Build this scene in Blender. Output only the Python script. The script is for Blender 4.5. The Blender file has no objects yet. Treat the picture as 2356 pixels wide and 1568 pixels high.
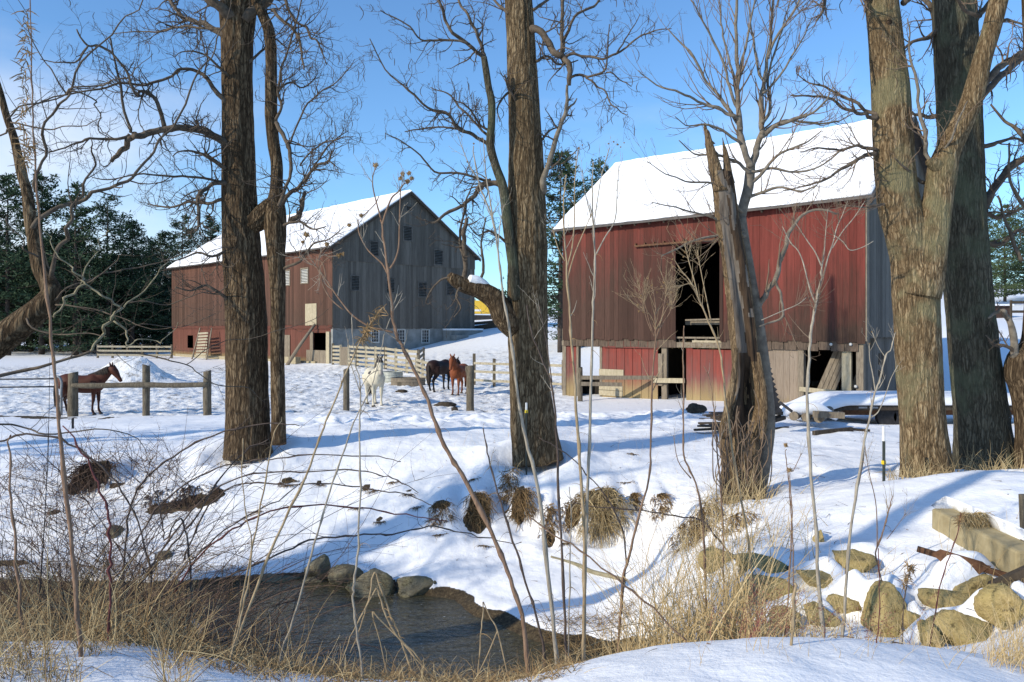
import bpy, math, random
import numpy as np
from mathutils import Vector, Matrix, noise as mnoise
from math import radians, sin, cos, pi, sqrt, atan2

SC = bpy.context.scene
COL = SC.collection
F, CX, HY, E = 1832.4, 1178.0, 755.0, 4.3      # lens, principal column, horizon row, eye height (m)
V = Vector


def P(x, y, Y):
    "point seen at photo position x,y at a distance of Y metres"
    return V(((x - CX) / F * Y, Y, E + (HY - y) / F * Y))


def lerp(a, b, t):
    return a + (b - a) * t


# ------------------------------------------------------------------ mesh builder
class MB:
    def __init__(s):
        s.v = []
        s.f = []
        s.mi = []
        s.cur = 0

    def add(s, vs, fs):
        o = len(s.v)
        s.v.extend(vs)
        for f in fs:
            s.f.append(tuple(i + o for i in f))
            s.mi.append(s.cur)

    def box(s, x0, x1, y0, y1, z0, z1, M=None):
        vs = [(x, y, z) for z in (z0, z1) for y in (y0, y1) for x in (x0, x1)]
        if M is not None:
            vs = [tuple(M @ V(v)) for v in vs]
        s.add(vs, [(0, 2, 3, 1), (4, 5, 7, 6), (0, 1, 5, 4), (1, 3, 7, 5), (3, 2, 6, 7), (2, 0, 4, 6)])

    def beam(s, a, b, w, h, up=V((0, 0, 1))):
        "rectangular bar from a to b; w across, h along up"
        a, b = V(a), V(b)
        t = (b - a)
        L = t.length
        t.normalize()
        side = t.cross(up)
        if side.length < 1e-4:
            side = t.cross(V((0, 1, 0)))
        side.normalize()
        u = side.cross(t).normalized()
        M = Matrix((side, t, u)).transposed().to_4x4()
        M.translation = a
        s.box(-w / 2, w / 2, 0, L, -h / 2, h / 2, M)

    def prism(s, poly, d, M=None):
        "poly [(x,z)] extruded along y from 0 to d"
        n = len(poly)
        vs = [(x, 0, z) for x, z in poly] + [(x, d, z) for x, z in poly]
        if M is not None:
            vs = [tuple(M @ V(v)) for v in vs]
        fs = [tuple(range(n)), tuple(range(2 * n - 1, n - 1, -1))]
        fs += [(i, i + n, (i + 1) % n + n, (i + 1) % n) for i in range(n)]
        s.add(vs, fs)

    def tube(s, pts, rad, n=5, cap=True, sq=None):
        m = len(pts)
        if m < 2:
            return
        o = len(s.v)
        T = []
        for i in range(m):
            a = pts[i + 1] if i < m - 1 else pts[i]
            b = pts[i - 1] if i > 0 else pts[i]
            t = a - b
            T.append(t.normalized() if t.length > 1e-9 else V((0, 0, 1)))
        ref = V((0, 1, 0)) if abs(T[0].y) < 0.9 else V((1, 0, 0))
        u = T[0].cross(ref).normalized()
        cs = [(cos(2 * pi * k / n), sin(2 * pi * k / n)) for k in range(n)]
        for i in range(m):
            u = (u - T[i] * u.dot(T[i]))
            u = u.normalized() if u.length > 1e-6 else T[i].orthogonal().normalized()
            w = T[i].cross(u)
            p, r = pts[i], rad[i]
            q = r if sq is None else r * sq[i]
            for c, d in cs:
                s.v.append((p.x + u.x * c * r + w.x * d * q, p.y + u.y * c * r + w.y * d * q, p.z + u.z * c * r + w.z * d * q))
        for i in range(m - 1):
            for k in range(n):
                k2 = (k + 1) % n
                a = o + i * n
                s.f.append((a + k, a + k2, a + n + k2, a + n + k))
                s.mi.append(s.cur)
        if cap and n > 2:
            s.f.append(tuple(o + k for k in range(n - 1, -1, -1)))
            s.f.append(tuple(o + (m - 1) * n + k for k in range(n)))
            s.mi += [s.cur, s.cur]

    def rings(s, rows, cap=True):
        o = len(s.v)
        n = len(rows[0])
        for r in rows:
            s.v.extend(tuple(p) for p in r)
        for i in range(len(rows) - 1):
            for k in range(n):
                k2 = (k + 1) % n
                a = o + i * n
                s.f.append((a + k, a + k2, a + n + k2, a + n + k))
                s.mi.append(s.cur)
        if cap:
            s.f.append(tuple(o + k for k in range(n - 1, -1, -1)))
            s.f.append(tuple(o + (len(rows) - 1) * n + k for k in range(n)))
            s.mi += [s.cur, s.cur]

    def build(s, name, mat=None, parent=None, origin=None, smooth=False, local=False):
        """one mesh object; vertices are world points unless local, the object sits at origin (default: lowest middle)"""
        me = bpy.data.meshes.new(name)
        vs = np.array(s.v, dtype=np.float64).reshape(-1, 3)
        if parent is not None and not local:
            vs = vs - np.array(parent.location)
        loc = None
        if parent is None:
            if origin is None:
                origin = ((vs[:, 0].min() + vs[:, 0].max()) / 2, (vs[:, 1].min() + vs[:, 1].max()) / 2, vs[:, 2].min())
            loc = V(origin)
            if not local:
                vs = vs - np.array(loc)
        me.from_pydata([tuple(v) for v in vs], [], s.f)
        ob = bpy.data.objects.new(name, me)
        COL.objects.link(ob)
        if loc is not None:
            ob.location = loc
        if parent is not None:
            ob.parent = parent
        mats = mat if isinstance(mat, (list, tuple)) else [mat]
        for m in mats:
            if m:
                me.materials.append(m)
        if len(mats) > 1:
            me.polygons.foreach_set('material_index', s.mi)
        if smooth:
            me.polygons.foreach_set('use_smooth', [True] * len(me.polygons))
        me.update()
        return ob


def tag(o, label=None, cat=None, group=None, kind=None):
    if label:
        o['label'] = label
    if cat:
        o['category'] = cat
    if group:
        o['group'] = group
    if kind:
        o['kind'] = kind
    return o


def thing(name, label, cat, loc=(0, 0, 0), rz=0.0, group=None):
    o = bpy.data.objects.new(name, None)
    COL.objects.link(o)
    o.location = loc
    o.rotation_euler = (0, 0, rz)
    o.empty_display_size = 0.2
    return tag(o, label, cat, group)


def dup(root, loc, rz=None, label=None, scale=None):
    r = root.copy()
    COL.objects.link(r)
    r.location = loc
    if rz is not None:
        r.rotation_euler = (0, 0, rz)
    if scale is not None:
        r.scale = scale
    if label:
        r['label'] = label
    for ch in list(root.children):
        c = ch.copy()
        COL.objects.link(c)
        c.parent = r
        for g in ch.children:
            d = g.copy()
            COL.objects.link(d)
            d.parent = c
    return r


def smooth_path(pts, k=4):
    "Catmull-Rom through tuples of any length"
    out = []
    n = len(pts)
    for i in range(n - 1):
        p0, p1, p2, p3 = pts[max(i - 1, 0)], pts[i], pts[i + 1], pts[min(i + 2, n - 1)]
        for j in range(k):
            t = j / k
            t2, t3 = t * t, t * t * t
            out.append(tuple(0.5 * (2 * b + (c - a) * t + (2 * a - 5 * b + 4 * c - d) * t2 + (3 * b - a - 3 * c + d) * t3)
                             for a, b, c, d in zip(p0, p1, p2, p3)))
    out.append(tuple(pts[-1]))
    return out


# ------------------------------------------------------------------ numpy noise
def _hash(ix, iy, s):
    n = (ix * 374761393 + iy * 668265263 + s * 144269504) & 0xffffffff
    n = ((n ^ (n >> 13)) * 1274126177) & 0xffffffff
    return ((n ^ (n >> 16)) & 0xffff) / 65535.0


def vnoise(x, y, s=0):
    x = np.asarray(x, float)
    y = np.asarray(y, float)
    ix = np.floor(x).astype(np.int64)
    iy = np.floor(y).astype(np.int64)
    fx = x - ix
    fy = y - iy
    fx = fx * fx * (3 - 2 * fx)
    fy = fy * fy * (3 - 2 * fy)
    a = _hash(ix, iy, s) * (1 - fx) + _hash(ix + 1, iy, s) * fx
    b = _hash(ix, iy + 1, s) * (1 - fx) + _hash(ix + 1, iy + 1, s) * fx
    return (a * (1 - fy) + b * fy) * 2 - 1


def fbm(x, y, s=0, o=4):
    r = 0
    a = 0.5
    for i in range(o):
        r = r + a * vnoise(x, y, s + i * 17)
        x = x * 2.03 + 11.3
        y = y * 2.03 - 7.1
        a *= 0.5
    return r


def sstep(a, b, x):
    t = np.clip((x - a) / (b - a), 0, 1)
    return t * t * (3 - 2 * t)


# ------------------------------------------------------------------ materials
class NT:
    def __init__(s, name):
        s.m = bpy.data.materials.new(name)
        s.m.use_nodes = True
        s.t = s.m.node_tree
        s.b = s.t.nodes['Principled BSDF']
        s.out = s.t.nodes['Material Output']

    def n(s, kind, ins=None, **kw):
        nd = s.t.nodes.new('ShaderNode' + kind)
        for k, v in kw.items():
            setattr(nd, k, v)
        for k, v in (ins or {}).items():
            s.set(nd.inputs[k], v)
        return nd

    def set(s, sock, v):
        if isinstance(v, bpy.types.NodeSocket):
            s.t.links.new(v, sock)
        elif isinstance(v, (tuple, list)) and len(v) == 3 and sock.type == 'RGBA':
            sock.default_value = (*v, 1)
        else:
            sock.default_value = v

    def noise(s, vec, scale, detail=4, rough=0.55, dist=0.0, lo=None):
        return s.n('TexNoise', {'Vector': vec, 'Scale': scale, 'Detail': detail, 'Roughness': rough, 'Distortion': dist}).outputs['Fac']

    def ramp(s, fac, *stops, interp='LINEAR'):
        r = s.n('ValToRGB', {'Fac': fac})
        r.color_ramp.interpolation = interp
        e = r.color_ramp.elements
        while len(e) < len(stops):
            e.new(0.5)
        for i, (p, c) in enumerate(stops):
            e[i].position = p
            e[i].color = (*c, 1) if isinstance(c, (tuple, list)) else (c, c, c, 1)
        return r.outputs['Color']

    def mix(s, fac, a, b, mode='MIX'):
        r = s.n('Mix', data_type='RGBA', blend_type=mode)
        s.set(r.inputs['Factor'], fac)
        s.set(r.inputs[6], a)
        s.set(r.inputs[7], b)
        return r.outputs[2]

    def math(s, op, a, b=0.0, c=None, clamp=False):
        r = s.n('Math', operation=op, use_clamp=clamp)
        s.set(r.inputs[0], a)
        s.set(r.inputs[1], b)
        if c is not None:
            s.set(r.inputs[2], c)
        return r.outputs[0]

    def obj(s):
        return s.n('TexCoord').outputs['Object']

    def mapping(s, vec, scale=(1, 1, 1), loc=(0, 0, 0), rot=(0, 0, 0)):
        return s.n('Mapping', {'Vector': vec, 'Scale': scale, 'Location': loc, 'Rotation': rot}).outputs[0]

    def xyz(s, vec):
        return s.n('SeparateXYZ', {0: vec}).outputs

    def attr(s, name):
        return s.n('Attribute', attribute_name=name).outputs['Fac']

    def bump(s, h, strength=0.5, dist=0.05, normal=None):
        ins = {'Height': h, 'Strength': strength, 'Distance': dist}
        if normal is not None:
            ins['Normal'] = normal
        return s.n('Bump', ins).outputs[0]

    def done(s, col, rough=0.8, normal=None, spec=0.3, **kw):
        s.set(s.b.inputs['Base Color'], col)
        s.set(s.b.inputs['Roughness'], rough)
        s.set(s.b.inputs['Specular IOR Level'], spec)
        if normal is not None:
            s.set(s.b.inputs['Normal'], normal)
        for k, v in kw.items():
            s.set(s.b.inputs[k], v)
        return s.m


MAT = {}


def mat_plain(name, a, b, scale=6, rough=0.8, bump=0.3, stretch=(1, 1, 1), dist=0.02, spec=0.25, metal=0.0):
    "two-tone mottled surface"
    t = NT(name)
    v = t.mapping(t.obj(), stretch)
    n1 = t.noise(v, scale, 6, 0.6)
    col = t.ramp(n1, (0.3, a), (0.7, b))
    MAT[name] = t.done(col, rough, t.bump(t.noise(v, scale * 2.5, 5), bump, dist), spec, Metallic=metal)
    return MAT[name]


def mat_bark(name, dark, mid, light, scale=1.0, lichen=None, bump=0.9):
    "furrowed bark: interlacing vertical ridges"
    t = NT(name)
    o = t.obj()
    warp = t.n('TexNoise', {'Vector': t.mapping(o, (1, 1, 0.7)), 'Scale': 2.6 * scale, 'Detail': 4}).outputs['Color']
    v = t.n('VectorMath', {0: o, 1: t.n('VectorMath', {0: warp, 1: (0.13, 0.13, 0.1)}, operation='MULTIPLY').outputs[0]}, operation='ADD').outputs[0]
    n1 = t.noise(t.mapping(v, (15 * scale, 15 * scale, 1.15 * scale)), 1.0, 3, 0.5)
    n2 = t.noise(t.mapping(v, (27 * scale, 27 * scale, 2.6 * scale)), 1.0, 3, 0.55)
    fine = t.noise(t.mapping(v, (60 * scale, 60 * scale, 14 * scale)), 1.0, 6, 0.7)
    big = t.noise(t.mapping(o, (1.2, 1.2, 0.6)), 1.3, 5, 0.6)
    r1 = t.math('ABSOLUTE', t.math('SUBTRACT', n1, 0.5))
    r2 = t.math('ABSOLUTE', t.math('SUBTRACT', n2, 0.5))
    h = t.math('ADD', t.math('MULTIPLY', t.math('MINIMUM', r1, 0.12), 4.2), t.math('MULTIPLY', t.math('MINIMUM', r2, 0.12), 2.4))
    cr = t.n('TexVoronoi', {'Vector': t.mapping(v, (12 * scale, 12 * scale, 3.4 * scale)), 'Scale': 1.0, 'Randomness': 1.0}, feature='DISTANCE_TO_EDGE').outputs['Distance']
    h = t.math('MULTIPLY', h, t.math('ADD', 0.45, t.math('MULTIPLY', t.math('MINIMUM', cr, 0.16), 3.6)))
    h = t.math('ADD', h, t.math('MULTIPLY', fine, 0.46))
    col = t.ramp(h, (0.22, dark), (0.58, mid), (0.98, light))
    col = t.mix(t.ramp(big, (0.4, 0.0), (0.7, 0.55)), col, tuple(c * 0.55 for c in mid))
    if lichen:
        z = t.noise(o, 1.1, 5, 0.6)
        col = t.mix(t.ramp(z, (0.5, 0.0), (0.62, 0.6)), col, lichen)
    MAT[name] = t.done(col, 0.95, t.bump(h, bump, 0.035), 0.1)
    return MAT[name]
# ------------------------------------------------------------------ terrain
ctrl = []


def cp(x, y, Y):
    ctrl.append(tuple(P(x, y, Y)))


def cw(X, Y, z):
    ctrl.append((X, Y, E + z))


for X in (-6, -3, 0, 3, 6):
    cw(X, -6, -1.55)
    cw(X, 0.5, -1.6)
    cw(X * 0.7, 2.4, -1.66)
# near bank crest
for x, y, Y in [(-500, 1440, 4.4), (0, 1475, 4.3), (250, 1478, 4.3), (430, 1490, 4.4), (560, 1548, 4.4), (800, 1556, 4.4), (1100, 1574, 4.4), (1230, 1562, 4.3),
                (1430, 1490, 4.4), (1700, 1466, 4.5), (1900, 1459, 4.5), (2150, 1483, 4.4), (2355, 1530, 4.3), (2800, 1500, 4.6)]:
    cp(x, y, Y)
for x, Y, z in [(-400, 6.2, -2.75), (0, 6.2, -2.75), (300, 6.2, -2.75), (600, 6.2, -2.95), (900, 6.2, -3.0), (1200, 6.2, -3.0), (1450, 6.0, -2.75), (1700, 6.0, -2.6), (2000, 5.9, -2.5), (2355, 5.9, -2.35), (2800, 6, -2.2)]:
    cw((x - CX) / F * Y, Y, z)
for x, z in ((-300, -3.35), (100, -3.35), (400, -3.5), (560, -4.2), (900, -4.25), (1250, -4.25)):
    cw((x - CX) / F * 9, 9, z)
for x, Y, z in ((-300, 11.3, -3.95), (100, 11.3, -3.95), (380, 11.0, -4.0)):
    cw((x - CX) / F * Y, Y, z)
for x in (1450, 1520):
    cw((x - CX) / F * 7.6, 7.6, -3.6)
# bottom of the far bank and the bench
for x, y, Y in [(-300, 1300, 14), (0, 1325, 13.6), (250, 1320, 13.7), (480, 1328, 13.6), (720, 1300, 13.9), (900, 1315, 13.6), (1050, 1340, 12.9), (1250, 1400, 11.8), (1420, 1462, 10.8)]:
    cp(x, y, Y)
for x, y, Y in [(-300, 1200, 15.4), (0, 1250, 14.7), (250, 1250, 14.7), (450, 1230, 14.9), (680, 1240, 14.8), (900, 1262, 14.5), (1100, 1275, 13.9), (1300, 1290, 13.3), (1450, 1350, 12), (1500, 1300, 12.8),
                (0, 1150, 16.2), (250, 1140, 16.3), (450, 1130, 16.4), (680, 1120, 16.4), (900, 1110, 16.2), (1100, 1120, 15.8), (1300, 1110, 15.5), (1500, 1120, 14.9), (1200, 1205, 14.9), (1400, 1210, 14.3), (1530, 1225, 13.4),
                (-300, 1040, 18.5), (0, 1050, 18.4), (250, 1045, 18.5), (570, 1034, 18), (700, 1028, 18.2), (900, 1012, 18.7), (1100, 1022, 18), (1237, 1052, 16.8), (1400, 1035, 17.4), (1550, 1045, 17),
                (-300, 1000, 22), (100, 998, 22), (400, 992, 22), (700, 985, 22), (900, 978, 22), (1100, 985, 22), (1350, 985, 22), (1550, 985, 21),
                (100, 968, 26.5), (400, 965, 26.5), (700, 962, 26.5), (900, 958, 26.5), (1150, 958, 26.5), (1400, 950, 27), (1600, 945, 27)]:
    cp(x, y, Y)
# snag, right bank and rubble mound
for x, y, Y in [(1705, 1145, 13.1), (1620, 1190, 12.6), (1600, 1240, 12.0), (1700, 1195, 12), (1640, 1262, 10.4), (1560, 1345, 10.4), (1850, 1205, 10.2), (2050, 1135, 10.6), (2200, 1102, 10.6), (2355, 1086, 10.6), (2700, 1080, 10.6),
                (1900, 1262, 9.3), (2100, 1205, 9.5), (2300, 1160, 9.4), (1750, 1300, 8.9), (1950, 1340, 8.2), (2150, 1325, 8.2), (2350, 1300, 7.9), (2700, 1290, 8),
                (1660, 1340, 8.6), (1800, 1425, 7.7), (2000, 1455, 7.3), (2200, 1458, 7.1), (2350, 1420, 6.9), (1640, 1440, 8.2),
                (1700, 1110, 14.5), (1830, 1135, 13), (2000, 1112, 13.2), (2135, 1112, 13.9), (2270, 1085, 15.2), (2500, 1070, 15), (1900, 1052, 16), (2100, 1050, 16.2), (1800, 1000, 19), (2000, 990, 19.5), (2200, 992, 19.5), (2500, 990, 19.5),
                (1700, 985, 21), (1850, 972, 22), (2050, 978, 22.5), (2300, 975, 22.5), (1990, 935, 27.5), (2150, 935, 28), (1750, 928, 30.5), (2300, 930, 30)]:
    cp(x, y, Y)
for X, Y, z in [(-20, 30, -3.1), (-12, 30, -3.13), (-6, 30, -3.13), (-1, 30, -3.13), (3, 31, -3.1), (-26, 40, -3.2), (-15, 40, -3.2), (-5, 40, -3.2), (0, 40, -3.2), (4, 37, -3.1), (2.3, 37.8, -3.2), (-40, 55, -3.2), (-25, 55, -3.2), (-12, 55, -3.2), (-6, 50, -3.2), (-1, 45, -3.1),
                (-60, 75, -3.2), (-38, 75, -3.2), (-25, 75, -3.2), (-16, 66, -3.2), (-60, 95, -3.1), (-38, 95, -3.0), (-90, 130, -2.5), (-40, 130, -2.0), (-39, 92, -3.15), (-27, 80, -3.2)]:
    cw(X, Y, z)
# snow ramp behind the paddock, ground round the barns, hill behind
for X, Y, z in [(-13, 68.5, -2.7), (-10, 72, -2.2), (-7, 75.5, -1.4), (-3.5, 79.5, -0.35), (-1, 84, 0.4), (2, 90, 0.5), (-1, 66, -1.9), (2, 70, -1.0), (4, 76, -0.2), (5, 60, -1.9), (3, 52, -2.4), (6.5, 50, -2.2), (9, 58, -1.2), (14, 60, -0.3), (20, 60, 0.1),
                (8, 42, -2.9), (12, 38, -2.7), (18.6, 35, -2.6), (14, 45, -2.3), (20, 42, -1.9), (26, 42, -1.0), (22, 37, -2.4), (28, 48, 0.15), (34, 52, 0.3), (30, 60, 0.4), (40, 90, 3.5), (55, 95, 4.0), (60, 130, 8), (10, 110, 1.5), (-20, 110, 0), (20, 140, 4), (0, 180, 3), (80, 180, 9), (-80, 190, 0),
                (26, 30, -2.6), (34, 34, -2.0), (45, 45, 0)]:
    cw(X, Y, z)
ctrl_a = np.array(ctrl)
_c = 0.5


def _phi(r2):
    return np.sqrt(r2 + _c * _c)


def _warp(x, y):
    # distances shrink with depth so near detail stays sharp
    k = np.log1p(np.maximum(y + 4.0, 0.0) / 6.0)
    return x / (1.0 + np.maximum(y, 0) / 14.0), k * 7.0


_wx, _wy = _warp(ctrl_a[:, 0], ctrl_a[:, 1])
_n = len(ctrl_a)
_A = np.zeros((_n + 3, _n + 3))
_A[:_n, :_n] = _phi((_wx[:, None] - _wx) ** 2 + (_wy[:, None] - _wy) ** 2) - 1e-3 * 0 * np.eye(_n)
_A[:_n, _n] = 1
_A[:_n, _n + 1] = _wx
_A[:_n, _n + 2] = _wy
_A[_n:, :_n] = _A[:_n, _n:].T
_b = np.zeros(_n + 3)
_b[:_n] = ctrl_a[:, 2]
_A[:_n, :_n] -= 0.04 * np.eye(_n)
_w = np.linalg.solve(_A, _b)


def base_z(x, y):
    wx, wy = _warp(x, y)
    wx = np.clip(wx, -22, 22)
    out = np.empty(wx.shape)
    for i in range(0, wx.size, 40000):
        a, b = wx[i:i + 40000], wy[i:i + 40000]
        out[i:i + 40000] = _phi((a[:, None] - _wx) ** 2 + (b[:, None] - _wy) ** 2) @ _w[:_n] + _w[_n] + _w[_n + 1] * a + _w[_n + 2] * b
    return out


WATER = E - 4.3
stream = [P(x, y, (4.3) * F / (y - HY)) for x, y in
          [(-420, 1352), (-150, 1350), (60, 1352), (250, 1356), (420, 1352), (520, 1345), (620, 1338), (700, 1334), (780, 1340), (860, 1352), (940, 1362), (1020, 1385), (1090, 1424), (1150, 1456), (1230, 1484), (1320, 1500), (1420, 1520),
           (1500, 1580), (1500, 1680), (1300, 1690), (1000, 1640), (800, 1625), (560, 1600), (505, 1545), (492, 1480), (478, 1430), (430, 1402), (300, 1392), (100, 1388), (-200, 1390), (-420, 1388)]]
_sp = np.array([(p.x, p.y) for p in stream])


def stream_d(x, y):
    "signed distance to the waterline, negative in the water"
    d = np.full(x.shape, 1e9)
    ins = np.zeros(x.shape, bool)
    for i in range(len(_sp)):
        a, b = _sp[i], _sp[(i + 1) % len(_sp)]
        e = b - a
        t = np.clip(((x - a[0]) * e[0] + (y - a[1]) * e[1]) / (e @ e), 0, 1)
        d = np.minimum(d, np.hypot(x - a[0] - t * e[0], y - a[1] - t * e[1]))
        c = ((a[1] > y) != (b[1] > y)) & (x < (b[0] - a[0]) * (y - a[1]) / (b[1] - a[1] + 1e-12) + a[0])
        ins ^= c
    return np.where(ins, -d, d)


WELLS = [((570 - CX) / F * 18, 18, .58), ((1235 - CX) / F * 16.8, 16.8, .56), ((2133 - CX) / F * 13.9, 13.9, .47), ((2270 - CX) / F * 15.2, 15.2, .56), ((1705 - CX) / F * 13.1, 13.1, .4)]     # melt wells round the trunks
SHELF = []     # snow ledges lying on the backs of the rubble stones


def ground(x, y, full=False):
    x = np.atleast_1d(np.asarray(x, float))
    y = np.atleast_1d(np.asarray(y, float))
    z = base_z(x, y)
    far = sstep(150, 320, y)
    z = z * (1 - far) + (E + 5) * far + far * 6 * fbm(x / 90, y / 90, 5, 3)
    u = (x / np.maximum(y, 1)) * F + CX
    # soft drift relief
    z = z + 0.10 * fbm(x / 1.7, y / 1.7, 1, 3) * sstep(6, 10, y) * (1 - sstep(26, 30, y)) + (0.05 * fbm(x / 0.6, y / 0.6, 2, 4) + 0.05 * np.maximum(fbm(x / 1.1, y / 1.1, 6, 3) - 0.05, 0) * sstep(12, 14, y)) * sstep(5, 9, y) * (1 - sstep(20, 28, y))
    z = z + 0.02 * fbm(x / 0.3, y / 0.3, 3, 3) * sstep(2.5, 3.2, y) * (1 - sstep(5, 7, y)) + 0.035 * fbm(x / 1.1, y / 0.9, 4, 3) * sstep(2.5, 3.5, y) * (1 - sstep(5, 7, y))
    # ploughed-up lumps in front of the paddock
    lump = sstep(20.5, 22.5, y) * (1 - sstep(25.5, 28.5, y)) * sstep(560, 700, u) * (1 - sstep(1560, 1700, u))
    z = z + lump * (0.24 * np.maximum(fbm(x / 0.9, y / 0.7, 31, 3) + 0.12, 0) + 0.10 * fbm(x / 0.35, y / 0.35, 32, 3))
    # trodden paddock
    lim = 31.0 + 4 * sstep(1250, 1500, u)
    tr = sstep(27.6, 29.5, y) * (1 - sstep(62, 72, y)) * (1 - sstep(1180, 1420, u))
    tr = tr * (1 - 0.75 * sstep(2, 5, x) * sstep(40, 44, y))
    ln = fbm(x / 0.42, y / 0.5, 41, 4)
    z = z + tr * (0.115 * ln + 0.05 * fbm(x / 1.6, y / 1.6, 44, 2) - 0.05 * sstep(0.1, 0.32, fbm(x / 0.33, y / 0.4, 46, 2)))
    # snow heap
    hx, hy = (300 - CX) / F * 47, 47.0
    z = z + 1.5 * np.exp(-(((x - hx) / 2.0) ** 2 + ((y - hy) / 1.6) ** 2) ** 1.2) * (1 + 0.2 * fbm(x / 0.9, y / 0.9, 51, 3))
    # ridge of small mounds by the near bank and tracks on the bench
    z = z + 0.05 * np.maximum(fbm(x / 0.28, y / 0.28, 61, 2), 0) * sstep(12.4, 13.2, y) * (1 - sstep(14.6, 15.2, y)) * sstep(600, 800, u)
    for (sx, sy, rx, ry, h) in SHELF:
        v = (y - (sy - 0.25 * ry)) / (0.9 * ry)
        z = z + h * np.exp(-((x - sx) / (1.25 * rx)) ** 4) * sstep(0, 1, v) * np.exp(-np.maximum(v - 1, 0) * 0.5)
        z = z - 0.55 * h * np.exp(-((x - sx) / rx) ** 2) * np.exp(-((y - sy + 1.0 * ry) / (0.8 * ry)) ** 2)
    for (tx, ty, tr_) in WELLS:
        q = np.hypot(x - tx, y - ty) / tr_
        z = z - 0.16 * np.exp(-(q / 1.35) ** 4) + 0.10 * np.exp(-((q - 1.9) / 0.55) ** 2) * (1 + fbm(x / 0.5, y / 0.5, 81, 2))
    d = stream_d(x, y)
    d = d + 0.16 * fbm(x / 0.55, y / 0.55, 73, 4) * (np.abs(d) < 1.5)
    hgt = z - WATER
    lip = sstep(0.04, 0.27, d)
    gravel = sstep(960, 1040, u) * (1 - sstep(1500, 1560, u)) * (y > 9.8)
    lip = np.where(gravel > 0.5, lerp(lip, sstep(0.12, 0.48, d), gravel), lip)
    zb = WATER - 0.4 * sstep(0, 0.7, -d) + 0.06 * sstep(0, 0.3, d) - 0.03
    z2 = lerp(zb, np.maximum(z, WATER + 0.16), lip)
    if not full:
        return z2
    bare = (1 - sstep(0.35, 0.75, lip)) * (d < 1.2)
    # earth showing through on cut bank faces, and dark rubble gaps painted in
    for (px, py, Y, rx, ry) in BARE_AND_GAPS:
        c = P(px, py, Y)
        q = np.sqrt(((x - c.x) / rx) ** 2 + ((y - c.y) / ry) ** 2) + 0.6 * fbm(x / 0.2, y / 0.2, int(px) % 50, 4) + 0.75 * fbm(x / 0.5, y / 0.5, int(px) % 40 + 3, 2)
        bare = np.maximum(bare, 1 - sstep(0.7, 1.0, q))
    # matted dead grass and mud on the near left bank
    nb = sstep(4.5, 5.6, y) * (y < 13) * (1 - sstep(430, 540, u)) * sstep(-0.1, 0.12, fbm(x / 0.7, y / 0.7, 91, 4) + 0.10)
    bare = np.maximum(bare, nb)
    return z2, bare, tr


BARE_AND_GAPS = [(1100, 1182, 15.0, .32, .3), (1015, 1188, 15.1, .22, .14), (1190, 1160, 15.2, .22, .4), (1316, 1190, 14.5, .2, .2), (1463, 1165, 14.6, .14, .2), (1520, 1172, 14.3, .2, .16), (1264, 1222, 14.2, .12, .2),
        (940, 1137, 15.9, .07, .06), (845, 1128, 16.2, .07, .1), (735, 1104, 16.6, .07, .1), (660, 1112, 16.6, .12, .1), (400, 1166, 15.9, .5, .14), (455, 1160, 16.0, .34, .12), (345, 1172, 15.8, .2, .1), (500, 1150, 16.1, .16, .08), (215, 1100, 17, .34, .26), (170, 1118, 16.8, .2, .16), (262, 1112, 16.8, .18, .12), (120, 1185, 15.8, .16, .12), (320, 1120, 16.6, .12, .1), (264, 1230, 15.0, .14, .12), (20, 1290, 14, .3, .2), (874, 1190, 15.2, .07, .08),
        (1380, 1180, 14.5, .25, .3), (1775, 1356, 8.6, .34, .14), (2300, 1425, 7.4, .3, .28), (2262, 1272, 8.25, .26, .2), (60, 967, 27.5, 3.2, .5)]  # rubble entries put the shade of gaps and block hollow into the colour


GRID = {}


def gz(x, y):
    if not GRID:
        return float(ground(x, y)[0])
    import bisect
    r, u, Z = GRID['r'], GRID['u'], GRID['Z']
    i = min(max(bisect.bisect_right(r, y) - 1, 0), len(r) - 2)
    q = x / (max(y, 0) + 5.0)
    j = min(max(bisect.bisect_right(u, q) - 1, 0), len(u) - 2)
    a, b = (y - r[i]) / (r[i + 1] - r[i]), (q - u[j]) / (u[j + 1] - u[j])
    return float((Z[i, j] * (1 - b) + Z[i, j + 1] * b) * (1 - a) + (Z[i + 1, j] * (1 - b) + Z[i + 1, j + 1] * b) * a)


def hit(x, y, Ymin=3.0, Ymax=100.0):
    "where the line of sight through photo position x,y meets the snow"
    Ys = np.exp(np.linspace(math.log(Ymin), math.log(Ymax), 500))
    X = (x - CX) / F * Ys
    Z = E + (HY - y) / F * Ys
    g = ground(X, Ys)
    k = np.argmax(Z <= g)
    if k == 0:
        return V((X[-1], Ys[-1], g[-1]))
    a = Ys[k - 1]
    b = Ys[k]
    for _ in range(12):
        m = (a + b) / 2
        if E + (HY - y) / F * m <= gz((x - CX) / F * m, m):
            b = m
        else:
            a = m
    return V(((x - CX) / F * b, b, gz((x - CX) / F * b, b)))


def on_ground(x, Y):
    "the snow surface at photo column x and distance Y"
    X = (x - CX) / F * Y
    return V((X, Y, gz(X, Y)))


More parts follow.
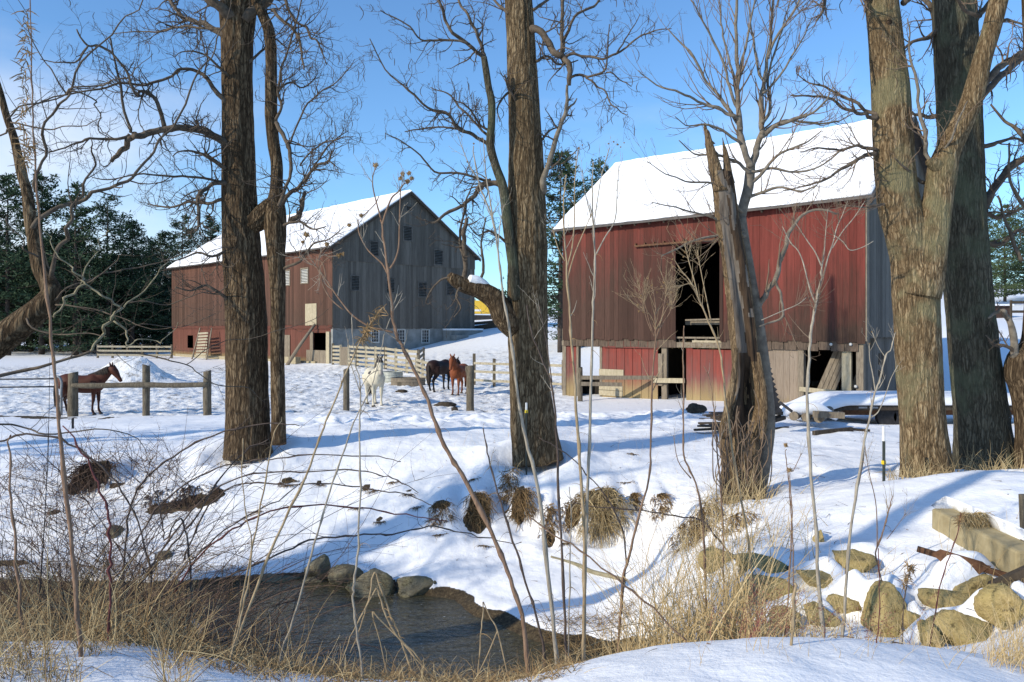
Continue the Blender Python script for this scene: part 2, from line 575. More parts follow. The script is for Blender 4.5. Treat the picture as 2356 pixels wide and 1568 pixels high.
def make_ground():
    rows = np.concatenate([np.arange(-6, 2.6, 0.25), np.arange(2.6, 21, 0.05), np.arange(21, 29, 0.075), np.arange(29, 60, 0.12), np.arange(60, 100, 0.6), np.geomspace(100, 2600, 40)])
    u = np.concatenate([-np.geomspace(4.0, 0.61, 36), np.linspace(-0.6, 0.6, 600), np.geomspace(0.61, 4.0, 36)])
    YY, UU = np.meshgrid(rows, u, indexing='ij')
    XX = UU * (np.maximum(YY, 0) + 5.0)
    x, y = XX.ravel(), YY.ravel()
    z, bare, tr = ground(x, y, True)
    nr, nc = YY.shape
    GRID.update(r=list(rows), u=list(u), Z=z.reshape(nr, nc))
    me = bpy.data.meshes.new('snow_ground')
    me.vertices.add(nr * nc)
    me.vertices.foreach_set('co', np.stack([x, y, z], 1).astype(np.float32).ravel())
    i = np.arange(nr - 1)[:, None] * nc + np.arange(nc - 1)[None, :]
    q = np.stack([i, i + 1, i + nc + 1, i + nc], -1).reshape(-1, 4)
    nf = len(q)
    me.loops.add(nf * 4)
    me.loops.foreach_set('vertex_index', q.ravel().astype(np.int32))
    me.polygons.add(nf)
    me.polygons.foreach_set('loop_start', np.arange(0, nf * 4, 4, dtype=np.int32))
    me.polygons.foreach_set('loop_total', np.full(nf, 4, dtype=np.int32))
    me.polygons.foreach_set('use_smooth', np.ones(nf, bool))
    for nm, val in (('bare', bare), ('trodden', tr)):
        a = me.attributes.new(nm, 'FLOAT', 'POINT')
        a.data.foreach_set('value', val.astype(np.float32))
    me.update()
    me.validate()
    ob = bpy.data.objects.new('snow_ground', me)
    COL.objects.link(ob)
    tag(ob, kind='structure')
    t = NT('snow')
    o = t.obj()
    br, tn = t.attr('bare'), t.attr('trodden')
    n1 = t.noise(o, 9, 6, 0.6)
    n2 = t.noise(o, 60, 3, 0.6)
    n3 = t.noise(o, 2.6, 5, 0.62)
    snow = t.mix(n3, (0.86, 0.87, 0.89), (0.93, 0.935, 0.94))
    dirt1 = t.noise(t.mapping(o, (1, 1, 1)), 1.9, 7, 0.72)
    dmask = t.math('MULTIPLY', t.ramp(dirt1, (0.525, 0.0), (0.64, 1.0)), tn)
    snow = t.mix(t.math('MULTIPLY', tn, 0.45), snow, (0.76, 0.74, 0.69))
    snow = t.mix(t.math('MULTIPLY', dmask, 0.75), snow, (0.20, 0.155, 0.10))
    earth = t.ramp(t.noise(o, 22, 6, 0.7), (0.3, (0.022, 0.016, 0.010)), (0.55, (0.085, 0.062, 0.035)), (0.75, (0.2, 0.16, 0.09)))
    em = t.ramp(t.math('ADD', br, t.math('MULTIPLY', t.math('SUBTRACT', n1, 0.5), 0.5)), (0.42, 0.0), (0.55, 1.0))
    col = t.mix(em, snow, earth)
    h = t.math('ADD', t.math('MULTIPLY', n1, t.math('ADD', 0.35, t.math('MULTIPLY', tn, 1.2))), t.math('MULTIPLY', n2, t.math('ADD', 0.07, t.math('MULTIPLY', em, 1.0))))
    h = t.math('ADD', h, t.math('MULTIPLY', n3, 0.9))
    me.materials.append(t.done(col, t.math('ADD', 0.55, t.math('MULTIPLY', em, 0.3)), t.bump(h, 0.55, 0.06), 0.25))
    return ob


ST = [
    ('small mossy stone under the snow edge at the left end of the rubble bank', 1655, 1291, 8.95, 78, 52, 1, 1, 8),
    ('long tan ledge stone sloping down to the right beside the tall weed stalks', 1762, 1314, 8.75, 140, 52, 1, 2, 16),
    ('dark shadowed stone tucked below the long tan ledge', 1772, 1352, 8.65, 100, 50, 1, 3, 10),
    ('crescent shaped yellowish slab under a snow shelf', 1878, 1333, 8.45, 104, 50, 1, 4, 24),
    ('flat topped triangular yellow stone framed all round by snow', 1972, 1293, 8.55, 112, 56, 1, 5, 0),
    ('tiny pointed stone poking through the upper snow slope', 1884, 1240, 9.25, 26, 36, 1, 6, 0),
    ('large rounded tan boulder standing on the right above the foreground snow', 2032, 1410, 7.75, 108, 116, 1, 7, -8),
    ('small stone wedged right of the large rounded boulder', 2098, 1428, 7.55, 40, 52, 1, 8, 0),
    ('blocky stone at the lower right with snow on its back', 2238, 1358, 7.7, 112, 74, 1, 9, 6),
    ('wide slab lying across the lower right stones', 2196, 1392, 7.45, 150, 58, 1, 10, 12),
    ('lowest squared block at the lower right corner of the rubble', 2200, 1446, 7.2, 150, 76, 1, 11, 14),
    ('rough stone just above the foreground snow right of the golden grass', 1882, 1418, 7.9, 76, 50, 1, 12, 0),
    ('dark stone half sunk behind the bent reeds', 1806, 1424, 8.0, 80, 46, 1, 13, 0),
    ('squat stone filling the gap between the crescent slab and the big rounded boulder', 1948, 1395, 8.0, 74, 56, 1, 31, 5),
    ('narrow tan stone leaning on the left of the lowest squared block', 2140, 1462, 7.2, 60, 60, 1, 32, -20),
    ('broken brown stone at the foot of the long tan ledge', 1722, 1368, 8.6, 70, 46, 1, 33, 0),
    ('shadowy stone at the right edge beneath the rusty bar', 2318, 1400, 7.55, 110, 90, 1, 15, 0),
]
TUSS = [
    ('largest hanging tan grass tussock on the far bank', 1385, 1190, 14.1, 105, 120, 620, 'dry_grass'),
    ('dark brown tussock left of the pair of pale stems on the bank', 1170, 1130, 15.3, 45, 55, 170, 'brown_grass'),
    ('long brown tussock sliding down the bank below the middle trunk', 1203, 1175, 14.9, 60, 80, 280, 'brown_grass'),
    ('brown tussock just left of the largest tan one', 1318, 1190, 14.4, 54, 46, 200, 'brown_grass'),
    ('small curled leaf tussock under the middle trunk', 1265, 1200, 14.5, 30, 40, 110, 'brown_grass'),
    ('small round tussock right of the largest tan one', 1464, 1163, 14.5, 34, 36, 130, 'brown_grass'),
    ('dark tussock furthest right on the cut bank', 1520, 1172, 14.2, 50, 42, 190, 'brown_grass'),
    ('dark tussock under the leaning giant weed', 1100, 1180, 14.9, 62, 66, 280, 'brown_grass'),
    ('ragged low tussock furthest left on the cut bank', 1014, 1190, 15.0, 66, 40, 220, 'brown_grass'),
    ('low tussock at the foot of the bank below the middle trunk', 1262, 1232, 14.1, 50, 36, 140, 'brown_grass'),
    ('reddish brown tussock hanging under the snow edge beside the golden grass', 1600, 1225, 11.8, 120, 70, 360, 'brown_grass'),
    ('long brown grass fringe under the snow below the broken trunk', 1690, 1212, 11.6, 110, 46, 260, 'brown_grass'),
    ('bushy brown bramble tussock on the upper left bank', 212, 1105, 16.8, 110, 70, 420, 'brush_twig'),
    ('wide overhanging sod on the left bank', 418, 1150, 15.8, 190, 40, 420, 'brush_twig'),
    ('tuft of yellow grass on top of the concrete block', 2245, 1205, 8.45, 70, 60, 260, 'gold_grass'),
]
ST_Y = {}
for (lab, x, y, Y, w_, h_, d_, sd, tl_) in ST:
    q = hit(x, y + 0.12 * h_)
    ST_Y[lab] = q.y + 0.18 * w_ / F * q.y
for (lab, x, y, Y, w_, h_, d_, sd, tl_) in ST:
    Yq = ST_Y[lab]
    rx, hz_ = w_ / 2 / F * Yq, h_ / F * Yq
    SHELF.append(((x - CX) / F * Yq, Yq, rx, (rx + hz_ / 2) / 2, 0.62 * hz_))
for t_ in TUSS[:-1]:
    q = hit(t_[1], t_[2] + 0.1 * t_[5])
    SHELF.append((q.x, q.y, 0.42 * t_[4] / F * q.y, 0.30, 0.55 * t_[5] / F * q.y))
make_ground()


def make_water():
    mb = MB()
    mb.add([(-60, 2, WATER), (40, 2, WATER), (40, 22, WATER), (-60, 22, WATER)], [(0, 1, 2, 3)])
    ob = mb.build('stream_water', None)
    tag(ob, kind='structure')
    t = NT('water')
    o = t.obj()
    bed = t.ramp(t.noise(o, 14, 6, 0.7), (0.3, (0.03, 0.026, 0.015)), (0.55, (0.08, 0.07, 0.04)), (0.72, (0.16, 0.14, 0.085)))
    r1 = t.noise(t.mapping(o, (1.6, 5.5, 1), rot=(0, 0, radians(12))), 1.6, 4, 0.55, 0.6)
    r2 = t.noise(t.mapping(o, (3, 9, 1), rot=(0, 0, radians(-18))), 3.0, 3, 0.5)
    h = t.math('ADD', r1, t.math('MULTIPLY', r2, 0.4))
    foam = t.ramp(t.noise(t.mapping(o, (2.2, 6, 1)), 3.4, 2, 0.5), (0.735, 0.0), (0.75, 1.0), interp='CONSTANT')
    col = t.mix(t.math('MULTIPLY', foam, 0.7), bed, (0.6, 0.62, 0.62))
    ob.data.materials.append(t.done(col, t.math('ADD', 0.04, t.math('MULTIPLY', foam, 0.5)), t.bump(h, 0.5, 0.06), 0.5, IOR=1.33))


make_water()
# ------------------------------------------------------------------ barns
def mat_boards(name, paint, worn, dark, red_from, red_to, run=0.5, low=None, tone=0.2, axis='Z'):
    """weathered vertical boards: paint that survives above a ragged line (in local height), bare grey-brown wood below, streaks"""
    t = NT(name)
    o = t.obj()
    x, y, z = t.xyz(o)
    rnd = t.attr('board')
    streak = t.noise(t.mapping(o, (9, 9, 0.55)), 1.0, 6, 0.7)
    fine = t.noise(t.mapping(o, (60, 60, 2.2)), 1.0, 5, 0.65)
    blot = t.noise(o, 0.55, 5, 0.6)
    line = t.math('ADD', z, t.math('MULTIPLY', t.math('SUBTRACT', streak, 0.5), 2.6))
    line = t.math('ADD', line, t.math('MULTIPLY', t.math('SUBTRACT', blot, 0.5), 3.2))
    line = t.math('ADD', line, t.math('MULTIPLY', t.math('SUBTRACT', rnd, 0.5), 1.0))
    line = t.math('ADD', line, t.math('MULTIPLY', x, run))
    keep = t.n('MapRange', {'Value': line, 'From Min': red_from, 'From Max': red_to}).outputs[0]
    pnt = t.mix(t.ramp(streak, (0.3, 0.0), (0.7, 1.0)), tuple(c * 0.72 for c in paint), tuple(min(1, c * 1.25) for c in paint))
    wood = t.mix(t.ramp(fine, (0.3, 0.0), (0.7, 1.0)), dark, worn)
    col = t.mix(keep, wood, pnt)
    if low:
        lo = t.n('MapRange', {'Value': t.math('ADD', z, t.math('MULTIPLY', t.math('SUBTRACT', streak, 0.5), 1.1)), 'From Min': low[0], 'From Max': low[1]}).outputs[0]
        col = t.mix(lo, col, low[2])
    bri = t.math('ADD', 1.0 - tone, t.math('MULTIPLY', rnd, tone * 2))
    col = t.mix(1.0, col, t.n('CombineXYZ', {0: bri, 1: bri, 2: bri}).outputs[0], 'MULTIPLY')
    col = t.mix(t.math('MULTIPLY', t.ramp(fine, (0.28, 1.0), (0.42, 0.0)), 0.55), col, (0.03, 0.025, 0.022))
    MAT[name] = t.done(col, 0.9, t.bump(t.math('ADD', fine, t.math('MULTIPLY', streak, 0.5)), 0.55, 0.012), 0.15)
    return MAT[name]


mat_boards('red_upper', (0.145, 0.036, 0.028), (0.086, 0.048, 0.037), (0.045, 0.027, 0.021), 5.0, 8.6, -0.0, tone=0.24)
mat_boards('red_upper_right', (0.145, 0.037, 0.029), (0.075, 0.045, 0.034), (0.030, 0.020, 0.016), 3.1, 6.0, 0.0, tone=0.24)
mat_boards('red_lower', (0.20, 0.050, 0.039), (0.175, 0.115, 0.105), (0.14, 0.075, 0.062), 0.2, 2.2, 0.0, low=(1.15, 0.35, (0.29, 0.215, 0.11)), tone=0.12)
mat_boards('grey_boards', (0.120, 0.112, 0.098), (0.185, 0.172, 0.150), (0.058, 0.053, 0.046), 0, 9, 0.0, tone=0.28)
mat_boards('pale_boards', (0.26, 0.215, 0.17), (0.30, 0.245, 0.19), (0.17, 0.125, 0.09), 0, 9, 0.0, low=(0.6, 0.1, (0.25, 0.19, 0.10)), tone=0.2)
mat_boards('brown_boards', (0.115, 0.054, 0.038), (0.10, 0.060, 0.043), (0.050, 0.029, 0.022), 5.0, 12.0, 0.05, tone=0.25)
mat_boards('brick_boards', (0.13, 0.052, 0.038), (0.17, 0.088, 0.06), (0.10, 0.048, 0.036), -1, 2.5, 0.0, low=(0.7, 0.2, (0.24, 0.18, 0.09)), tone=0.12)
mat_plain('old_wood', (0.13, 0.105, 0.08), (0.27, 0.225, 0.165), 2.2, 0.9, 0.4, (8, 8, 1.4))
mat_plain('pale_wood', (0.30, 0.255, 0.17), (0.46, 0.40, 0.28), 2.2, 0.85, 0.3, (6, 6, 2))
mat_plain('dark_wood', (0.035, 0.028, 0.022), (0.09, 0.07, 0.05), 3, 0.9, 0.3, (6, 6, 2))
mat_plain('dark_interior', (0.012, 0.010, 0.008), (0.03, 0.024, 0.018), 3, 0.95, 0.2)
mat_plain('roof_metal', (0.055, 0.05, 0.048), (0.12, 0.105, 0.095), 3, 0.6, 0.1, metal=0.0)
mat_plain('rusty_iron', (0.06, 0.03, 0.018), (0.17, 0.085, 0.045), 14, 0.85, 0.5, dist=0.01)
mat_plain('white_trim', (0.42, 0.41, 0.38), (0.6, 0.6, 0.57), 8, 0.8, 0.2)
mat_plain('limewash', (0.17, 0.175, 0.165), (0.32, 0.325, 0.31), 1.3, 0.95, 0.5)
mat_plain('limewash_green', (0.11, 0.125, 0.10), (0.26, 0.275, 0.26), 1.1, 0.95, 0.5)
mat_plain('concrete', (0.27, 0.225, 0.14), (0.40, 0.345, 0.235), 5, 0.95, 0.5)
mat_plain('glazing', (0.012, 0.015, 0.02), (0.03, 0.036, 0.045), 2, 0.15, 0.0, spec=0.5)
mat_plain('straw', (0.12, 0.085, 0.04), (0.30, 0.22, 0.11), 20, 1.0, 0.8)


def mat_snowcap(name='snow_cap'):
    t = NT(name)
    o = t.obj()
    n1 = t.noise(o, 3.5, 5, 0.6)
    n2 = t.noise(o, 30, 4, 0.6)
    MAT[name] = t.done(t.mix(n1, (0.86, 0.88, 0.92), (0.92, 0.93, 0.95)), 0.55, t.bump(t.math('ADD', n1, t.math('MULTIPLY', n2, 0.2)), 0.35, 0.04), 0.25)


mat_snowcap()
RB = random.Random(11)
mat_plain('sill_wood', (0.05, 0.036, 0.028), (0.15, 0.11, 0.08), 2.2, 0.9, 0.4, (8, 8, 1.4))


class Wall(MB):
    "boards on a vertical plane; each board gets its own random tone"
    def __init__(s):
        super().__init__()
        s.tone = []

    def board(s, to3, a0, a1, zlo0, zlo1, zt0, zt1, thick, off):
        n0 = len(s.v)
        vs = []
        for d in (off, off - thick):
            for a, z in ((a0, zlo0), (a1, zlo1), (a1, zt1), (a0, zt0)):
                vs.append(to3(a, d, z))
        s.add(vs, [(0, 1, 2, 3), (7, 6, 5, 4), (0, 4, 5, 1), (1, 5, 6, 2), (2, 6, 7, 3), (3, 7, 4, 0)])
        r = RB.random()
        s.tone += [r] * (len(s.v) - n0)

    def build(s, *a, **k):
        ob = super().build(*a, **k)
        at = ob.data.attributes.new('board', 'FLOAT', 'POINT')
        at.data.foreach_set('value', s.tone)
        return ob


def boards(w, to3, a0, a1, zlo, ztop, openings=(), width=0.27, off=0.0, ragged=0.03, gap=0.006, thick=0.03):
    "fill a0..a1 with boards up to ztop(a), leaving rectangles (a0,a1,z0,z1) open"
    cuts = {a0, a1}
    for o in openings:
        for e in o[:2]:
            if a0 < e < a1:
                cuts.add(e)
    cuts = sorted(cuts)
    edges = []
    for p, q in zip(cuts, cuts[1:]):
        n = max(1, round((q - p) / width))
        ws = [RB.uniform(0.75, 1.25) for _ in range(n)]
        s = sum(ws)
        x = p
        for i in range(n):
            x2 = x + ws[i] / s * (q - p)
            edges.append((x, x2))
            x = x2
    zt = ztop if callable(ztop) else (lambda a: ztop)
    for p, q in edges:
        m = (p + q) / 2
        segs = [(zlo + RB.uniform(-ragged, ragged), None)]
        for o in sorted((o for o in openings if o[0] - 1e-4 <= m <= o[1] + 1e-4), key=lambda o: o[2]):
            lo, hi = segs.pop()
            if o[2] > lo + 0.01:
                segs.append((lo, o[2]))
            segs.append((o[3], hi))
        d = off + RB.uniform(-0.006, 0.006)
        for lo, hi in segs:
            t0, t1 = (zt(p), zt(q)) if hi is None else (hi, hi)
            if max(t0, t1) - lo > 0.02:
                w.board(to3, p + gap / 2, q - gap / 2, min(lo, t0), min(lo, t1), t0, t1, thick, d)


class Barn:
    def __init__(s, name, label, origin, ang, L, W, zb, ze, zr):
        s.o = thing(name, label, 'barn', origin, ang)
        s.org, s.d, s.e = V(origin), V((cos(ang), sin(ang), 0)), V((-sin(ang), cos(ang), 0))
        s.L, s.W, s.ze, s.zr = L, W, ze, zr        # heights local to the base
        s.front = lambda a, d, z: (a, -d, z)          # d outwards
        s.back = lambda a, d, z: (a, s.W + d, z)
        s.end = lambda a, d, z: (s.L + d, a, z)
        s.start = lambda a, d, z: (-d, a, z)

    def fpx(s, x, y):
        "photo position -> (along the front wall, local height)"
        r = V(((x - CX) / F, 1, (HY - y) / F))
        O = V((0, 0, E))
        k = (s.org - O).dot(s.e) / r.dot(s.e)
        p = O + r * k - s.org
        return p.dot(s.d), p.z

    def epx(s, x, y):
        "photo position -> (along the end wall, local height)"
        r = V(((x - CX) / F, 1, (HY - y) / F))
        O = V((0, 0, E))
        k = ((s.org - O).dot(s.d) + s.L) / r.dot(s.d)
        p = O + r * k - s.org
        return p.dot(s.e), p.z

    def frect(s, x0, y0, x1, y1):
        a, zt = s.fpx(x0, y0)
        b, _ = s.fpx(x1, y0)
        c, zb = s.fpx((x0 + x1) / 2, y1)
        return (a, b, zb, s.fpx((x0 + x1) / 2, y0)[1])

    def erect(s, x0, y0, x1, y1):
        a, _ = s.epx(x0, y0)
        b, _ = s.epx(x1, y0)
        m = (x0 + x1) / 2
        return (a, b, s.epx(m, y1)[1], s.epx(m, y0)[1])

    def gable(s, a):
        return s.ze + (s.zr - s.ze) * (1 - abs(a - s.W / 2) / (s.W / 2))

    def roof(s, over_f, over_s, over_e, thick=0.07, snow=0.14, snow_in=0.10, sag=0.0):
        k = (s.zr - s.ze) / (s.W / 2)
        for part in ('roof', 'snow'):
            mb = MB()
            N, Mx = 20, 110
            for side in (0, 1):
                y_e, y_r = (-over_f, s.W / 2) if side == 0 else (s.W + over_f, s.W / 2)
                x0, x1 = -over_s, s.L + over_e
                if part == 'snow':
                    x0 += snow_in * 0.7
                    x1 -= snow_in * 0.4
                    y_e += (0.05 if side == 0 else -0.05)
                rows = []
                lo, hi = (0.0, thick) if part == 'roof' else (thick + 0.004, thick + snow)
                for layer in (lo, hi):
                    for i in range(N + 1):
                        t = i / N
                        row = []
                        for j in range(Mx + 1):
                            X = lerp(x0, x1, j / Mx)
                            Y = lerp(y_e, y_r, t)
                            z = s.ze + k * (Y if side == 0 else s.W - Y) + 0.05 + layer - sag * sin(pi * j / Mx) * (0.4 + 0.6 * t)
                            if part == 'snow' and layer == hi:
                                ed = min(i / 1.0, 1) * min(1, min(j, Mx - j) / 1.0)
                                z -= snow * 0.55 * (1 - ed)
                                z += 0.08 * mnoise.noise((X * 0.4, Y * 0.5, 3.1 + side)) + 0.03 * mnoise.noise((X * 2, Y * 2, 9.1))
                                if i == 0:
                                    Y += (0.07 * mnoise.noise((X * 0.9, 0, 4)) + 0.05 * mnoise.noise((X * 3.1, 0, 6))) * (1 if side == 0 else -1)
                            row.append((X, Y, z))
                        rows.append(row)
                vs = [p for r in rows for p in r]
                w = Mx + 1
                h = (N + 1) * w
                fs = []
                for i in range(N):
                    for j in range(Mx):
                        a = i * w + j
                        fs.append((a, a + w, a + w + 1, a + 1) if side else (a, a + 1, a + w + 1, a + w)[::-1])
                        b = a + h
                        fs.append((b, b + 1, b + w + 1, b + w))
                for j in range(Mx):
                    for i in (0, N):
                        a = i * w + j
                        fs.append((a, a + 1, a + 1 + h, a + h))
                for i in range(N):
                    for j in (0, Mx):
                        a = i * w + j
                        fs.append((a, a + w, a + w + h, a + h))
                mb.add(vs, fs)
            nm = 'roof' if part == 'roof' else 'roof_snow'
            r = mb.build(nm, MAT['roof_metal'] if part == 'roof' else MAT['snow_cap'], s.o if part == 'roof' else s.roof_ob, local=True, smooth=(part == 'snow'))
            if part == 'roof':
                s.roof_ob = r
        # rafter tails and fascia
        mb = MB()
        n = int(s.L / 0.7)
        for i in range(n + 1):
            X = s.L * i / n
            mb.beam((X, -over_f + 0.06, s.ze - k * (over_f - 0.06) - 0.06), (X, 0.8, s.ze + k * 0.8 - 0.06), 0.06, 0.12)
        mb.build('rafter', MAT['dark_wood'], s.roof_ob, local=True)['kind'] = 'stuff'
        for xx in (-over_s + 0.04, s.L + over_e - 0.04):
            mb = MB()
            mb.beam((xx, -over_f, s.ze - k * over_f - 0.05), (xx, s.W / 2, s.zr - 0.05), 0.045, 0.2)
            mb.beam((xx, s.W + over_f, s.ze - k * over_f - 0.05), (xx, s.W / 2, s.zr - 0.05), 0.045, 0.2)
            mb.build('barge_board', MAT['dark_wood'], s.roof_ob, local=True)


def framebox(mb, to3, a0, a1, z0, z1, d0, d1):
    vs = [to3(a, d, z) for d in (d0, d1) for z in (z0, z1) for a in (a0, a1)]
    mb.add(vs, [(0, 1, 3, 2), (4, 6, 7, 5), (0, 4, 5, 1), (2, 3, 7, 6), (0, 2, 6, 4), (1, 5, 7, 3)])


def louvre(parent, to3, r, mat_f, mat_s, name='louvre_vent', n=9):
    a0, a1, z0, z1 = r
    mb = MB()
    for (p, q, u, v) in ((a0 - .07, a0 + .03, z0 - .06, z1 + .06), (a1 - .03, a1 + .07, z0 - .06, z1 + .06), (a0 + .03, a1 - .03, z0 - .06, z0 + .04), (a0 + .03, a1 - .03, z1 - .04, z1 + .06)):
        framebox(mb, to3, p, q, u, v, -0.03, 0.055)
    f = mb.build(name, mat_f, parent, local=True)
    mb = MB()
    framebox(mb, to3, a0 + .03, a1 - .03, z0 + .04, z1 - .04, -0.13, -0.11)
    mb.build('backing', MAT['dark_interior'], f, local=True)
    mb = MB()
    h = (z1 - z0 - 0.08) / n
    for i in range(n):
        z = z0 + 0.04 + h * i
        vs = [to3(a, d, zz) for a in (a0 + .031, a1 - .031) for d, zz in ((0.035, z + .01), (0.035, z + .04), (-0.08, z + h * 0.85), (-0.08, z + h * 0.85 - .03))]
        mb.add(vs, [(0, 1, 5, 4), (1, 2, 6, 5), (2, 3, 7, 6), (3, 0, 4, 7), (0, 3, 2, 1), (4, 5, 6, 7)])
    mb.build('slats', mat_s, f, local=True)


# ============================================================ right-hand red barn
zb = E - 3.2
R1 = Barn('red_barn', 'weathered red barn with a tall dark doorway and a snow covered roof', (2.41, 37.8, zb), atan2(-0.68, 0.733), 13.8, 8.86, 0, 8.09, 11.5)
b = R1
SILL = 2.80
doorU = b.frect(1559, 561, 1662, 779)
doorU = (doorU[0], doorU[1], SILL - 0.35, doorU[3])
opA = b.frect(1328, 790, 1380, 925)
opB = b.frect(1534, 790, 1578, 930)
opC = b.frect(1854, 799, 1970, 935)
slot = b.frect(1594, 792, 1690, 804)
for o_ in (opA, opB, opC):
    pass
opA, opB, opC = [(o[0], o[1], -0.6, o[3]) for o in (opA, opB, opC)]
split = (doorU[0] + doorU[1]) / 2
w = Wall()
boards(w, b.front, 0.12, doorU[0], SILL - 0.1, b.ze, (), 0.27, 0.16, 0.05)
boards(w, b.front, doorU[0], doorU[1], SILL - 0.1, b.ze, (doorU,), 0.27, 0.16, 0.05)
w.build('front_wall', MAT['red_upper'], b.o, local=True)
w = Wall()
boards(w, b.front, doorU[1], b.L + 0.13, SILL - 0.1, b.ze, (), 0.27, 0.16, 0.05)
w.build('front_wall', MAT['red_upper_right'], b.o, local=True)['label'] = 'redder boards right of the tall doorway'
# torn short boards showing along the sill
w = Wall()
boards(w, b.front, 0.12, doorU[0], SILL - 0.42, SILL + 0.05, (), 0.45, 0.11, 0.03, 0.03)
w.build('sill_boards', MAT['sill_wood'], b.o, local=True)
w = Wall()
boards(w, b.front, doorU[1], b.L - 0.12, SILL - 0.42, SILL + 0.05, (), 0.45, 0.11, 0.03, 0.03)
w.build('sill_boards', MAT['sill_wood'], b.o, local=True)
mb = MB()
framebox(mb, b.front, 0.0, opC[0] - 0.4, SILL - 0.40, SILL - 0.18, -0.2, 0.075)
mb.build('sill_beam', MAT['old_wood'], b.o, local=True)
# lower storey
pA = b.fpx(1384, 800)[0]
pB = b.fpx(1526, 800)[0]
pC = b.fpx(1769, 800)[0]
pD = b.fpx(1840, 800)[0]
LOWT = SILL - 0.40
w = Wall()
boards(w, b.front, 0.22, opA[0] - 0.02, -0.6, LOWT, (), 0.25, 0.0, 0.01)
boards(w, b.front, opA[1] + 0.14, pB - 0.25, -0.6, LOWT, (), 0.42, 0.02, 0.01, 0.022)
boards(w, b.front, opB[1] + 0.02, pC, -0.6, LOWT, (slot,), 0.5, 0.02, 0.01, 0.016)
w.build('lower_wall', MAT['red_lower'], b.o, local=True)
w = Wall()
boards(w, b.front, pC, pD - 0.05, -0.6, LOWT, (), 0.3, 0.03, 0.01)
w.build('lower_wall', MAT['pale_boards'], b.o, local=True)['label'] = 'bare pale boards without paint'
mb = MB()
r = b.frect(1391, 784, 1518, 800)
framebox(mb, b.front, r[0], r[1], r[2], r[3], 0.04, 0.10)
mb.build('cross_board', MAT['red_lower'], b.o, local=True)
mb = MB()
for (x0, y0, x1, y1, d) in [(1380, 849, 1436, 864, .06), (1380, 886, 1434, 897, .06), (1380, 898, 1434, 910, .065)]:
    r = b.frect(x0, y0, x1, y1)
    framebox(mb, b.front, r[0], r[1], r[2], r[3], 0.032, d)
mb.build('patch_boards', MAT['pale_wood'], b.o, local=True)
for nm_, q_ in (('corner_post', (0.0, 0.21, -0.6, SILL + 0.4, -0.15, 0.035)), ('corner_post', (b.L - 0.22, b.L + 0.03, -0.6, SILL - 0.05, -0.15, 0.06)), ('wall_post', (opA[0] - 0.02, opA[0] + 0.10, -0.6, LOWT, -0.15, 0.04)),
                ('wall_post', (opA[1] - 0.0, opA[1] + 0.13, -0.6, LOWT, -0.15, 0.015)), ('wall_post', (pD - 0.05, pD + 0.17, -0.6, LOWT + 0.02, -0.15, 0.06)),
                ('door_jamb', (pB - 0.22, pB - 0.0, 0.75, LOWT - 0.28, -0.02, 0.07)), ('door_jamb', (pB - 0.08, opB[0], -0.6, LOWT, -0.12, 0.01))):
    mb = MB()
    framebox(mb, b.front, *q_)
    mb.build(nm_, MAT['old_wood'], b.o, local=True)
mb = MB()
r = b.frect(1936, 797, 1958, 930)
framebox(mb, b.front, r[0], r[1], -0.6, opC[3] - 0.0, -0.16, -0.02)
mb.build('door_post', MAT['pale_wood'], b.o, local=True)
mb = MB()
framebox(mb, b.front, pD - 0.1, b.L - 0.2, opC[3] + 0.002, opC[3] + 0.30, -0.1, 0.085)
hd = mb.build('header_beam', MAT['old_wood'], b.o, local=True)
for px in (1915.5, 1960.5, 1972):
    a, z = b.fpx(px, 791.5 if px < 1970 else 888)
    mb = MB()
    P3 = [V(b.front(a, d, z)) for d in (0.08, 0.11, 0.13, 0.16, 0.17)]
    mb.tube(P3, [0.03, 0.055, 0.04, 0.055, 0.03], 10)
    mb.build('insulator', MAT['white_trim'], hd, local=True, smooth=True)
mb = MB()
a0, z0 = b.fpx(1594, 789)
a1, z1 = b.fpx(1692, 795)
framebox(mb, b.front, a0, a1, slot[3] + 0.0, slot[3] + 0.16, -0.05, 0.06)
mb.build('lintel', MAT['pale_wood'], b.o, local=True)
# leaning planks in the right-hand opening and a bar nailed across its foot
mb = MB()
for k, (o0, o1) in enumerate([(0, 0), (0.17, 0.15), (0.33, 0.33), (0.50, 0.46)]):
    mb.beam(b.front(opC[0] + 0.1 + o0, -0.35 - 0.03 * k, 0.3), b.front(opC[1] - 0.75 + o1, -0.6 - 0.03 * k, opC[3] + 0.3), 0.16, 0.05, V((0, 1, 0)))
mb.beam(b.front(opC[1] - 0.35, -0.5, 0.9), b.front(opC[1] + 0.35, -0.8, opC[3] + 0.4), 0.16, 0.05, V((0, 1, 0)))
mb.build('leaning_planks', MAT['old_wood'], b.o, local=True)
a0, z0 = b.fpx(1842, 894)
a1, z1 = b.fpx(1974, 907)
mb = MB()
mb.beam(b.front(a0, 0.10, z0), b.front(a1, 0.10, z1), 0.05, 0.17)
mb.build('nailed_bar', MAT['pale_wood'], b.o, local=True)
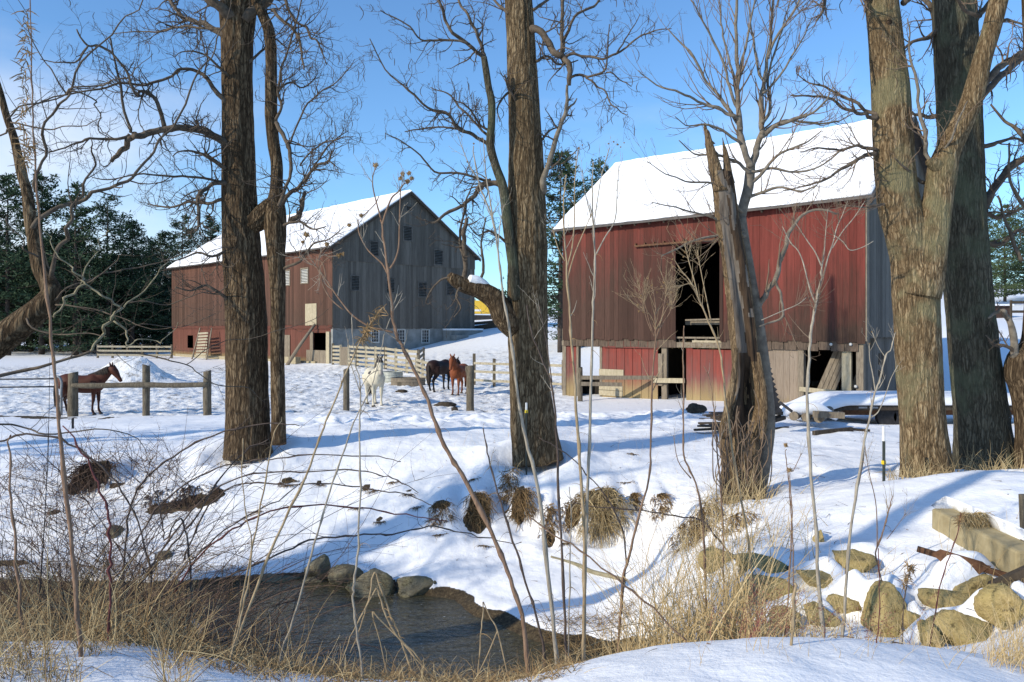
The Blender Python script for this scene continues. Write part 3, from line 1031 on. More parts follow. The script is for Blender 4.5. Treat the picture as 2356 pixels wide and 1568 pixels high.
# inside of the tall doorway: crossing beam, floor edge, hay
mb = MB()
framebox(mb, b.front, doorU[0], doorU[1], SILL + 0.55, SILL + 0.70, -0.8, -0.62)
mb.beam(b.front(doorU[0] + 0.2, -0.3, SILL + 0.75), b.front(doorU[1] + 0.2, -0.25, SILL + 0.78), 0.06, 0.07)
framebox(mb, b.front, doorU[0] + 0.0, doorU[1], SILL - 0.02, SILL + 0.05, -0.1, 0.10)
for q in (0.25, 0.8, 1.3, 1.75):
    framebox(mb, b.front, doorU[0] + q, doorU[0] + q + 0.1, SILL - 0.36, SILL - 0.03, -0.12, 0.02)
mb.build('door_beam', MAT['old_wood'], b.o, local=True)
mb = MB()
RB2 = random.Random(4)
for i in range(420):
    a = RB2.uniform(doorU[0] - 0.3, doorU[1] + 0.2)
    z = SILL - 0.36 + RB2.random() ** 2 * 0.22
    d = RB2.uniform(-0.1, 0.10)
    v = V((RB2.uniform(-1, 1), RB2.uniform(-.4, .4), RB2.uniform(-.7, .4))) * 0.13
    p = V(b.front(a, d, z))
    mb.tube([p, p + v * 0.5, p + v + V((0, 0, -0.03))], [0.006, 0.006, 0.003], 3, False)
mb.build('hay', MAT['straw'], b.o, local=True)
# door track
mb = MB()
a0, z0 = b.fpx(1468, 566)
a1, z1 = b.fpx(1659, 551)
zt = (z0 + z1) / 2
framebox(mb, b.front, a0, a1, zt - 0.05, zt + 0.03, 0.20, 0.30)
for q in range(9):
    framebox(mb, b.front, a0 + q * (a1 - a0) / 8.4, a0 + q * (a1 - a0) / 8.4 + 0.05, zt + 0.031, zt + 0.11, 0.161, 0.27)
mb.build('door_track', MAT['rusty_iron'], b.o, local=True)
mb = MB()
framebox(mb, b.front, doorU[0] - 0.12, doorU[0] + 0.02, SILL - 0.1, doorU[3], 0.164, 0.20)
mb.build('door_trim', MAT['red_upper'], b.o, local=True)
mb = MB()
framebox(mb, b.front, doorU[1] - 0.02, doorU[1] + 0.12, SILL - 0.1, doorU[3], 0.164, 0.20)
mb.build('door_trim', MAT['red_upper'], b.o, local=True)
# dark strip along the wall top under the eave
mb = MB()
framebox(mb, b.front, -0.05, b.L + 0.2, b.ze - 0.28, b.ze - 0.0, 0.167, 0.20)
mb.build('eave_strip', MAT['dark_wood'], b.o, local=True)
# end walls, back wall with see-through openings, loft floor
w = Wall()
boards(w, b.end, -0.14, b.W + 0.14, SILL + 0.05, lambda a: b.gable(min(max(a, 0), b.W)) - 0.02, (), 0.2, 0.14, 0.03)
boards(w, b.end, 0.0, b.W, -0.6, SILL + 0.15, (), 0.24, 0.0, 0.01)
w.build('end_wall', MAT['grey_boards'], b.o, local=True)
mb = MB()
framebox(mb, b.end, -0.17, 0.05, SILL - 0.05, b.ze - 0.05, 0.145, 0.19)
mb.build('corner_board', MAT['old_wood'], b.o, local=True)
mb = MB()
for (x0, y0, x1, y1) in [(2021, 812, 2024, 838), (2028, 810, 2031, 838), (2021, 850, 2024, 866), (2029, 850, 2032, 872)]:
    r = b.erect(x0, y0, x1, y1)
    framebox(mb, b.end, r[0], r[1], r[2], r[3], 0.01, 0.03)
mb.build('lath', MAT['dark_wood'], b.o, local=True)
w = Wall()
boards(w, b.start, 0, b.W, -0.6, lambda a: b.gable(min(max(a, 0), b.W)) - 0.02, ((1.2, 3.4, 0.7, 2.3), (3.6, 4.3, 0.7, 2.3)), 0.3, 0.0, 0.01)
w.build('far_end_wall', MAT['red_upper'], b.o, local=True)
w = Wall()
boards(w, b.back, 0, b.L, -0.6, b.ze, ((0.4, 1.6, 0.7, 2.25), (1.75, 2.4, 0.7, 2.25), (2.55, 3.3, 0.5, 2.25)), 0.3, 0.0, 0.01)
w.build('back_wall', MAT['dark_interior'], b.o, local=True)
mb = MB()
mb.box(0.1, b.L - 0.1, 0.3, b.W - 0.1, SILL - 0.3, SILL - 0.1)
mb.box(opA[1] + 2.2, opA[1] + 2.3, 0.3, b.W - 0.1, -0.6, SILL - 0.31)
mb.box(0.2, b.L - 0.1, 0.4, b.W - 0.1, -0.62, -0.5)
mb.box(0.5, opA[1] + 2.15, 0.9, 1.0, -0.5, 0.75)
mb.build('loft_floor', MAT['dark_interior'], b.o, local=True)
b.roof(0.50, 0.30, 0.48, sag=0.06)

# ============================================================ left-hand grey barn
G1 = Barn('grey_barn', 'large grey gabled barn with louvred vents, red side wall and snow on its roof', (-39.2, 92.0, zb), atan2(-0.708, 0.705), 33.9, 16.2, 0, 10.35, 15.7)
b = G1
zs = b.epx(900, 752)[1]
w = Wall()
ev = [b.erect(x - 9.5, y - 17, x + 9.5, y + 17) for x, y in [(936, 537), (859, 572), (1007, 592), (816, 651), (897, 656), (971, 666), (1036, 662)]] + [b.erect(932, 474, 945, 486)]
seam = b.epx(900, 604)[1]
boards(w, b.end, -0.05, b.W + 0.05, zs - 0.12, seam, ev, 0.32, 0.06, 0.05, thick=0.04)
boards(w, b.end, -0.05, b.W + 0.05, seam - 0.1, lambda a: b.gable(min(max(a, 0), b.W)) - 0.02, [e for e in ev if e[2] > seam - 0.6], 0.32, 0.12, 0.04, thick=0.04)
w.build('gable_wall', MAT['grey_boards'], b.o, local=True)
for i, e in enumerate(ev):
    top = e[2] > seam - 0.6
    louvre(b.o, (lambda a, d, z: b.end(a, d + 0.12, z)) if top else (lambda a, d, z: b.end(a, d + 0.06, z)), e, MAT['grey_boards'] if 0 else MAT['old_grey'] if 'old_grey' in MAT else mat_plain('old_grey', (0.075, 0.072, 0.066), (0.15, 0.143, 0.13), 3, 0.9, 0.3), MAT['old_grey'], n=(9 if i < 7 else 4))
# limewashed foundation with three windows
wn_ = [b.erect(x - 8.5, y - 14.5, x + 8.5, y + 14.5) for x, y in [(863, 772), (923, 773), (979, 773)]]
w = Wall()
boards(w, b.end, 0, b.W - 0.3, -0.8, zs - 0.02, wn_, 2.6, -0.02, 0.0, 0.0, 0.3)
w.build('foundation_wall', MAT['limewash'], b.o, local=True)
for r in wn_:
    mb = MB()
    a0, a1, z0, z1 = r
    for (p, q, u, v) in ((a0 - .06, a0 + .04, z0 - .08, z1 + .06), (a1 - .04, a1 + .06, z0 - .08, z1 + .06), (a0 + .04, a1 - .04, z0 - .08, z0 + .03), (a0 + .04, a1 - .04, z1 - .03, z1 + .06)):
        framebox(mb, b.end, p, q, u, v, -0.1, 0.03)
    f = mb.build('window', MAT['white_trim'], b.o, local=True)
    mb = MB()
    for k in (1, 2):
        x = lerp(a0, a1, k / 3)
        framebox(mb, b.end, x - .018, x + .018, z0 + .03, z1 - .03, -0.07, -0.03)
    for k in (1, 2, 3):
        z = lerp(z0, z1, k / 4)
        framebox(mb, b.end, a0 + .04, a1 - .04, z - .018, z + .018, -0.072, -0.028)
    mb.build('muntins', MAT['white_trim'], f, local=True)
    mb = MB()
    framebox(mb, b.end, a0 + .03, a1 - .03, z0 + .02, z1 - .02, -0.12, -0.09)
    mb.build('pane', MAT['glazing'], f, local=True)
# stepped retaining wall at the right end of the gable
mb = MB()
framebox(mb, b.end, b.epx(1019, 775)[0], b.W + 0.2, 0.3, zs - 0.3, 0.002, 1.1)
framebox(mb, b.end, b.epx(1019, 775)[0] + 0.02, b.W - 2.4, 0.3, zs - 0.75, 1.1, 1.9)
rw = mb.build('retaining_wall', MAT['limewash'], b.o, local=True)
mb = MB()
framebox(mb, b.end, b.epx(1019, 775)[0] - 0.03, b.W + 0.25, zs - 0.297, zs - 0.14, 0.004, 1.15)
mb.build('wall_snow', MAT['snow_cap'], rw, local=True)
# side wall
zm = b.fpx(740, 745)[1]
zm2 = zm
dl = [b.frect(x - 8, y - 17, x + 8, y + 17) for x, y in [(661, 639), (703, 634)]]
w = Wall()
boards(w, b.front, -0.05, b.L + 0.0, zm - 0.1, b.ze, dl, 0.34, 0.08, 0.06, thick=0.04)
w.build('side_wall', MAT['brown_boards'], b.o, local=True)
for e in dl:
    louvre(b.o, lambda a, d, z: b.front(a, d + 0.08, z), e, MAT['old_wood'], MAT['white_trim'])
door1 = b.frect(721, 765, 753, 842)
door1 = (door1[0], door1[1], -0.6, door1[3])
door2 = b.frect(431, 771, 444, 800)
w = Wall()
boards(w, b.front, 0, b.L - 0.2, -0.6, zm - 0.05, (door1, door2), 0.5, -0.02, 0.0, thick=0.06)
w.build('lower_side_wall', MAT['brick_boards'], b.o, local=True)
mb = MB()
framebox(mb, b.front, 0, b.L - 0.1, zm - 0.42, zm - 0.08, 0.0, 0.06)
mb.build('sill_beam', MAT['dark_wood'] if 0 else MAT['brick_boards'], b.o, local=True)
w = Wall()
r = b.frect(705, 698, 731, 748)
boards(w, b.front, r[0], r[1], r[2], r[3], (), 0.3, 0.13, 0.02)
w.build('hatch', MAT['pale_wood'], b.o, local=True)
# half door, jambs and a tan stable door
w = Wall()
r = b.frect(707, 805, 757, 842)
boards(w, b.front, r[0], r[1], -0.3, r[3], (), 0.25, 0.10, 0.01)
w.build('half_door', MAT['old_wood'], b.o, local=True)
mb = MB()
framebox(mb, b.front, door1[0] - 0.5, door1[0], -0.3, door1[3] + 0.1, 0.0, 0.06)
mb.build('door_jamb', MAT['old_wood'], b.o, local=True)
mb = MB()
framebox(mb, b.front, door1[1], door1[1] + 0.5, -0.3, door1[3] + 0.1, 0.0, 0.14)
mb.build('door_jamb', MAT['pale_wood'], b.o, local=True)
w = Wall()
r = b.frect(650, 770, 668, 842)
boards(w, b.front, r[0], r[1], -0.3, r[3], (), 0.25, 0.06, 0.01)
w.build('stable_door', MAT['old_wood'], b.o, local=True)
w = Wall()
r = b.frect(447, 770, 478, 825)
boards(w, b.front, r[0], r[1], 0.35, r[3], (), 0.4, 0.06, 0.01)
w.build('barn_door', MAT['brick_boards'], b.o, local=True)
mb = MB()
framebox(mb, b.front, 1.5, b.L - 2.4, -0.5, 0.32, 0.0, 0.3)
mb.build('plinth', MAT['concrete'], b.o, local=True)
# remaining walls and loft floor keep the inside dark
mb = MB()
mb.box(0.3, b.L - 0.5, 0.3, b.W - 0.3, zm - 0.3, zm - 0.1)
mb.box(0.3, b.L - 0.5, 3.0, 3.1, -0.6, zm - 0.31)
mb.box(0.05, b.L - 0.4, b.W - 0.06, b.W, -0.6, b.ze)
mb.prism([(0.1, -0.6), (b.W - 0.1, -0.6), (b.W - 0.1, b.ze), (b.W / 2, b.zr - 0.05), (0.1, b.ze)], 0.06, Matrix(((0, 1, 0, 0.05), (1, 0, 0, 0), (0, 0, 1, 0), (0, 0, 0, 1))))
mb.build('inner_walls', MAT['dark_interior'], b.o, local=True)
b.roof(0.55, 0.55, 0.45, thick=0.09, snow=0.2, sag=0.12)
# ------------------------------------------------------------------ bare trees
mat_bark('bark_left', (0.016, 0.011, 0.007), (0.10, 0.069, 0.042), (0.25, 0.185, 0.115), 1.0)
mat_bark('bark_middle', (0.022, 0.015, 0.009), (0.145, 0.103, 0.06), (0.34, 0.26, 0.16), 1.15)
mat_bark('bark_right', (0.03, 0.02, 0.011), (0.20, 0.138, 0.076), (0.42, 0.32, 0.19), 1.3, (0.22, 0.21, 0.12))
mat_bark('bark_mossy', (0.025, 0.022, 0.016), (0.095, 0.085, 0.06), (0.18, 0.165, 0.12), 1.2, (0.12, 0.135, 0.085))
mat_bark('bark_snag', (0.05, 0.033, 0.02), (0.21, 0.145, 0.085), (0.36, 0.26, 0.15), 1.5)
mat_plain('bare_wood', (0.045, 0.034, 0.026), (0.21, 0.18, 0.15), 1.6, 0.85, 0.5, (7, 7, 0.9))
mat_plain('rotten_wood', (0.012, 0.008, 0.006), (0.085, 0.055, 0.034), 2.2, 0.95, 0.7, (6, 6, 1))
mat_plain('limb_bark', (0.055, 0.042, 0.032), (0.155, 0.122, 0.09), 9, 0.9, 0.4)
mat_plain('limb_pale', (0.16, 0.14, 0.085), (0.34, 0.30, 0.20), 9, 0.85, 0.3)
mat_plain('limb_grey', (0.10, 0.085, 0.068), (0.24, 0.205, 0.16), 9, 0.85, 0.3)
mat_plain('twig_bark', (0.06, 0.045, 0.034), (0.13, 0.10, 0.075), 5, 0.9, 0.0)
mat_plain('twig_warm', (0.12, 0.085, 0.06), (0.23, 0.165, 0.115), 5, 0.9, 0.0)
mat_plain('pod_brown', (0.05, 0.035, 0.024), (0.10, 0.07, 0.045), 5, 0.9, 0.0)


def world_path(px, Y, dY=0.0, k=4, wob=0.0, rng=None):
    "px: (x,y,halfwidth) photo trace at distance Y drifting by dY; returns points and radii"
    sp = smooth_path([tuple(map(float, p)) for p in px], k)
    n = len(sp)
    pts, rad = [], []
    for i, (x, y, r) in enumerate(sp):
        yy = Y + dY * i / max(1, n - 1)
        p = P(x, y, yy)
        if wob and rng:
            p.y += wob * mnoise.noise((i * 0.35, x * 0.01, 5.5))
        pts.append(p)
        rad.append(max(0.0025, r / F * yy))
    return pts, rad


def trunk_mesh(mb, pts, rad, n=64, step=0.05, rough=0.06, flare=None, seed=0, buttress=0.0):
    "trunk with furrowed outline along a path"
    # resample
    P2, R2 = [], []
    for i in range(len(pts) - 1):
        m = max(1, int((pts[i + 1] - pts[i]).length / step))
        for j in range(m):
            t = j / m
            P2.append(pts[i].lerp(pts[i + 1], t))
            R2.append(lerp(rad[i], rad[i + 1], t))
    P2.append(pts[-1])
    R2.append(rad[-1])
    rows = []
    L = 0
    for i, p in enumerate(P2):
        a = P2[min(i + 1, len(P2) - 1)] - P2[max(i - 1, 0)]
        T = a.normalized()
        u = T.cross(V((0, 1, 0))).normalized()
        w = T.cross(u)
        if i:
            L += (p - P2[i - 1]).length
        row = []
        for k in range(n):
            th = 2 * pi * k / n
            c, s = cos(th), sin(th)
            r = R2[i]
            q = V((c * r * 7 + seed, s * r * 7, p.z * 0.75))
            d = abs(mnoise.noise(q * 1.3)) * -0.9 + 0.5 * mnoise.noise(V((c * 1.1 + seed, s * 1.1, p.z * 0.5))) + 0.35 * mnoise.noise(q * 3.1)
            rr = r * (1 + rough * d) 
            if buttress:
                f = max(0, 1 - L / (3.2 * R2[0]))
                rr *= 1 + buttress * f * f * (0.7 + 0.6 * cos(th * 5 + seed) + 0.4 * cos(th * 3 + 2))
            row.append(p + u * c * rr + w * s * rr)
        rows.append(row)
    mb.rings(rows)


class Twigs:
    "grows random twigs and sub-branches on traced limbs"
    def __init__(s, seed, curl=0.25, up=0.25, droop=0.0, ang=(35, 75), kink=0.16):
        s.r = random.Random(seed)
        s.curl, s.up, s.droop, s.ang, s.kink = curl, up, droop, ang, kink
        s.tips = []

    def shoot(s, mb, p, d, L, r, depth, dens=1.0, rmin=0.0032):
        rng = s.r
        n = max(4, int(L / 0.09) if L < 0.9 else int(L / 0.15))
        n = min(n, 14)
        pts, rad, dirs = [p.copy()], [r], [d.copy()]
        q, dd = p.copy(), d.normalized()
        bend = V((rng.uniform(-1, 1), rng.uniform(-1, 1), rng.uniform(-1, 1))) * s.curl
        for i in range(n):
            t = (i + 1) / n
            jit = V((rng.gauss(0, 1), rng.gauss(0, 1), rng.gauss(0, 1))) * s.kink
            dd = (dd + bend * (0.5 + t) * 0.35 + jit + V((0, 0, s.up * 0.3 * (0.4 + t) - s.droop * 0.3 * t))).normalized()
            q = q + dd * (L / n)
            pts.append(q.copy())
            rad.append(max(rmin * 0.6, r * (1 - 0.75 * t)))
            dirs.append(dd.copy())
        mb.tube(pts, rad, 4 if r < 0.012 else 5, False)
        s.tips.append((pts[-1], dd))
        if depth > 0:
            m = int(rng.uniform(0.7, 1.3) * dens * (2 + L * 3.2))
            for _ in range(m):
                t = rng.uniform(0.15, 0.97)
                i = min(n - 1, int(t * n))
                s.child(mb, pts[i].lerp(pts[i + 1], t * n - i), dirs[i + 1], L * rng.uniform(0.25, 0.55) * (1.15 - 0.5 * t), max(rmin, rad[i] * rng.uniform(0.45, 0.7)), depth - 1, dens, rmin)

    def child(s, mb, p, d, L, r, depth, dens=1.0, rmin=0.0032):
        rng = s.r
        a = radians(rng.uniform(*s.ang))
        ax = d.orthogonal().normalized()
        ax = (Matrix.Rotation(rng.uniform(0, 2 * pi), 3, d) @ ax)
        nd = (d * cos(a) + ax * sin(a))
        nd.y *= 0.75
        s.shoot(mb, p, nd.normalized(), L, r, depth, dens, rmin)

    def along(s, mb, pts, rad, count, L, depth=1, t0=0.15, dens=1.0, rfac=0.45, rmin=0.0035, rmax=0.02):
        rng = s.r
        n = len(pts) - 1
        for _ in range(count):
            t = rng.uniform(t0, 1.0)
            f = t * n
            i = min(n - 1, int(f))
            p = pts[i].lerp(pts[i + 1], f - i)
            d = (pts[i + 1] - pts[i]).normalized()
            r = min(rmax, max(rmin, rad[i] * rfac))
            s.child(mb, p, d, rng.uniform(0.5, 1.2) * L * (1.15 - 0.4 * t), r, depth, dens, rmin)


def limbs(tree, specs, Y, tw, twig_mb, mat, rng, k=4, L=0.9, cnt=1.0, depth=2, name='branch', yvar=1.6, rmin=0.0035, dens=1.0, rs=1.0):
    "specs: (trace, [depth drift], [twig count factor]); each limb is one branch part"
    for sp in specs:
        tr = sp[0]
        dY = sp[1] if len(sp) > 1 and sp[1] is not None else rng.uniform(-yvar, yvar)
        f = sp[2] if len(sp) > 2 else 1.0
        m = sp[3] if len(sp) > 3 else mat
        y0 = sp[4] if len(sp) > 4 else Y
        pts, rad = world_path([(x, y, r * rs) for x, y, r in tr], y0, dY, k, 0.12, rng)
        q = [V((mnoise.noise((p.x * 5, p.z * 5, 1.5)), mnoise.noise((p.x * 5, p.z * 5, 7.5)), mnoise.noise((p.x * 5, p.z * 5, 4.5)))) for p in pts]
        pts = [p + w_ * min(0.045, 0.8 * r + 0.008) * (0 if i == 0 else 1) for i, (p, r, w_) in enumerate(zip(pts, rad, q))]
        rad = [r * (1 + .16 * mnoise.noise((p.x * 9, p.z * 9, 2.5))) for p, r in zip(pts, rad)]
        mb = MB()
        mb.tube(pts, rad, 8 if rad[0] > 0.03 else 6, True)
        mb.build(name, m, tree, smooth=True)
        ln = sum((pts[i + 1] - pts[i]).length for i in range(len(pts) - 1))
        if f > 0:
            tw.along(twig_mb, pts, rad, int(ln * 3.6 * cnt * f), L, depth, 0.12, dens, rmin=rmin)


def pods(tips, n, rng, Lr=(0.15, 0.32)):
    mb = MB()
    for p, d in rng.sample(tips, min(n, len(tips))):
        L = rng.uniform(*Lr)
        c = V((rng.uniform(-1, 1), rng.uniform(-.6, .6), 0)) * 0.35
        pts = [p + V((0, 0, -L * t)) + c * L * sin(t * 3.0) for t in (0, .2, .4, .6, .8, 1)]
        mb.tube(pts, [.003, .006, .0075, .0075, .006, .002], 4, False)
    return mb


# ---------- big dark tree on the left with a second stem
rng = random.Random(21)
Yt = 18.0
T1 = thing('bare_tree', 'thick dark trunked bare tree with a slim second stem in front of the grey barn', 'tree', on_ground(570, Yt))
pts, rad = world_path([(570, 1050, 55), (569, 1010, 51), (568, 850, 47), (566, 700, 45), (556, 560, 43), (552, 480, 40), (548, 330, 37), (546, 200, 35), (546, 100, 36), (548, 20, 40), (552, -60, 30), (556, -160, 27), (560, -330, 20), (556, -520, 10)], Yt, 0, 5)
mb = MB()
trunk_mesh(mb, pts, rad, 96, 0.06, 0.10, seed=1, buttress=0.05)
mb.build('trunk', MAT['bark_left'], T1, smooth=True)
pts, rad = world_path([(641, 1022, 17), (640, 915, 16), (638, 800, 16), (640, 690, 17), (636, 600, 20), (634, 540, 24), (632, 490, 25), (636, 434, 15), (637, 380, 14), (630, 333, 14), (624, 270, 14), (624, 200, 14), (621, 83, 13), (604, 33, 12), (585, -10, 11), (575, -120, 8)], Yt - 0.15, 0, 5)
mb = MB()
trunk_mesh(mb, pts, rad, 40, 0.06, 0.13, seed=7)
pts, rad = world_path([(560, 520, 20), (590, 508, 26), (620, 480, 24), (640, 452, 12)], Yt - 0.1, 0, 4)
trunk_mesh(mb, pts, rad, 40, 0.05, 0.2, seed=5)
mb.build('second_stem', MAT['bark_left'], T1, smooth=True)
tw = Twigs(5, curl=0.5, up=0.3, ang=(35, 80), kink=0.24)
tm = MB()
T1L = [
    ([(530, 335, 14), (494, 313, 12), (460, 297, 12), (424, 294, 11), (380, 295, 10), (334, 305, 10), (308, 312, 10)], -1.2, .8),
    ([(312, 308, 9), (297, 322, 9), (283, 340, 8), (268, 356, 7), (255, 371, 5)], -0.1, 0.2, None, Yt - 1.2),
    ([(300, 309, 5), (277, 320, 4.5), (233, 317, 4), (187, 324, 3.2), (147, 340, 2.5), (110, 348, 2), (67, 337, 1.3)], -1, 1.2, None, Yt - 1.2),
    ([(303, 305, 5), (287, 257, 4.5), (273, 193, 4), (263, 133, 3.2), (255, 88, 2.6)], -.3, .4, None, Yt - 1.2),
    ([(378, 292, 8), (370, 247, 6.5), (347, 217, 5.5), (323, 208, 5), (313, 218, 4.5), (293, 173, 4), (267, 130, 3.6), (230, 107, 3.4), (203, 105, 3), (180, 70, 2)], -.8, .8, None, Yt - 0.9),
    ([(205, 106, 3), (187, 133, 3), (160, 143, 2.6), (127, 143, 2), (93, 135, 1.3)], -.3, .6, None, Yt - 1.6),
    ([(522, 240, 8), (484, 187, 6.5), (457, 163, 5.5), (424, 158, 5), (384, 177, 4.3), (334, 193, 4), (273, 190, 3.5), (213, 207, 3), (143, 220, 2.4), (80, 240, 2), (27, 273, 1.3)], -1.5, 1),
    ([(526, 84, 11), (480, 62, 9), (450, 47, 8), (420, 37, 7), (397, 10, 6), (372, -20, 5), (330, -90, 3)], 1.5, 1),
    ([(520, 70, 5), (434, 63, 4), (367, 70, 3), (317, 72, 2), (262, 78, 1.2)], 1, 1.2),
    ([(540, 40, 20), (505, 15, 16), (477, -8, 15), (430, -60, 11), (380, -160, 8), (340, -280, 4)], -1, 1),
    ([(560, 45, 20), (590, 20, 17), (620, -8, 15), (660, -70, 11), (700, -180, 8), (720, -300, 4)], .6, 1),
    ([(626, 22, 6), (640, 37, 5.5), (670, 63, 5), (684, 80, 4.4), (692, 110, 4), (694, 133, 3.4), (700, 160, 2)], -.8, 1),
    ([(652, -14, 6), (660, 10, 5), (670, 33, 4.6), (684, 53, 4.2), (707, 63, 4), (714, 87, 3.4), (730, 93, 3), (738, 115, 2.4), (752, 150, 1.4)], -.6, 1.3),
    ([(632, 278, 7), (657, 320, 6.5), (667, 350, 6), (668, 400, 5.5), (657, 434, 5), (640, 470, 6)], -.7, .6),
    ([(632, 280, 6), (650, 247, 4.5), (642, 220, 4), (646, 167, 3.6), (667, 100, 3), (684, 33, 2.4), (700, -30, 1.5)], -.5, .8),
    ([(645, 470, 7), (672, 440, 6), (690, 427, 5.5), (710, 400, 5), (734, 380, 4.5), (757, 370, 4), (764, 354, 3.4)], -.8, 1.3),
    ([(700, 415, 3.5), (724, 380, 3), (742, 352, 2.5), (770, 320, 2), (800, 300, 1.3)], .3, 1.2, None, Yt - .5),
    ([(667, 330, 3), (700, 250, 2.8), (734, 213, 2.4), (774, 187, 2), (800, 157, 1.6), (817, 137, 1.1)], -.5, 1.3, None, Yt - .4),
    ([(690, 380, 3), (730, 335, 2.4), (780, 318, 2), (810, 312, 1.4)], -.5, 1.2),
    ([(670, 505, 9), (686, 500, 8), (694, 470, 7), (700, 441, 5)], -.3, .5),
    ([(525, 390, 7), (490, 368, 6), (467, 353, 5), (430, 347, 3), (396, 358, 1.6)], -1, 1.6),
    ([(526, 424, 8), (500, 420, 7), (474, 430, 6.4), (457, 453, 6), (460, 500, 5), (452, 530, 3)], -.8, 1.0),
    ([(526, 420, 4), (470, 410, 3.6), (400, 404, 3.2), (330, 400, 2.6), (250, 414, 1.8), (210, 407, 1.2)], -1.2, 1.0),
    ([(522, 455, 6), (480, 470, 5), (440, 462, 4), (390, 476, 3), (340, 470, 1.6)], .9, 1.3),
    ([(528, 575, 5), (490, 590, 4), (450, 580, 3), (400, 600, 2), (360, 590, 1.3)], -1.0, 1.0),
    ([(528, 690, 6), (500, 670, 5), (470, 655, 4), (440, 668, 3), (400, 660, 1.6)], -1.0, 1.0),
    ([(650, 620, 5), (690, 600, 4), (720, 560, 3), (760, 548, 2), (790, 520, 1.3)], -.8, .8),
    ([(646, 520, 5), (690, 510, 4), (720, 528, 3), (750, 520, 1.6)], -.6, .9),
    ([(535, 180, 5), (500, 150, 4), (460, 120, 3), (430, 118, 2), (400, 130, 1.3)], -1.2, 1.2),
    ([(560, 150, 5), (600, 120, 4), (630, 90, 3), (660, 110, 2)], 1, .8),
    ([(640, 210, 4), (670, 190, 3), (700, 200, 2.4), (730, 170, 1.5)], .9, 1.2),
]
T1L = [(s[0], s[1], s[2], s[3] if len(s) > 3 and s[3] else MAT['limb_bark'], s[4] if len(s) > 4 else Yt - 0.2) for s in T1L]
limbs(T1, T1L, Yt, tw, tm, MAT['limb_bark'], rng, L=0.95, cnt=2.2, depth=2, rmin=.003, rs=.74)
tm.build('twigs', MAT['twig_bark'], T1)['kind'] = 'stuff'
upt = [t for t in tw.tips if t[0].z > E + 3.5]
pods(upt, 170, rng).build('seed_pods', MAT['pod_brown'], T1)['kind'] = 'stuff'

# ---------- leaning tree at the left edge, close to the camera
rng = random.Random(22)
Yt = 8.0
T2 = thing('leaning_tree', 'near bare tree sweeping in from the left edge with long crooked grey limbs', 'tree', on_ground(-260, Yt))
mb = MB()
pts, rad = world_path([(-300, 1290, 60), (-230, 1080, 52), (-140, 905, 44), (-60, 825, 38), (0, 783, 34), (50, 744, 31), (95, 706, 27), (117, 675, 23), (110, 648, 20), (92, 614, 18), (80, 554, 16), (70, 504, 14), (62, 440, 12), (50, 400, 11), (33, 320, 9), (15, 267, 8), (0, 210, 7), (-15, 160, 6), (-40, 60, 5), (-50, -60, 4), (-40, -220, 2)], Yt, 0.3, 5)
trunk_mesh(mb, pts, rad, 40, 0.04, 0.07, seed=3)
mb.build('trunk', MAT['bark_left'], T2, smooth=True)
tw = Twigs(15, curl=0.28, up=0.35, ang=(30, 65), kink=0.14)
tm = MB()
pale = MAT['limb_pale']
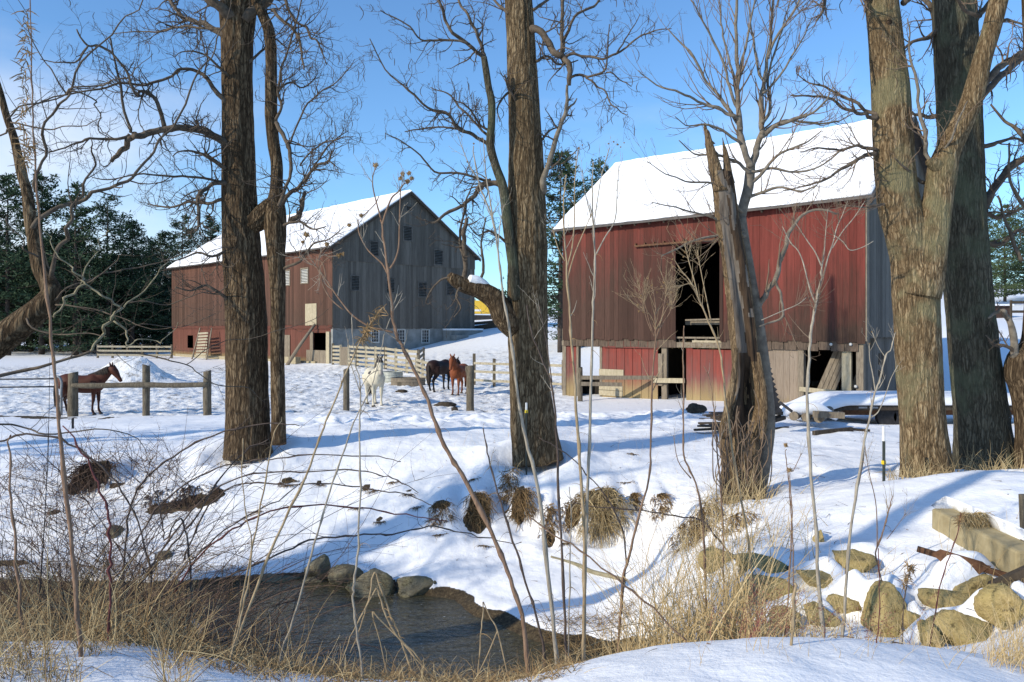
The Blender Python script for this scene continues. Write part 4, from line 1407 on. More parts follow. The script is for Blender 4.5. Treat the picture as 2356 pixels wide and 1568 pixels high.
T2L = [
    ([(112, 640, 11), (133, 571, 10), (150, 540, 9), (166, 506, 7.5), (165, 467, 6.5), (185, 445, 6), (210, 400, 5), (216, 350, 4), (213, 320, 2.5)], -.4, .5),
    ([(74, 525, 11), (120, 486, 10), (187, 457, 9), (250, 432, 8), (310, 407, 7), (337, 360, 6), (375, 310, 5.4), (417, 260, 5), (460, 163, 4), (500, 90, 3), (525, 30, 2), (540, -30, 1.3)], .8, .7),
    ([(80, 440, 8), (87, 400, 7), (98, 340, 6.5), (110, 283, 6), (130, 245, 5.5), (153, 213, 5), (213, 120, 4), (283, 33, 3), (330, -8, 2.4), (380, -70, 1.5)], -.6, .6),
    ([(150, 214, 4.5), (190, 200, 4), (240, 186, 3.4), (300, 170, 2.4), (352, 122, 1.2)], -.3, .7, None, Yt - .45),
    ([(150, 214, 4), (120, 160, 3.2), (90, 130, 2.6), (70, 60, 2), (45, 0, 1.2)], -.3, .5, None, Yt - .45),
    ([(152, 212, 4.5), (190, 215, 3.8), (215, 230, 3.4), (230, 260, 3), (232, 300, 2.6), (250, 315, 2)], .2, .8, None, Yt - .45),
    ([(62, 300, 4), (27, 300, 4), (-20, 320, 4)], 0, .2),
    ([(30, 283, 4), (60, 290, 3.6), (120, 294, 3), (180, 288, 2.4), (240, 273, 1.4)], -.5, .8),
    ([(20, 276, 4), (70, 243, 3.6), (140, 220, 3.2), (200, 200, 2.6), (270, 190, 1.5)], .4, .8),
    ([(-10, 880, 9), (0, 865, 8), (60, 850, 7.6), (125, 834, 7), (170, 818, 6.6), (215, 803, 6)], .3, .3, None, Yt - .6),
    ([(213, 806, 6), (226, 782, 6.5), (236, 760, 6.8), (253, 740, 6.4), (266, 722, 6), (275, 712, 5.6), (258, 697, 5), (238, 682, 4.6), (212, 664, 4.4), (200, 650, 4.4), (185, 640, 4), (168, 618, 3.6), (150, 600, 3.2), (130, 575, 2.8), (115, 547, 2), (100, 530, 1.2)], .1, .7, pale, Yt - .3),
    ([(253, 740, 5), (270, 743, 5), (283, 765, 4.4), (290, 785, 3.6), (294, 797, 3)], -.1, .4, pale, Yt - .25),
    ([(200, 652, 4.6), (180, 664, 5), (160, 676, 5), (148, 694, 5), (132, 716, 5), (118, 730, 5)], -.1, .3, pale, Yt - .2),
    ([(213, 806, 4.5), (260, 812, 3.6), (320, 815, 3.2), (380, 826, 3), (420, 837, 2.7), (455, 855, 2.4), (490, 880, 2.2), (530, 888, 2), (570, 893, 1.7), (610, 925, 1)], .8, .7, None, Yt - .3),
    ([(294, 797, 3), (320, 780, 2.6), (350, 784, 2.4), (370, 788, 2.1), (385, 768, 1.7), (410, 740, 1)], .1, .8, pale, Yt - .35),
    ([(272, 714, 4), (300, 695, 3.6), (330, 660, 3), (360, 628, 2.4), (385, 600, 1.4)], .1, .7, pale, Yt - .2),
    ([(300, 694, 2.8), (340, 692, 2.5), (375, 700, 2.2), (420, 690, 2), (470, 672, 1.5), (500, 668, 1)], .3, 1.0),
    ([(430, 838, 2.2), (470, 810, 2), (520, 784, 1.8), (570, 780, 1.6), (640, 760, 1.5), (720, 735, 1.3), (760, 710, .9)], .5, .8, None, Yt + .3),
    ([(280, 770, 2.6), (330, 745, 2.3), (390, 752, 2), (440, 745, 1.6), (500, 720, 1)], .4, 1.1),
    ([(118, 690, 5), (170, 655, 4), (220, 633, 3.4), (270, 622, 3), (330, 612, 2.6), (400, 592, 2.2), (470, 560, 1.5), (520, 545, 1)], .5, .8),
    ([(190, 655, 3.5), (207, 600, 3), (222, 565, 2.5), (240, 540, 1.8), (256, 530, 1)], -.1, .7, pale),
    ([(205, 651, 3.5), (240, 625, 3), (265, 590, 2.4), (275, 584, 1.2)], -.1, .7),
    ([(120, 700, 4), (180, 705, 3.4), (240, 718, 3), (300, 740, 2.4), (350, 756, 1.6), (400, 750, 1)], -.4, 1.0),
    ([(62, 730, 5), (90, 760, 4), (140, 770, 3), (200, 765, 2.4), (250, 776, 1.6)], -.5, .8),
    ([(85, 590, 5), (60, 570, 4), (40, 540, 3), (10, 500, 2)], -.3, .7),
    ([(-40, 980, 5), (10, 975, 4.4), (60, 990, 3.8), (130, 1000, 3.4), (220, 985, 2.8), (290, 1000, 2), (350, 1060, 1.2)], .2, .7, None, Yt - 1),
]
T2L = [(s[0], s[1], s[2], s[3] if len(s) > 3 and s[3] else MAT['limb_bark'], s[4] if len(s) > 4 else Yt) for s in T2L]
limbs(T2, T2L, Yt, tw, tm, MAT['limb_bark'], rng, L=0.5, cnt=1.25, depth=2, rmin=0.0018, dens=0.7, rs=.52)
tm.build('twigs', MAT['twig_bark'], T2)['kind'] = 'stuff'

# ---------- middle tree between the barns
rng = random.Random(23)
Yt = 16.8
T3 = thing('bare_tree', 'tall furrowed trunk standing between the two barns with a stubby snow topped limb', 'tree', on_ground(1237, Yt))
pts, rad = world_path([(1238, 1062, 55), (1231, 1010, 53), (1225, 960, 51), (1217, 850, 47), (1213, 700, 47), (1214, 560, 45), (1212, 430, 42), (1208, 300, 38), (1202, 180, 35), (1198, 80, 33), (1193, 0, 32), (1185, -150, 28), (1180, -350, 20), (1178, -520, 10)], Yt, 0, 5)
mb = MB()
trunk_mesh(mb, pts, rad, 110, 0.055, 0.10, seed=11, buttress=0.12)
mb.build('trunk', MAT['bark_middle'], T3, smooth=True)
pts, rad = world_path([(1185, 745, 34), (1163, 728, 30), (1140, 690, 24), (1107, 668, 20), (1067, 656, 17), (1048, 645, 15), (1036, 636, 11)], Yt - .1, -0.5, 5)
mb = MB()
trunk_mesh(mb, pts, rad, 40, 0.05, 0.16, seed=4)
lb = mb.build('broken_limb', MAT['bark_left'], T3, smooth=True)
mb = MB()
ring = []
sp, sr = world_path([(1127, 668, 9), (1112, 655, 12), (1095, 646, 13), (1080, 641, 10)], Yt - .3, -0.2, 4)
mb.tube(sp, sr, 10, True, [0.75] * len(sp))
mb.build('snow_patch', MAT['snow_cap'], T3, smooth=True)
pts, rad = world_path([(1190, 690, 13), (1180, 600, 13), (1168, 520, 12), (1158, 434, 11), (1141, 384, 10), (1128, 334, 10), (1131, 284, 9), (1131, 234, 9), (1124, 200, 8), (1118, 160, 8), (1113, 130, 7)], Yt - .3, -.3, 5)
mb = MB()
trunk_mesh(mb, pts, rad, 24, 0.06, 0.08, seed=9)
mb.build('second_stem', MAT['bark_mossy'], T3, smooth=True)
tw = Twigs(25, curl=0.55, up=0.3, ang=(35, 80), kink=0.22)
tm = MB()
T3L = [
    ([(1222, 66, 13), (1244, 72, 11), (1261, 97, 10.5), (1274, 123, 10.5), (1294, 130, 10), (1304, 143, 9), (1309, 167, 8), (1308, 195, 6)], -.5, .5),
    ([(1294, 125, 6), (1294, 90, 5.4), (1294, 33, 5), (1297, -10, 4.4), (1310, -90, 3)], -.2, .6, None, Yt - .4),
    ([(1296, 118, 5.5), (1299, 95, 5), (1321, 43, 4.4), (1345, 25, 4), (1367, 10, 3.6), (1385, -10, 3), (1420, -80, 1.6)], .4, .8, None, Yt - .4),
    ([(1302, 128, 5), (1330, 126, 4.4), (1367, 133, 4), (1391, 135, 3.6), (1417, 123, 3.3), (1467, 87, 2.8), (1494, 73, 2.4), (1544, 67, 1.3)], -.6, .9, None, Yt - .4),
    ([(1310, 178, 4.4), (1340, 173, 4), (1361, 173, 3.6), (1391, 160, 3.2), (1397, 130, 2.9), (1399, 95, 2.4), (1402, 57, 1.5)], -.4, .9, None, Yt - .5),
    ([(1350, 176, 3.4), (1375, 195, 3), (1391, 207, 2.6), (1407, 240, 2.2), (1425, 250, 1.8), (1444, 263, 1.2)], -.4, 1.2, None, Yt - .7),
    ([(1396, 165, 2.6), (1425, 180, 2), (1455, 195, 1.2)], -.2, 1.2, None, Yt - .7),
    ([(1420, 120, 2.6), (1445, 80, 2), (1460, 55, 1.5), (1474, 30, 1)], .2, 1.2, None, Yt - .7),
    ([(1250, 440, 12), (1252, 412, 9), (1268, 360, 7.5), (1284, 307, 6.6), (1300, 262, 6), (1305, 235, 5), (1303, 198, 4)], -.5, .4, MAT['limb_grey']),
    ([(1306, 250, 4), (1318, 240, 3.4), (1326, 228, 2)], -.1, .3, MAT['limb_grey'], Yt - .5),
    ([(1114, 136, 6.5), (1098, 115, 6), (1078, 100, 5.5), (1034, 67, 5), (1022, 33, 4.4), (1008, -5, 4), (990, -80, 2.4)], -.6, .7),
    ([(1114, 130, 6), (1106, 100, 5), (1094, 67, 4.6), (1071, 27, 4), (1054, -5, 3.4), (1030, -80, 2)], .5, .7),
    ([(1080, 101, 4), (1034, 90, 3.8), (997, 90, 3.5), (967, 87, 3), (944, 60, 2.6), (900, 37, 2), (874, 23, 1.2)], -.5, 1.0, None, Yt - .6),
    ([(1126, 336, 6), (1087, 307, 5.4), (1057, 297, 5), (1027, 260, 4.5), (984, 247, 4), (941, 207, 3.3), (887, 160, 2.4), (860, 107, 1.8), (850, 87, 1.2)], -1, 1.0),
    ([(1128, 320, 4), (1087, 275, 3.4), (1057, 245, 3), (1030, 215, 2.4), (990, 200, 1.5)], .5, 1.1),
    ([(1130, 305, 4), (1100, 280, 3.2), (1080, 250, 2.8), (1060, 238, 2.2), (1040, 225, 1.4)], -.8, 1.0),
    ([(1127, 412, 4), (1117, 410, 4), (1051, 397, 3.5), (1000, 394, 3), (967, 357, 2.5), (924, 324, 1.8), (887, 307, 1.2)], -.8, 1.0),
    ([(1160, 425, 10), (1134, 420, 9), (1100, 430, 8), (1087, 457, 6.4), (1034, 484, 5), (1000, 510, 3.4), (975, 505, 2)], -.6, .9),
    ([(1055, 298, 3), (1010, 292, 2.6), (960, 296, 2.2), (930, 300, 1.5)], -.3, 1.2),
    ([(1067, 655, 8), (1071, 604, 7), (1068, 560, 7), (1068, 530, 6.4), (1073, 500, 5)], -.2, .6, None, Yt - .4),
    ([(1071, 600, 5), (1058, 560, 4), (1064, 500, 3.4), (1075, 455, 2.6), (1088, 420, 1.6)], -.2, 1.0, None, Yt - .4),
    ([(1100, 665, 5), (1112, 610, 4), (1106, 560, 3), (1118, 500, 2)], -.2, .9, None, Yt - .4),
    ([(1050, 650, 4), (1030, 640, 3.4), (1000, 655, 2.6), (980, 690, 2), (985, 700, 1.2)], -.3, 1.0, None, Yt - .5),
    ([(1060, 660, 4), (1050, 680, 3.4), (1060, 710, 2.6), (1045, 730, 1.5)], -.3, .8, None, Yt - .5),
    ([(1190, 235, 5), (1172, 200, 4), (1160, 170, 2.4)], -.5, 1.2),
    ([(1190, 200, 4), (1160, 220, 3.4), (1145, 250, 2.6), (1150, 280, 1.5)], -.4, 1.0),
    ([(1240, 330, 4), (1265, 300, 3), (1290, 290, 2), (1310, 270, 1.3)], .6, 1.2),
    ([(1242, 400, 4), (1268, 380, 3), (1300, 372, 2), (1330, 340, 1.3)], .4, .9),
    ([(1232, 140, 5), (1260, 130, 4), (1290, 150, 3), (1330, 140, 1.6)], .8, 1.0),
    ([(1228, 20, 5), (1260, 0, 4), (1300, -40, 3)], .8, .8),
    ([(1170, 30, 5), (1140, 0, 4), (1110, -60, 3)], .8, .9),
    ([(1168, 560, 4), (1130, 530, 3.2), (1100, 540, 2.4), (1080, 520, 1.5)], -.5, 1.1),
]
T3L = [(s[0], s[1], s[2], s[3] if len(s) > 3 and s[3] else MAT['limb_bark'], s[4] if len(s) > 4 else Yt - 0.2) for s in T3L]
limbs(T3, T3L, Yt, tw, tm, MAT['limb_bark'], rng, L=0.72, cnt=1.9, depth=2, rmin=.003, rs=.76)
tm.build('twigs', MAT['twig_bark'], T3)['kind'] = 'stuff'
upt = [t for t in tw.tips if t[0].z > E + 3.6]
pods(upt, 120, rng).build('seed_pods', MAT['pod_brown'], T3)['kind'] = 'stuff'

# ---------- broken hollow trunk
rng = random.Random(24)
Yt = 13.1
T4 = thing('broken_tree', 'dead hollow tree snapped off at a jagged grey top in front of the red barn', 'tree', on_ground(1705, Yt))
prof = [(1156, 1658, 1757), (1100, 1655, 1754), (1040, 1655, 1750), (1000, 1656, 1748), (960, 1663, 1757), (938, 1666, 1764), (900, 1681, 1752), (850, 1684, 1748), (800, 1681, 1744), (740, 1675, 1738), (690, 1670, 1731), (640, 1664, 1724), (590, 1658, 1716), (540, 1650, 1708), (504, 1646, 1702), (470, 1644, 1697), (440, 1641, 1692), (415, 1638, 1688), (395, 1636, 1682)]
rows = []
N = 72
sp = smooth_path([tuple(map(float, p)) for p in prof], 5)
for (y, xl, xr) in sp:
    row = []
    cx, hw = (xl + xr) / 2, (xr - xl) / 2
    r = hw / F * Yt
    c = P(cx, y, Yt)
    # hollow facing the camera between y 820 and 1000
    hol = math.exp(-((y - 905) / 75.0) ** 2)
    grv = 0.35 * math.exp(-((y - 700) / 190.0) ** 2)
    for k in range(N):
        th = 2 * pi * k / N
        cs, sn = cos(th), sin(th)
        d = 1 + 0.13 * (abs(mnoise.noise((cs * 3.2, sn * 3.2, c.z * 0.8))) * -1.5 + mnoise.noise((cs * 1.2, sn * 1.2, c.z * 0.9)) + .3 * mnoise.noise((cs * 9, sn * 9, c.z)))
        front = max(0, -sn)
        off = (cs - 0.12 - 0.0009 * (y - 905))
        dep = (0.95 * hol + grv) * (1 if front > 0 else 0) * math.exp(-(off / (0.34 + 0.1 * hol)) ** 2)
        row.append(V((c.x + cs * r * d, c.y + sn * r * d * 0.85 + dep * r * 1.25 * front, c.z)))
    rows.append(row)
mb = MB()
mb.rings(rows)
# faces in the hollow get rotten wood
ob = mb.build('trunk', [MAT['bark_snag'], MAT['bare_wood'], MAT['rotten_wood']], T4, smooth=True)
for p in ob.data.polygons:
    c = p.center + T4.location
    py = HY - (c.z - E) * F / c.y
    px = CX + c.x * F / c.y
    nn = mnoise.noise((px * 0.05, py * 0.012, 1.0))
    edge = [q for q in sp if abs(q[0] - py) < 12]
    xl, xr = (edge[0][1], edge[0][2]) if edge else (1640, 1700)
    f = (px - xl) / (xr - xl)
    if c.y < Yt + 0.1:
        if 812 < py < 1000 + 25 * nn and 0.27 < f + 0.05 * nn < 0.66:
            p.material_index = 2
        elif py < 915 + 30 * nn and 0.2 + 0.08 * nn < f < 0.55 + 0.12 * nn:
            p.material_index = 1
        elif py < 830 and 0.5 < f < 0.95:
            p.material_index = 2 if nn > -.15 else 1
mb = MB()


def splinter(tr, y0, n=10):
    pts, rad = world_path(tr, y0, 0, 4)
    rows = []
    for i, p in enumerate(pts):
        row = []
        for k in range(n):
            th = 2 * pi * k / n
            d = 1 + 0.22 * mnoise.noise((cos(th) * 1.7, sin(th) * 1.7 + y0, p.z * 2.2))
            row.append(V((p.x + cos(th) * rad[i] * d, p.y + sin(th) * rad[i] * d * 0.8, p.z)))
        rows.append(row)
    mb.rings(rows)


splinter([(1662, 440, 22), (1652, 405, 17), (1642, 370, 13), (1633, 335, 9.5), (1627, 305, 6.5), (1623, 297, 4.5), (1620, 284, 1)], Yt - .03)
splinter([(1640, 330, 6), (1630, 315, 3), (1624, 287, 1)], Yt + .04)
splinter([(1679, 420, 13), (1676, 400, 10.5), (1672, 370, 7.5), (1668, 345, 5), (1665, 330, 2), (1662, 316, .7)], Yt + .02)
splinter([(1670, 380, 4), (1666, 350, 3), (1663, 325, .8)], Yt + .1)
splinter([(1655, 415, 8), (1660, 395, 5), (1664, 388, 1)], Yt + .05)
mb.build('splintered_top', MAT['bark_snag'], T4, smooth=True)
mb = MB()
# a strip of bark standing off on either side of the hollow, and vines round the foot
for tr in ([(1668, 1010, 7), (1672, 950, 9), (1684, 900, 8), (1690, 850, 7), (1694, 800, 5)], [(1752, 1010, 8), (1758, 960, 9), (1757, 900, 8), (1750, 850, 6), (1745, 810, 4)]):
    pts, rad = world_path(tr, Yt - .28, 0.05, 4)
    mb.tube(pts, rad, 8, True, [0.6] * len(pts))
mb.build('loose_bark', MAT['bark_snag'], T4, smooth=True)
mb = MB()
for i in range(30):
    x = rng.uniform(1650, 1755)
    tr = [(x, rng.uniform(1120, 1165), 1.6)]
    y = tr[0][1]
    for j in range(6):
        x += rng.gauss(0, 9)
        y -= rng.uniform(14, 46)
        tr.append((min(max(x, 1640), 1775), y, rng.uniform(.7, 1.6)))
    pts, rad = world_path(tr, Yt - .42 - rng.random() * .12, rng.uniform(-.1, .15), 4)
    mb.tube(pts, rad, 4, False)
mb.build('dry_vines', MAT['twig_warm'], T4, smooth=True)['kind'] = 'stuff'

# ---------- slim forked tree right of the broken trunk
rng = random.Random(25)
Yt = 13.35
T5 = thing('slim_tree', 'slim pale forked tree spreading fine upright branches just right of the broken trunk', 'tree', on_ground(1745, Yt))
pts, rad = world_path([(1738, 1160, 20), (1752, 1080, 19), (1764, 1010, 17), (1768, 960, 15), (1762, 880, 14), (1753, 800, 13), (1744, 737, 13), (1732, 670, 12.5), (1721, 604, 12), (1710, 540, 12), (1704, 500, 12.5)], Yt, 0.0, 5)
mb = MB()
trunk_mesh(mb, pts, rad, 24, 0.05, 0.06, seed=2)
pts, rad = world_path([(1704, 505, 11), (1711, 470, 11.5), (1721, 434, 12), (1725, 400, 11.5), (1727, 380, 10.5)], Yt, 0.0, 4)
trunk_mesh(mb, pts, rad, 20, 0.05, 0.05, seed=2)
mb.build('trunk', MAT['limb_grey'], T5, smooth=True)
tw = Twigs(35, curl=0.12, up=0.55, ang=(22, 45), kink=0.09)
tm = MB()
g = MAT['limb_grey']
T5L = [
    ([(1727, 385, 9), (1714, 350, 9), (1704, 317, 8.5), (1698, 267, 7), (1697, 210, 5.5), (1696, 167, 5), (1695, 80, 4.2), (1694, 0, 3.6), (1690, -100, 2.4)], -.2, .8),
    ([(1727, 385, 9), (1737, 357, 8.5), (1744, 334, 8), (1750, 300, 7.2), (1752, 270, 6.4), (1750, 234, 5.6), (1757, 185, 5), (1765, 133, 4.4), (1776, 67, 3.6), (1780, 0, 3), (1788, -90, 2)], .2, .8),
    ([(1752, 280, 5), (1768, 262, 4.5), (1772, 230, 4), (1766, 200, 3.4), (1772, 160, 3), (1790, 90, 2.4), (1812, 20, 1.6), (1830, -30, 1.2)], .4, 1),
    ([(1748, 315, 6), (1770, 298, 5.4), (1793, 287, 5), (1836, 273, 4.2), (1869, 260, 3.2), (1895, 235, 2.4), (1913, 205, 1.4)], -.6, 1),
    ([(1750, 308, 5), (1790, 284, 4.5), (1830, 278, 3.8), (1880, 285, 2.8), (1930, 278, 1.8), (1960, 262, 1.2)], .6, 1),
    ([(1700, 280, 5), (1688, 268, 4.5), (1654, 250, 4), (1608, 230, 3.4), (1564, 217, 2.8), (1511, 193, 2), (1471, 160, 1.2)], -.6, 1.0),
    ([(1702, 300, 5), (1681, 260, 4.5), (1655, 222, 4), (1628, 187, 3.4), (1600, 145, 3), (1568, 100, 2.2), (1538, 67, 1.3)], .3, 1.0),
    ([(1698, 260, 4.6), (1680, 215, 4), (1668, 150, 3.4), (1640, 90, 2.8), (1610, 40, 2), (1580, -10, 1.2)], -.3, 1.0),
    ([(1697, 240, 4), (1686, 180, 3.4), (1672, 110, 2.8), (1660, 50, 2.2), (1650, -30, 1.3)], .4, 1.0),
    ([(1696, 170, 4), (1712, 120, 3.2), (1726, 60, 2.6), (1736, 0, 2), (1745, -60, 1.2)], -.3, 1.0),
    ([(1757, 190, 4), (1740, 140, 3.2), (1735, 80, 2.6), (1722, 20, 1.8), (1715, -40, 1.2)], .3, 1.0),
    ([(1766, 135, 4), (1790, 80, 3.2), (1822, 30, 2.4), (1850, -20, 1.6)], -.3, 1.2),
    ([(1754, 215, 3.6), (1790, 180, 3), (1820, 130, 2.4), (1850, 80, 1.8), (1868, 40, 1.2)], .4, 1.2),
    ([(1700, 330, 4), (1660, 300, 3.4), (1620, 285, 2.6), (1580, 286, 1.6), (1550, 270, 1.1)], -.5, 1.0),
    ([(1725, 400, 5), (1690, 372, 4), (1650, 355, 3), (1600, 352, 2), (1560, 325, 1.3)], -.4, .8),
    ([(1722, 430, 5), (1760, 390, 4), (1800, 350, 3), (1850, 330, 2.2), (1890, 300, 1.3)], -.5, 1.0),
    ([(1726, 395, 4), (1775, 388, 3.4), (1830, 395, 2.8), (1880, 385, 2), (1930, 350, 1.2)], -.6, 1.0),
    ([(1720, 455, 4.6), (1760, 440, 3.8), (1800, 430, 3.2), (1840, 440, 2.6), (1880, 425, 1.8)], -.6, 1.0),
    ([(1740, 710, 8), (1757, 680, 7.5), (1775, 655, 7), (1790, 620, 6.4), (1800, 580, 5.6), (1812, 540, 5), (1840, 500, 4), (1880, 480, 3), (1930, 490, 2)], -.7, .7),
    ([(1782, 640, 4), (1794, 670, 3.6), (1800, 700, 3.4), (1797, 730, 3), (1770, 742, 2.4), (1745, 750, 1.5)], -.1, .5, None, Yt - .3),
    ([(1712, 545, 5), (1680, 520, 4), (1640, 500, 3), (1590, 485, 2.4), (1540, 475, 1.6), (1500, 465, 1.1)], -.8, 1.2),
    ([(1710, 530, 4), (1660, 540, 3.2), (1610, 548, 2.6), (1560, 570, 2), (1520, 590, 1.2)], -.8, 1.2),
    ([(1706, 490, 4), (1670, 440, 3.4), (1630, 420, 2.8), (1580, 415, 2.2), (1530, 400, 1.5), (1490, 370, 1)], -.9, 1.1),
]
T5L = [(s[0], s[1], s[2], s[3] if len(s) > 3 and s[3] else g, s[4] if len(s) > 4 else Yt) for s in T5L]
limbs(T5, T5L, Yt, tw, tm, g, rng, L=0.85, cnt=1.35, depth=2, dens=.55, rmin=.0028, rs=.9)
tm.build('twigs', MAT['twig_warm'], T5)['kind'] = 'stuff'

# ---------- forked tree on the right
rng = random.Random(26)
Yt = 13.9
T6 = thing('forked_tree', 'sunlit forked tree on the right whose pale trunk hides the end of the red barn', 'tree', on_ground(2135, Yt))
pts, rad = world_path([(2136, 1135, 60), (2131, 1060, 54), (2121, 950, 50), (2113, 800, 50), (2108, 700, 51), (2103, 600, 52), (2088, 540, 49), (2068, 470, 46), (2060, 400, 44), (2053, 300, 43), (2048, 200, 41), (2038, 100, 38), (2028, 0, 36), (2016, -140, 30), (2006, -340, 20), (2000, -480, 10)], Yt, 0, 5)
mb = MB()
trunk_mesh(mb, pts, rad, 100, 0.05, 0.09, seed=21, buttress=0.06)
tr_ = mb.build('trunk', MAT['bark_right'], T6, smooth=True)
pts, rad = world_path([(2116, 680, 46), (2130, 610, 44), (2140, 560, 40), (2150, 500, 36), (2160, 440, 33), (2168, 390, 33), (2180, 350, 28), (2204, 300, 25), (2228, 250, 23), (2247, 190, 22), (2262, 130, 20), (2280, 70, 20), (2298, 0, 20), (2330, -120, 16), (2350, -300, 9)], Yt - .12, -0.3, 5)
mb = MB()
trunk_mesh(mb, pts, rad, 70, 0.05, 0.09, seed=31)
pts, rad = world_path([(2176, 400, 16), (2160, 385, 17), (2146, 376, 14), (2134, 372, 7)], Yt - .3, -.1, 4)
trunk_mesh(mb, pts, rad, 20, 0.03, 0.25, seed=3)
mb.build('second_stem', MAT['bark_right'], T6, smooth=True)
mb = MB()
pts, rad = world_path([(2048, 22, 9), (2048, 25, 9)], Yt - .27, -.04, 2)
mb.tube([P(2046, 50, Yt - .30), P(2046, 50, Yt - .26), P(2046, 50, Yt - .1)], [0.045, 0.05, 0.03], 10)
mb.build('knot_hole', MAT['rotten_wood'], T6, smooth=True)
tw = Twigs(45, curl=0.4, up=0.2, ang=(30, 75), kink=0.18)
tm = MB()
T6L = [
    ([(2020, 272, 6), (1998, 265, 5), (1975, 262, 4.4), (1936, 240, 3.8), (1893, 220, 3.2), (1850, 222, 2.4), (1820, 217, 1.4)], -.8, 1.2),
    ([(2022, 266, 5), (1980, 245, 4.2), (1940, 220, 3.6), (1902, 200, 3), (1860, 190, 2), (1830, 170, 1.2)], .4, 1.2),
    ([(2016, 352, 6), (1985, 358, 5), (1950, 380, 4), (1900, 410, 3), (1860, 425, 2.2), (1800, 440, 1.3)], -.9, 1.0),
    ([(2018, 345, 5), (1980, 335, 4), (1930, 345, 3), (1880, 340, 2), (1840, 350, 1.2)], -.6, 1.2),
    ([(2148, 378, 6), (2135, 340, 5.2), (2125, 300, 4.6), (2112, 230, 4), (2102, 150, 3.2), (2096, 90, 2.2), (2090, 40, 1.3)], -.3, 1.0, MAT['limb_grey'], Yt - .35),
    ([(2148, 374, 3), (2180, 335, 2.8), (2200, 280, 2.4), (2230, 230, 1.4)], -.3, .8, MAT['limb_grey'], Yt - .35),
    ([(2125, 420, 5), (2110, 400, 4), (2085, 385, 3), (2060, 360, 1.6)], -.4, .8),
    ([(2253, 200, 10), (2285, 168, 9), (2320, 140, 9), (2360, 120, 8), (2420, 100, 6)], .9, .7),
    ([(2240, 180, 5), (2290, 60, 4), (2330, 50, 3), (2380, 62, 2)], -.4, .8),
    ([(2080, 5, 8), (2110, -20, 6), (2160, -80, 4)], .5, .8),
    ([(2000, 0, 8), (1960, -30, 6), (1900, -40, 4), (1850, -20, 2.6), (1820, 10, 1.6)], -1.0, 1.3),
    ([(1990, -60, 9), (1940, -70, 7), (1900, -30, 5), (1895, 20, 4), (1880, 45, 2.5)], -.8, 1.6),
    ([(1985, -110, 8), (1900, -100, 6), (1840, -60, 4.4), (1800, -20, 3), (1790, 15, 1.6)], -.5, 1.6),
    ([(2068, 470, 4), (2030, 468, 3.4), (1990, 476, 2.6), (1950, 470, 1.4)], -.5, .8),
    ([(2250, 40, 5), (2215, 20, 4), (2190, -20, 3)], -.5, .8),
]
T6L = [(s[0], s[1], s[2], s[3] if len(s) > 3 and s[3] else MAT['limb_bark'], s[4] if len(s) > 4 else Yt - .1) for s in T6L]
limbs(T6, T6L, Yt, tw, tm, MAT['limb_bark'], rng, L=0.7, cnt=1.5, depth=2, rmin=.003, rs=.9)
tm.build('twigs', MAT['twig_warm'], T6)['kind'] = 'stuff'
pods([t for t in tw.tips if t[0].z > E + 4], 60, rng).build('seed_pods', MAT['pod_brown'], T6)['kind'] = 'stuff'

# ---------- dark tree behind it
rng = random.Random(27)
Yt = 15.2
T7 = thing('bare_tree', 'dark mossy straight trunk close behind the sunlit forked tree', 'tree', on_ground(2270, Yt))
pts, rad = world_path([(2272, 1098, 68), (2266, 1030, 62), (2258, 950, 57), (2240, 800, 52), (2226, 650, 50), (2216, 500, 49), (2209, 300, 47), (2202, 150, 46), (2195, 0, 45), (2186, -160, 38), (2178, -360, 26), (2172, -500, 12)], Yt, 0, 5)
mb = MB()
trunk_mesh(mb, pts, rad, 100, 0.055, 0.09, seed=41, buttress=0.08)
mb.build('trunk', MAT['bark_mossy'], T7, smooth=True)
tw = Twigs(55, curl=0.35, up=0.3, ang=(30, 75), kink=0.18)
tm = MB()
T7L = [
    ([(2255, 480, 11), (2268, 455, 10), (2290, 430, 9), (2320, 390, 8.4), (2360, 360, 8), (2420, 320, 6)], .6, .8),
    ([(2250, 230, 8), (2290, 185, 7.5), (2330, 150, 7), (2380, 110, 6)], 1, .8),
    ([(2240, 340, 6), (2290, 330, 4.4), (2330, 320, 3), (2370, 330, 2)], .6, 1),
    ([(2170, 60, 8), (2145, 20, 6), (2120, -10, 5), (2080, -40, 3)], .6, .8),
    ([(2168, 60, 6), (2130, 85, 5), (2100, 95, 3.5), (2070, 120, 2)], -.3, 1),
    ([(2170, 265, 6), (2130, 265, 4.5), (2100, 260, 3), (2080, 240, 2)], .5, 1),
    ([(2245, 480, 6), (2290, 500, 4.6), (2330, 490, 3.4), (2370, 470, 2.4)], .5, 1),
    ([(2260, 560, 5), (2300, 560, 4), (2340, 530, 3), (2380, 540, 2)], .3, 1),
    ([(2230, 60, 7), (2270, 10, 5), (2310, -60, 3)], .6, .9),
]
limbs(T7, T7L, Yt, tw, tm, MAT['limb_bark'], rng, L=0.8, cnt=1.5, depth=2)
tm.build('twigs', MAT['twig_bark'], T7)['kind'] = 'stuff'

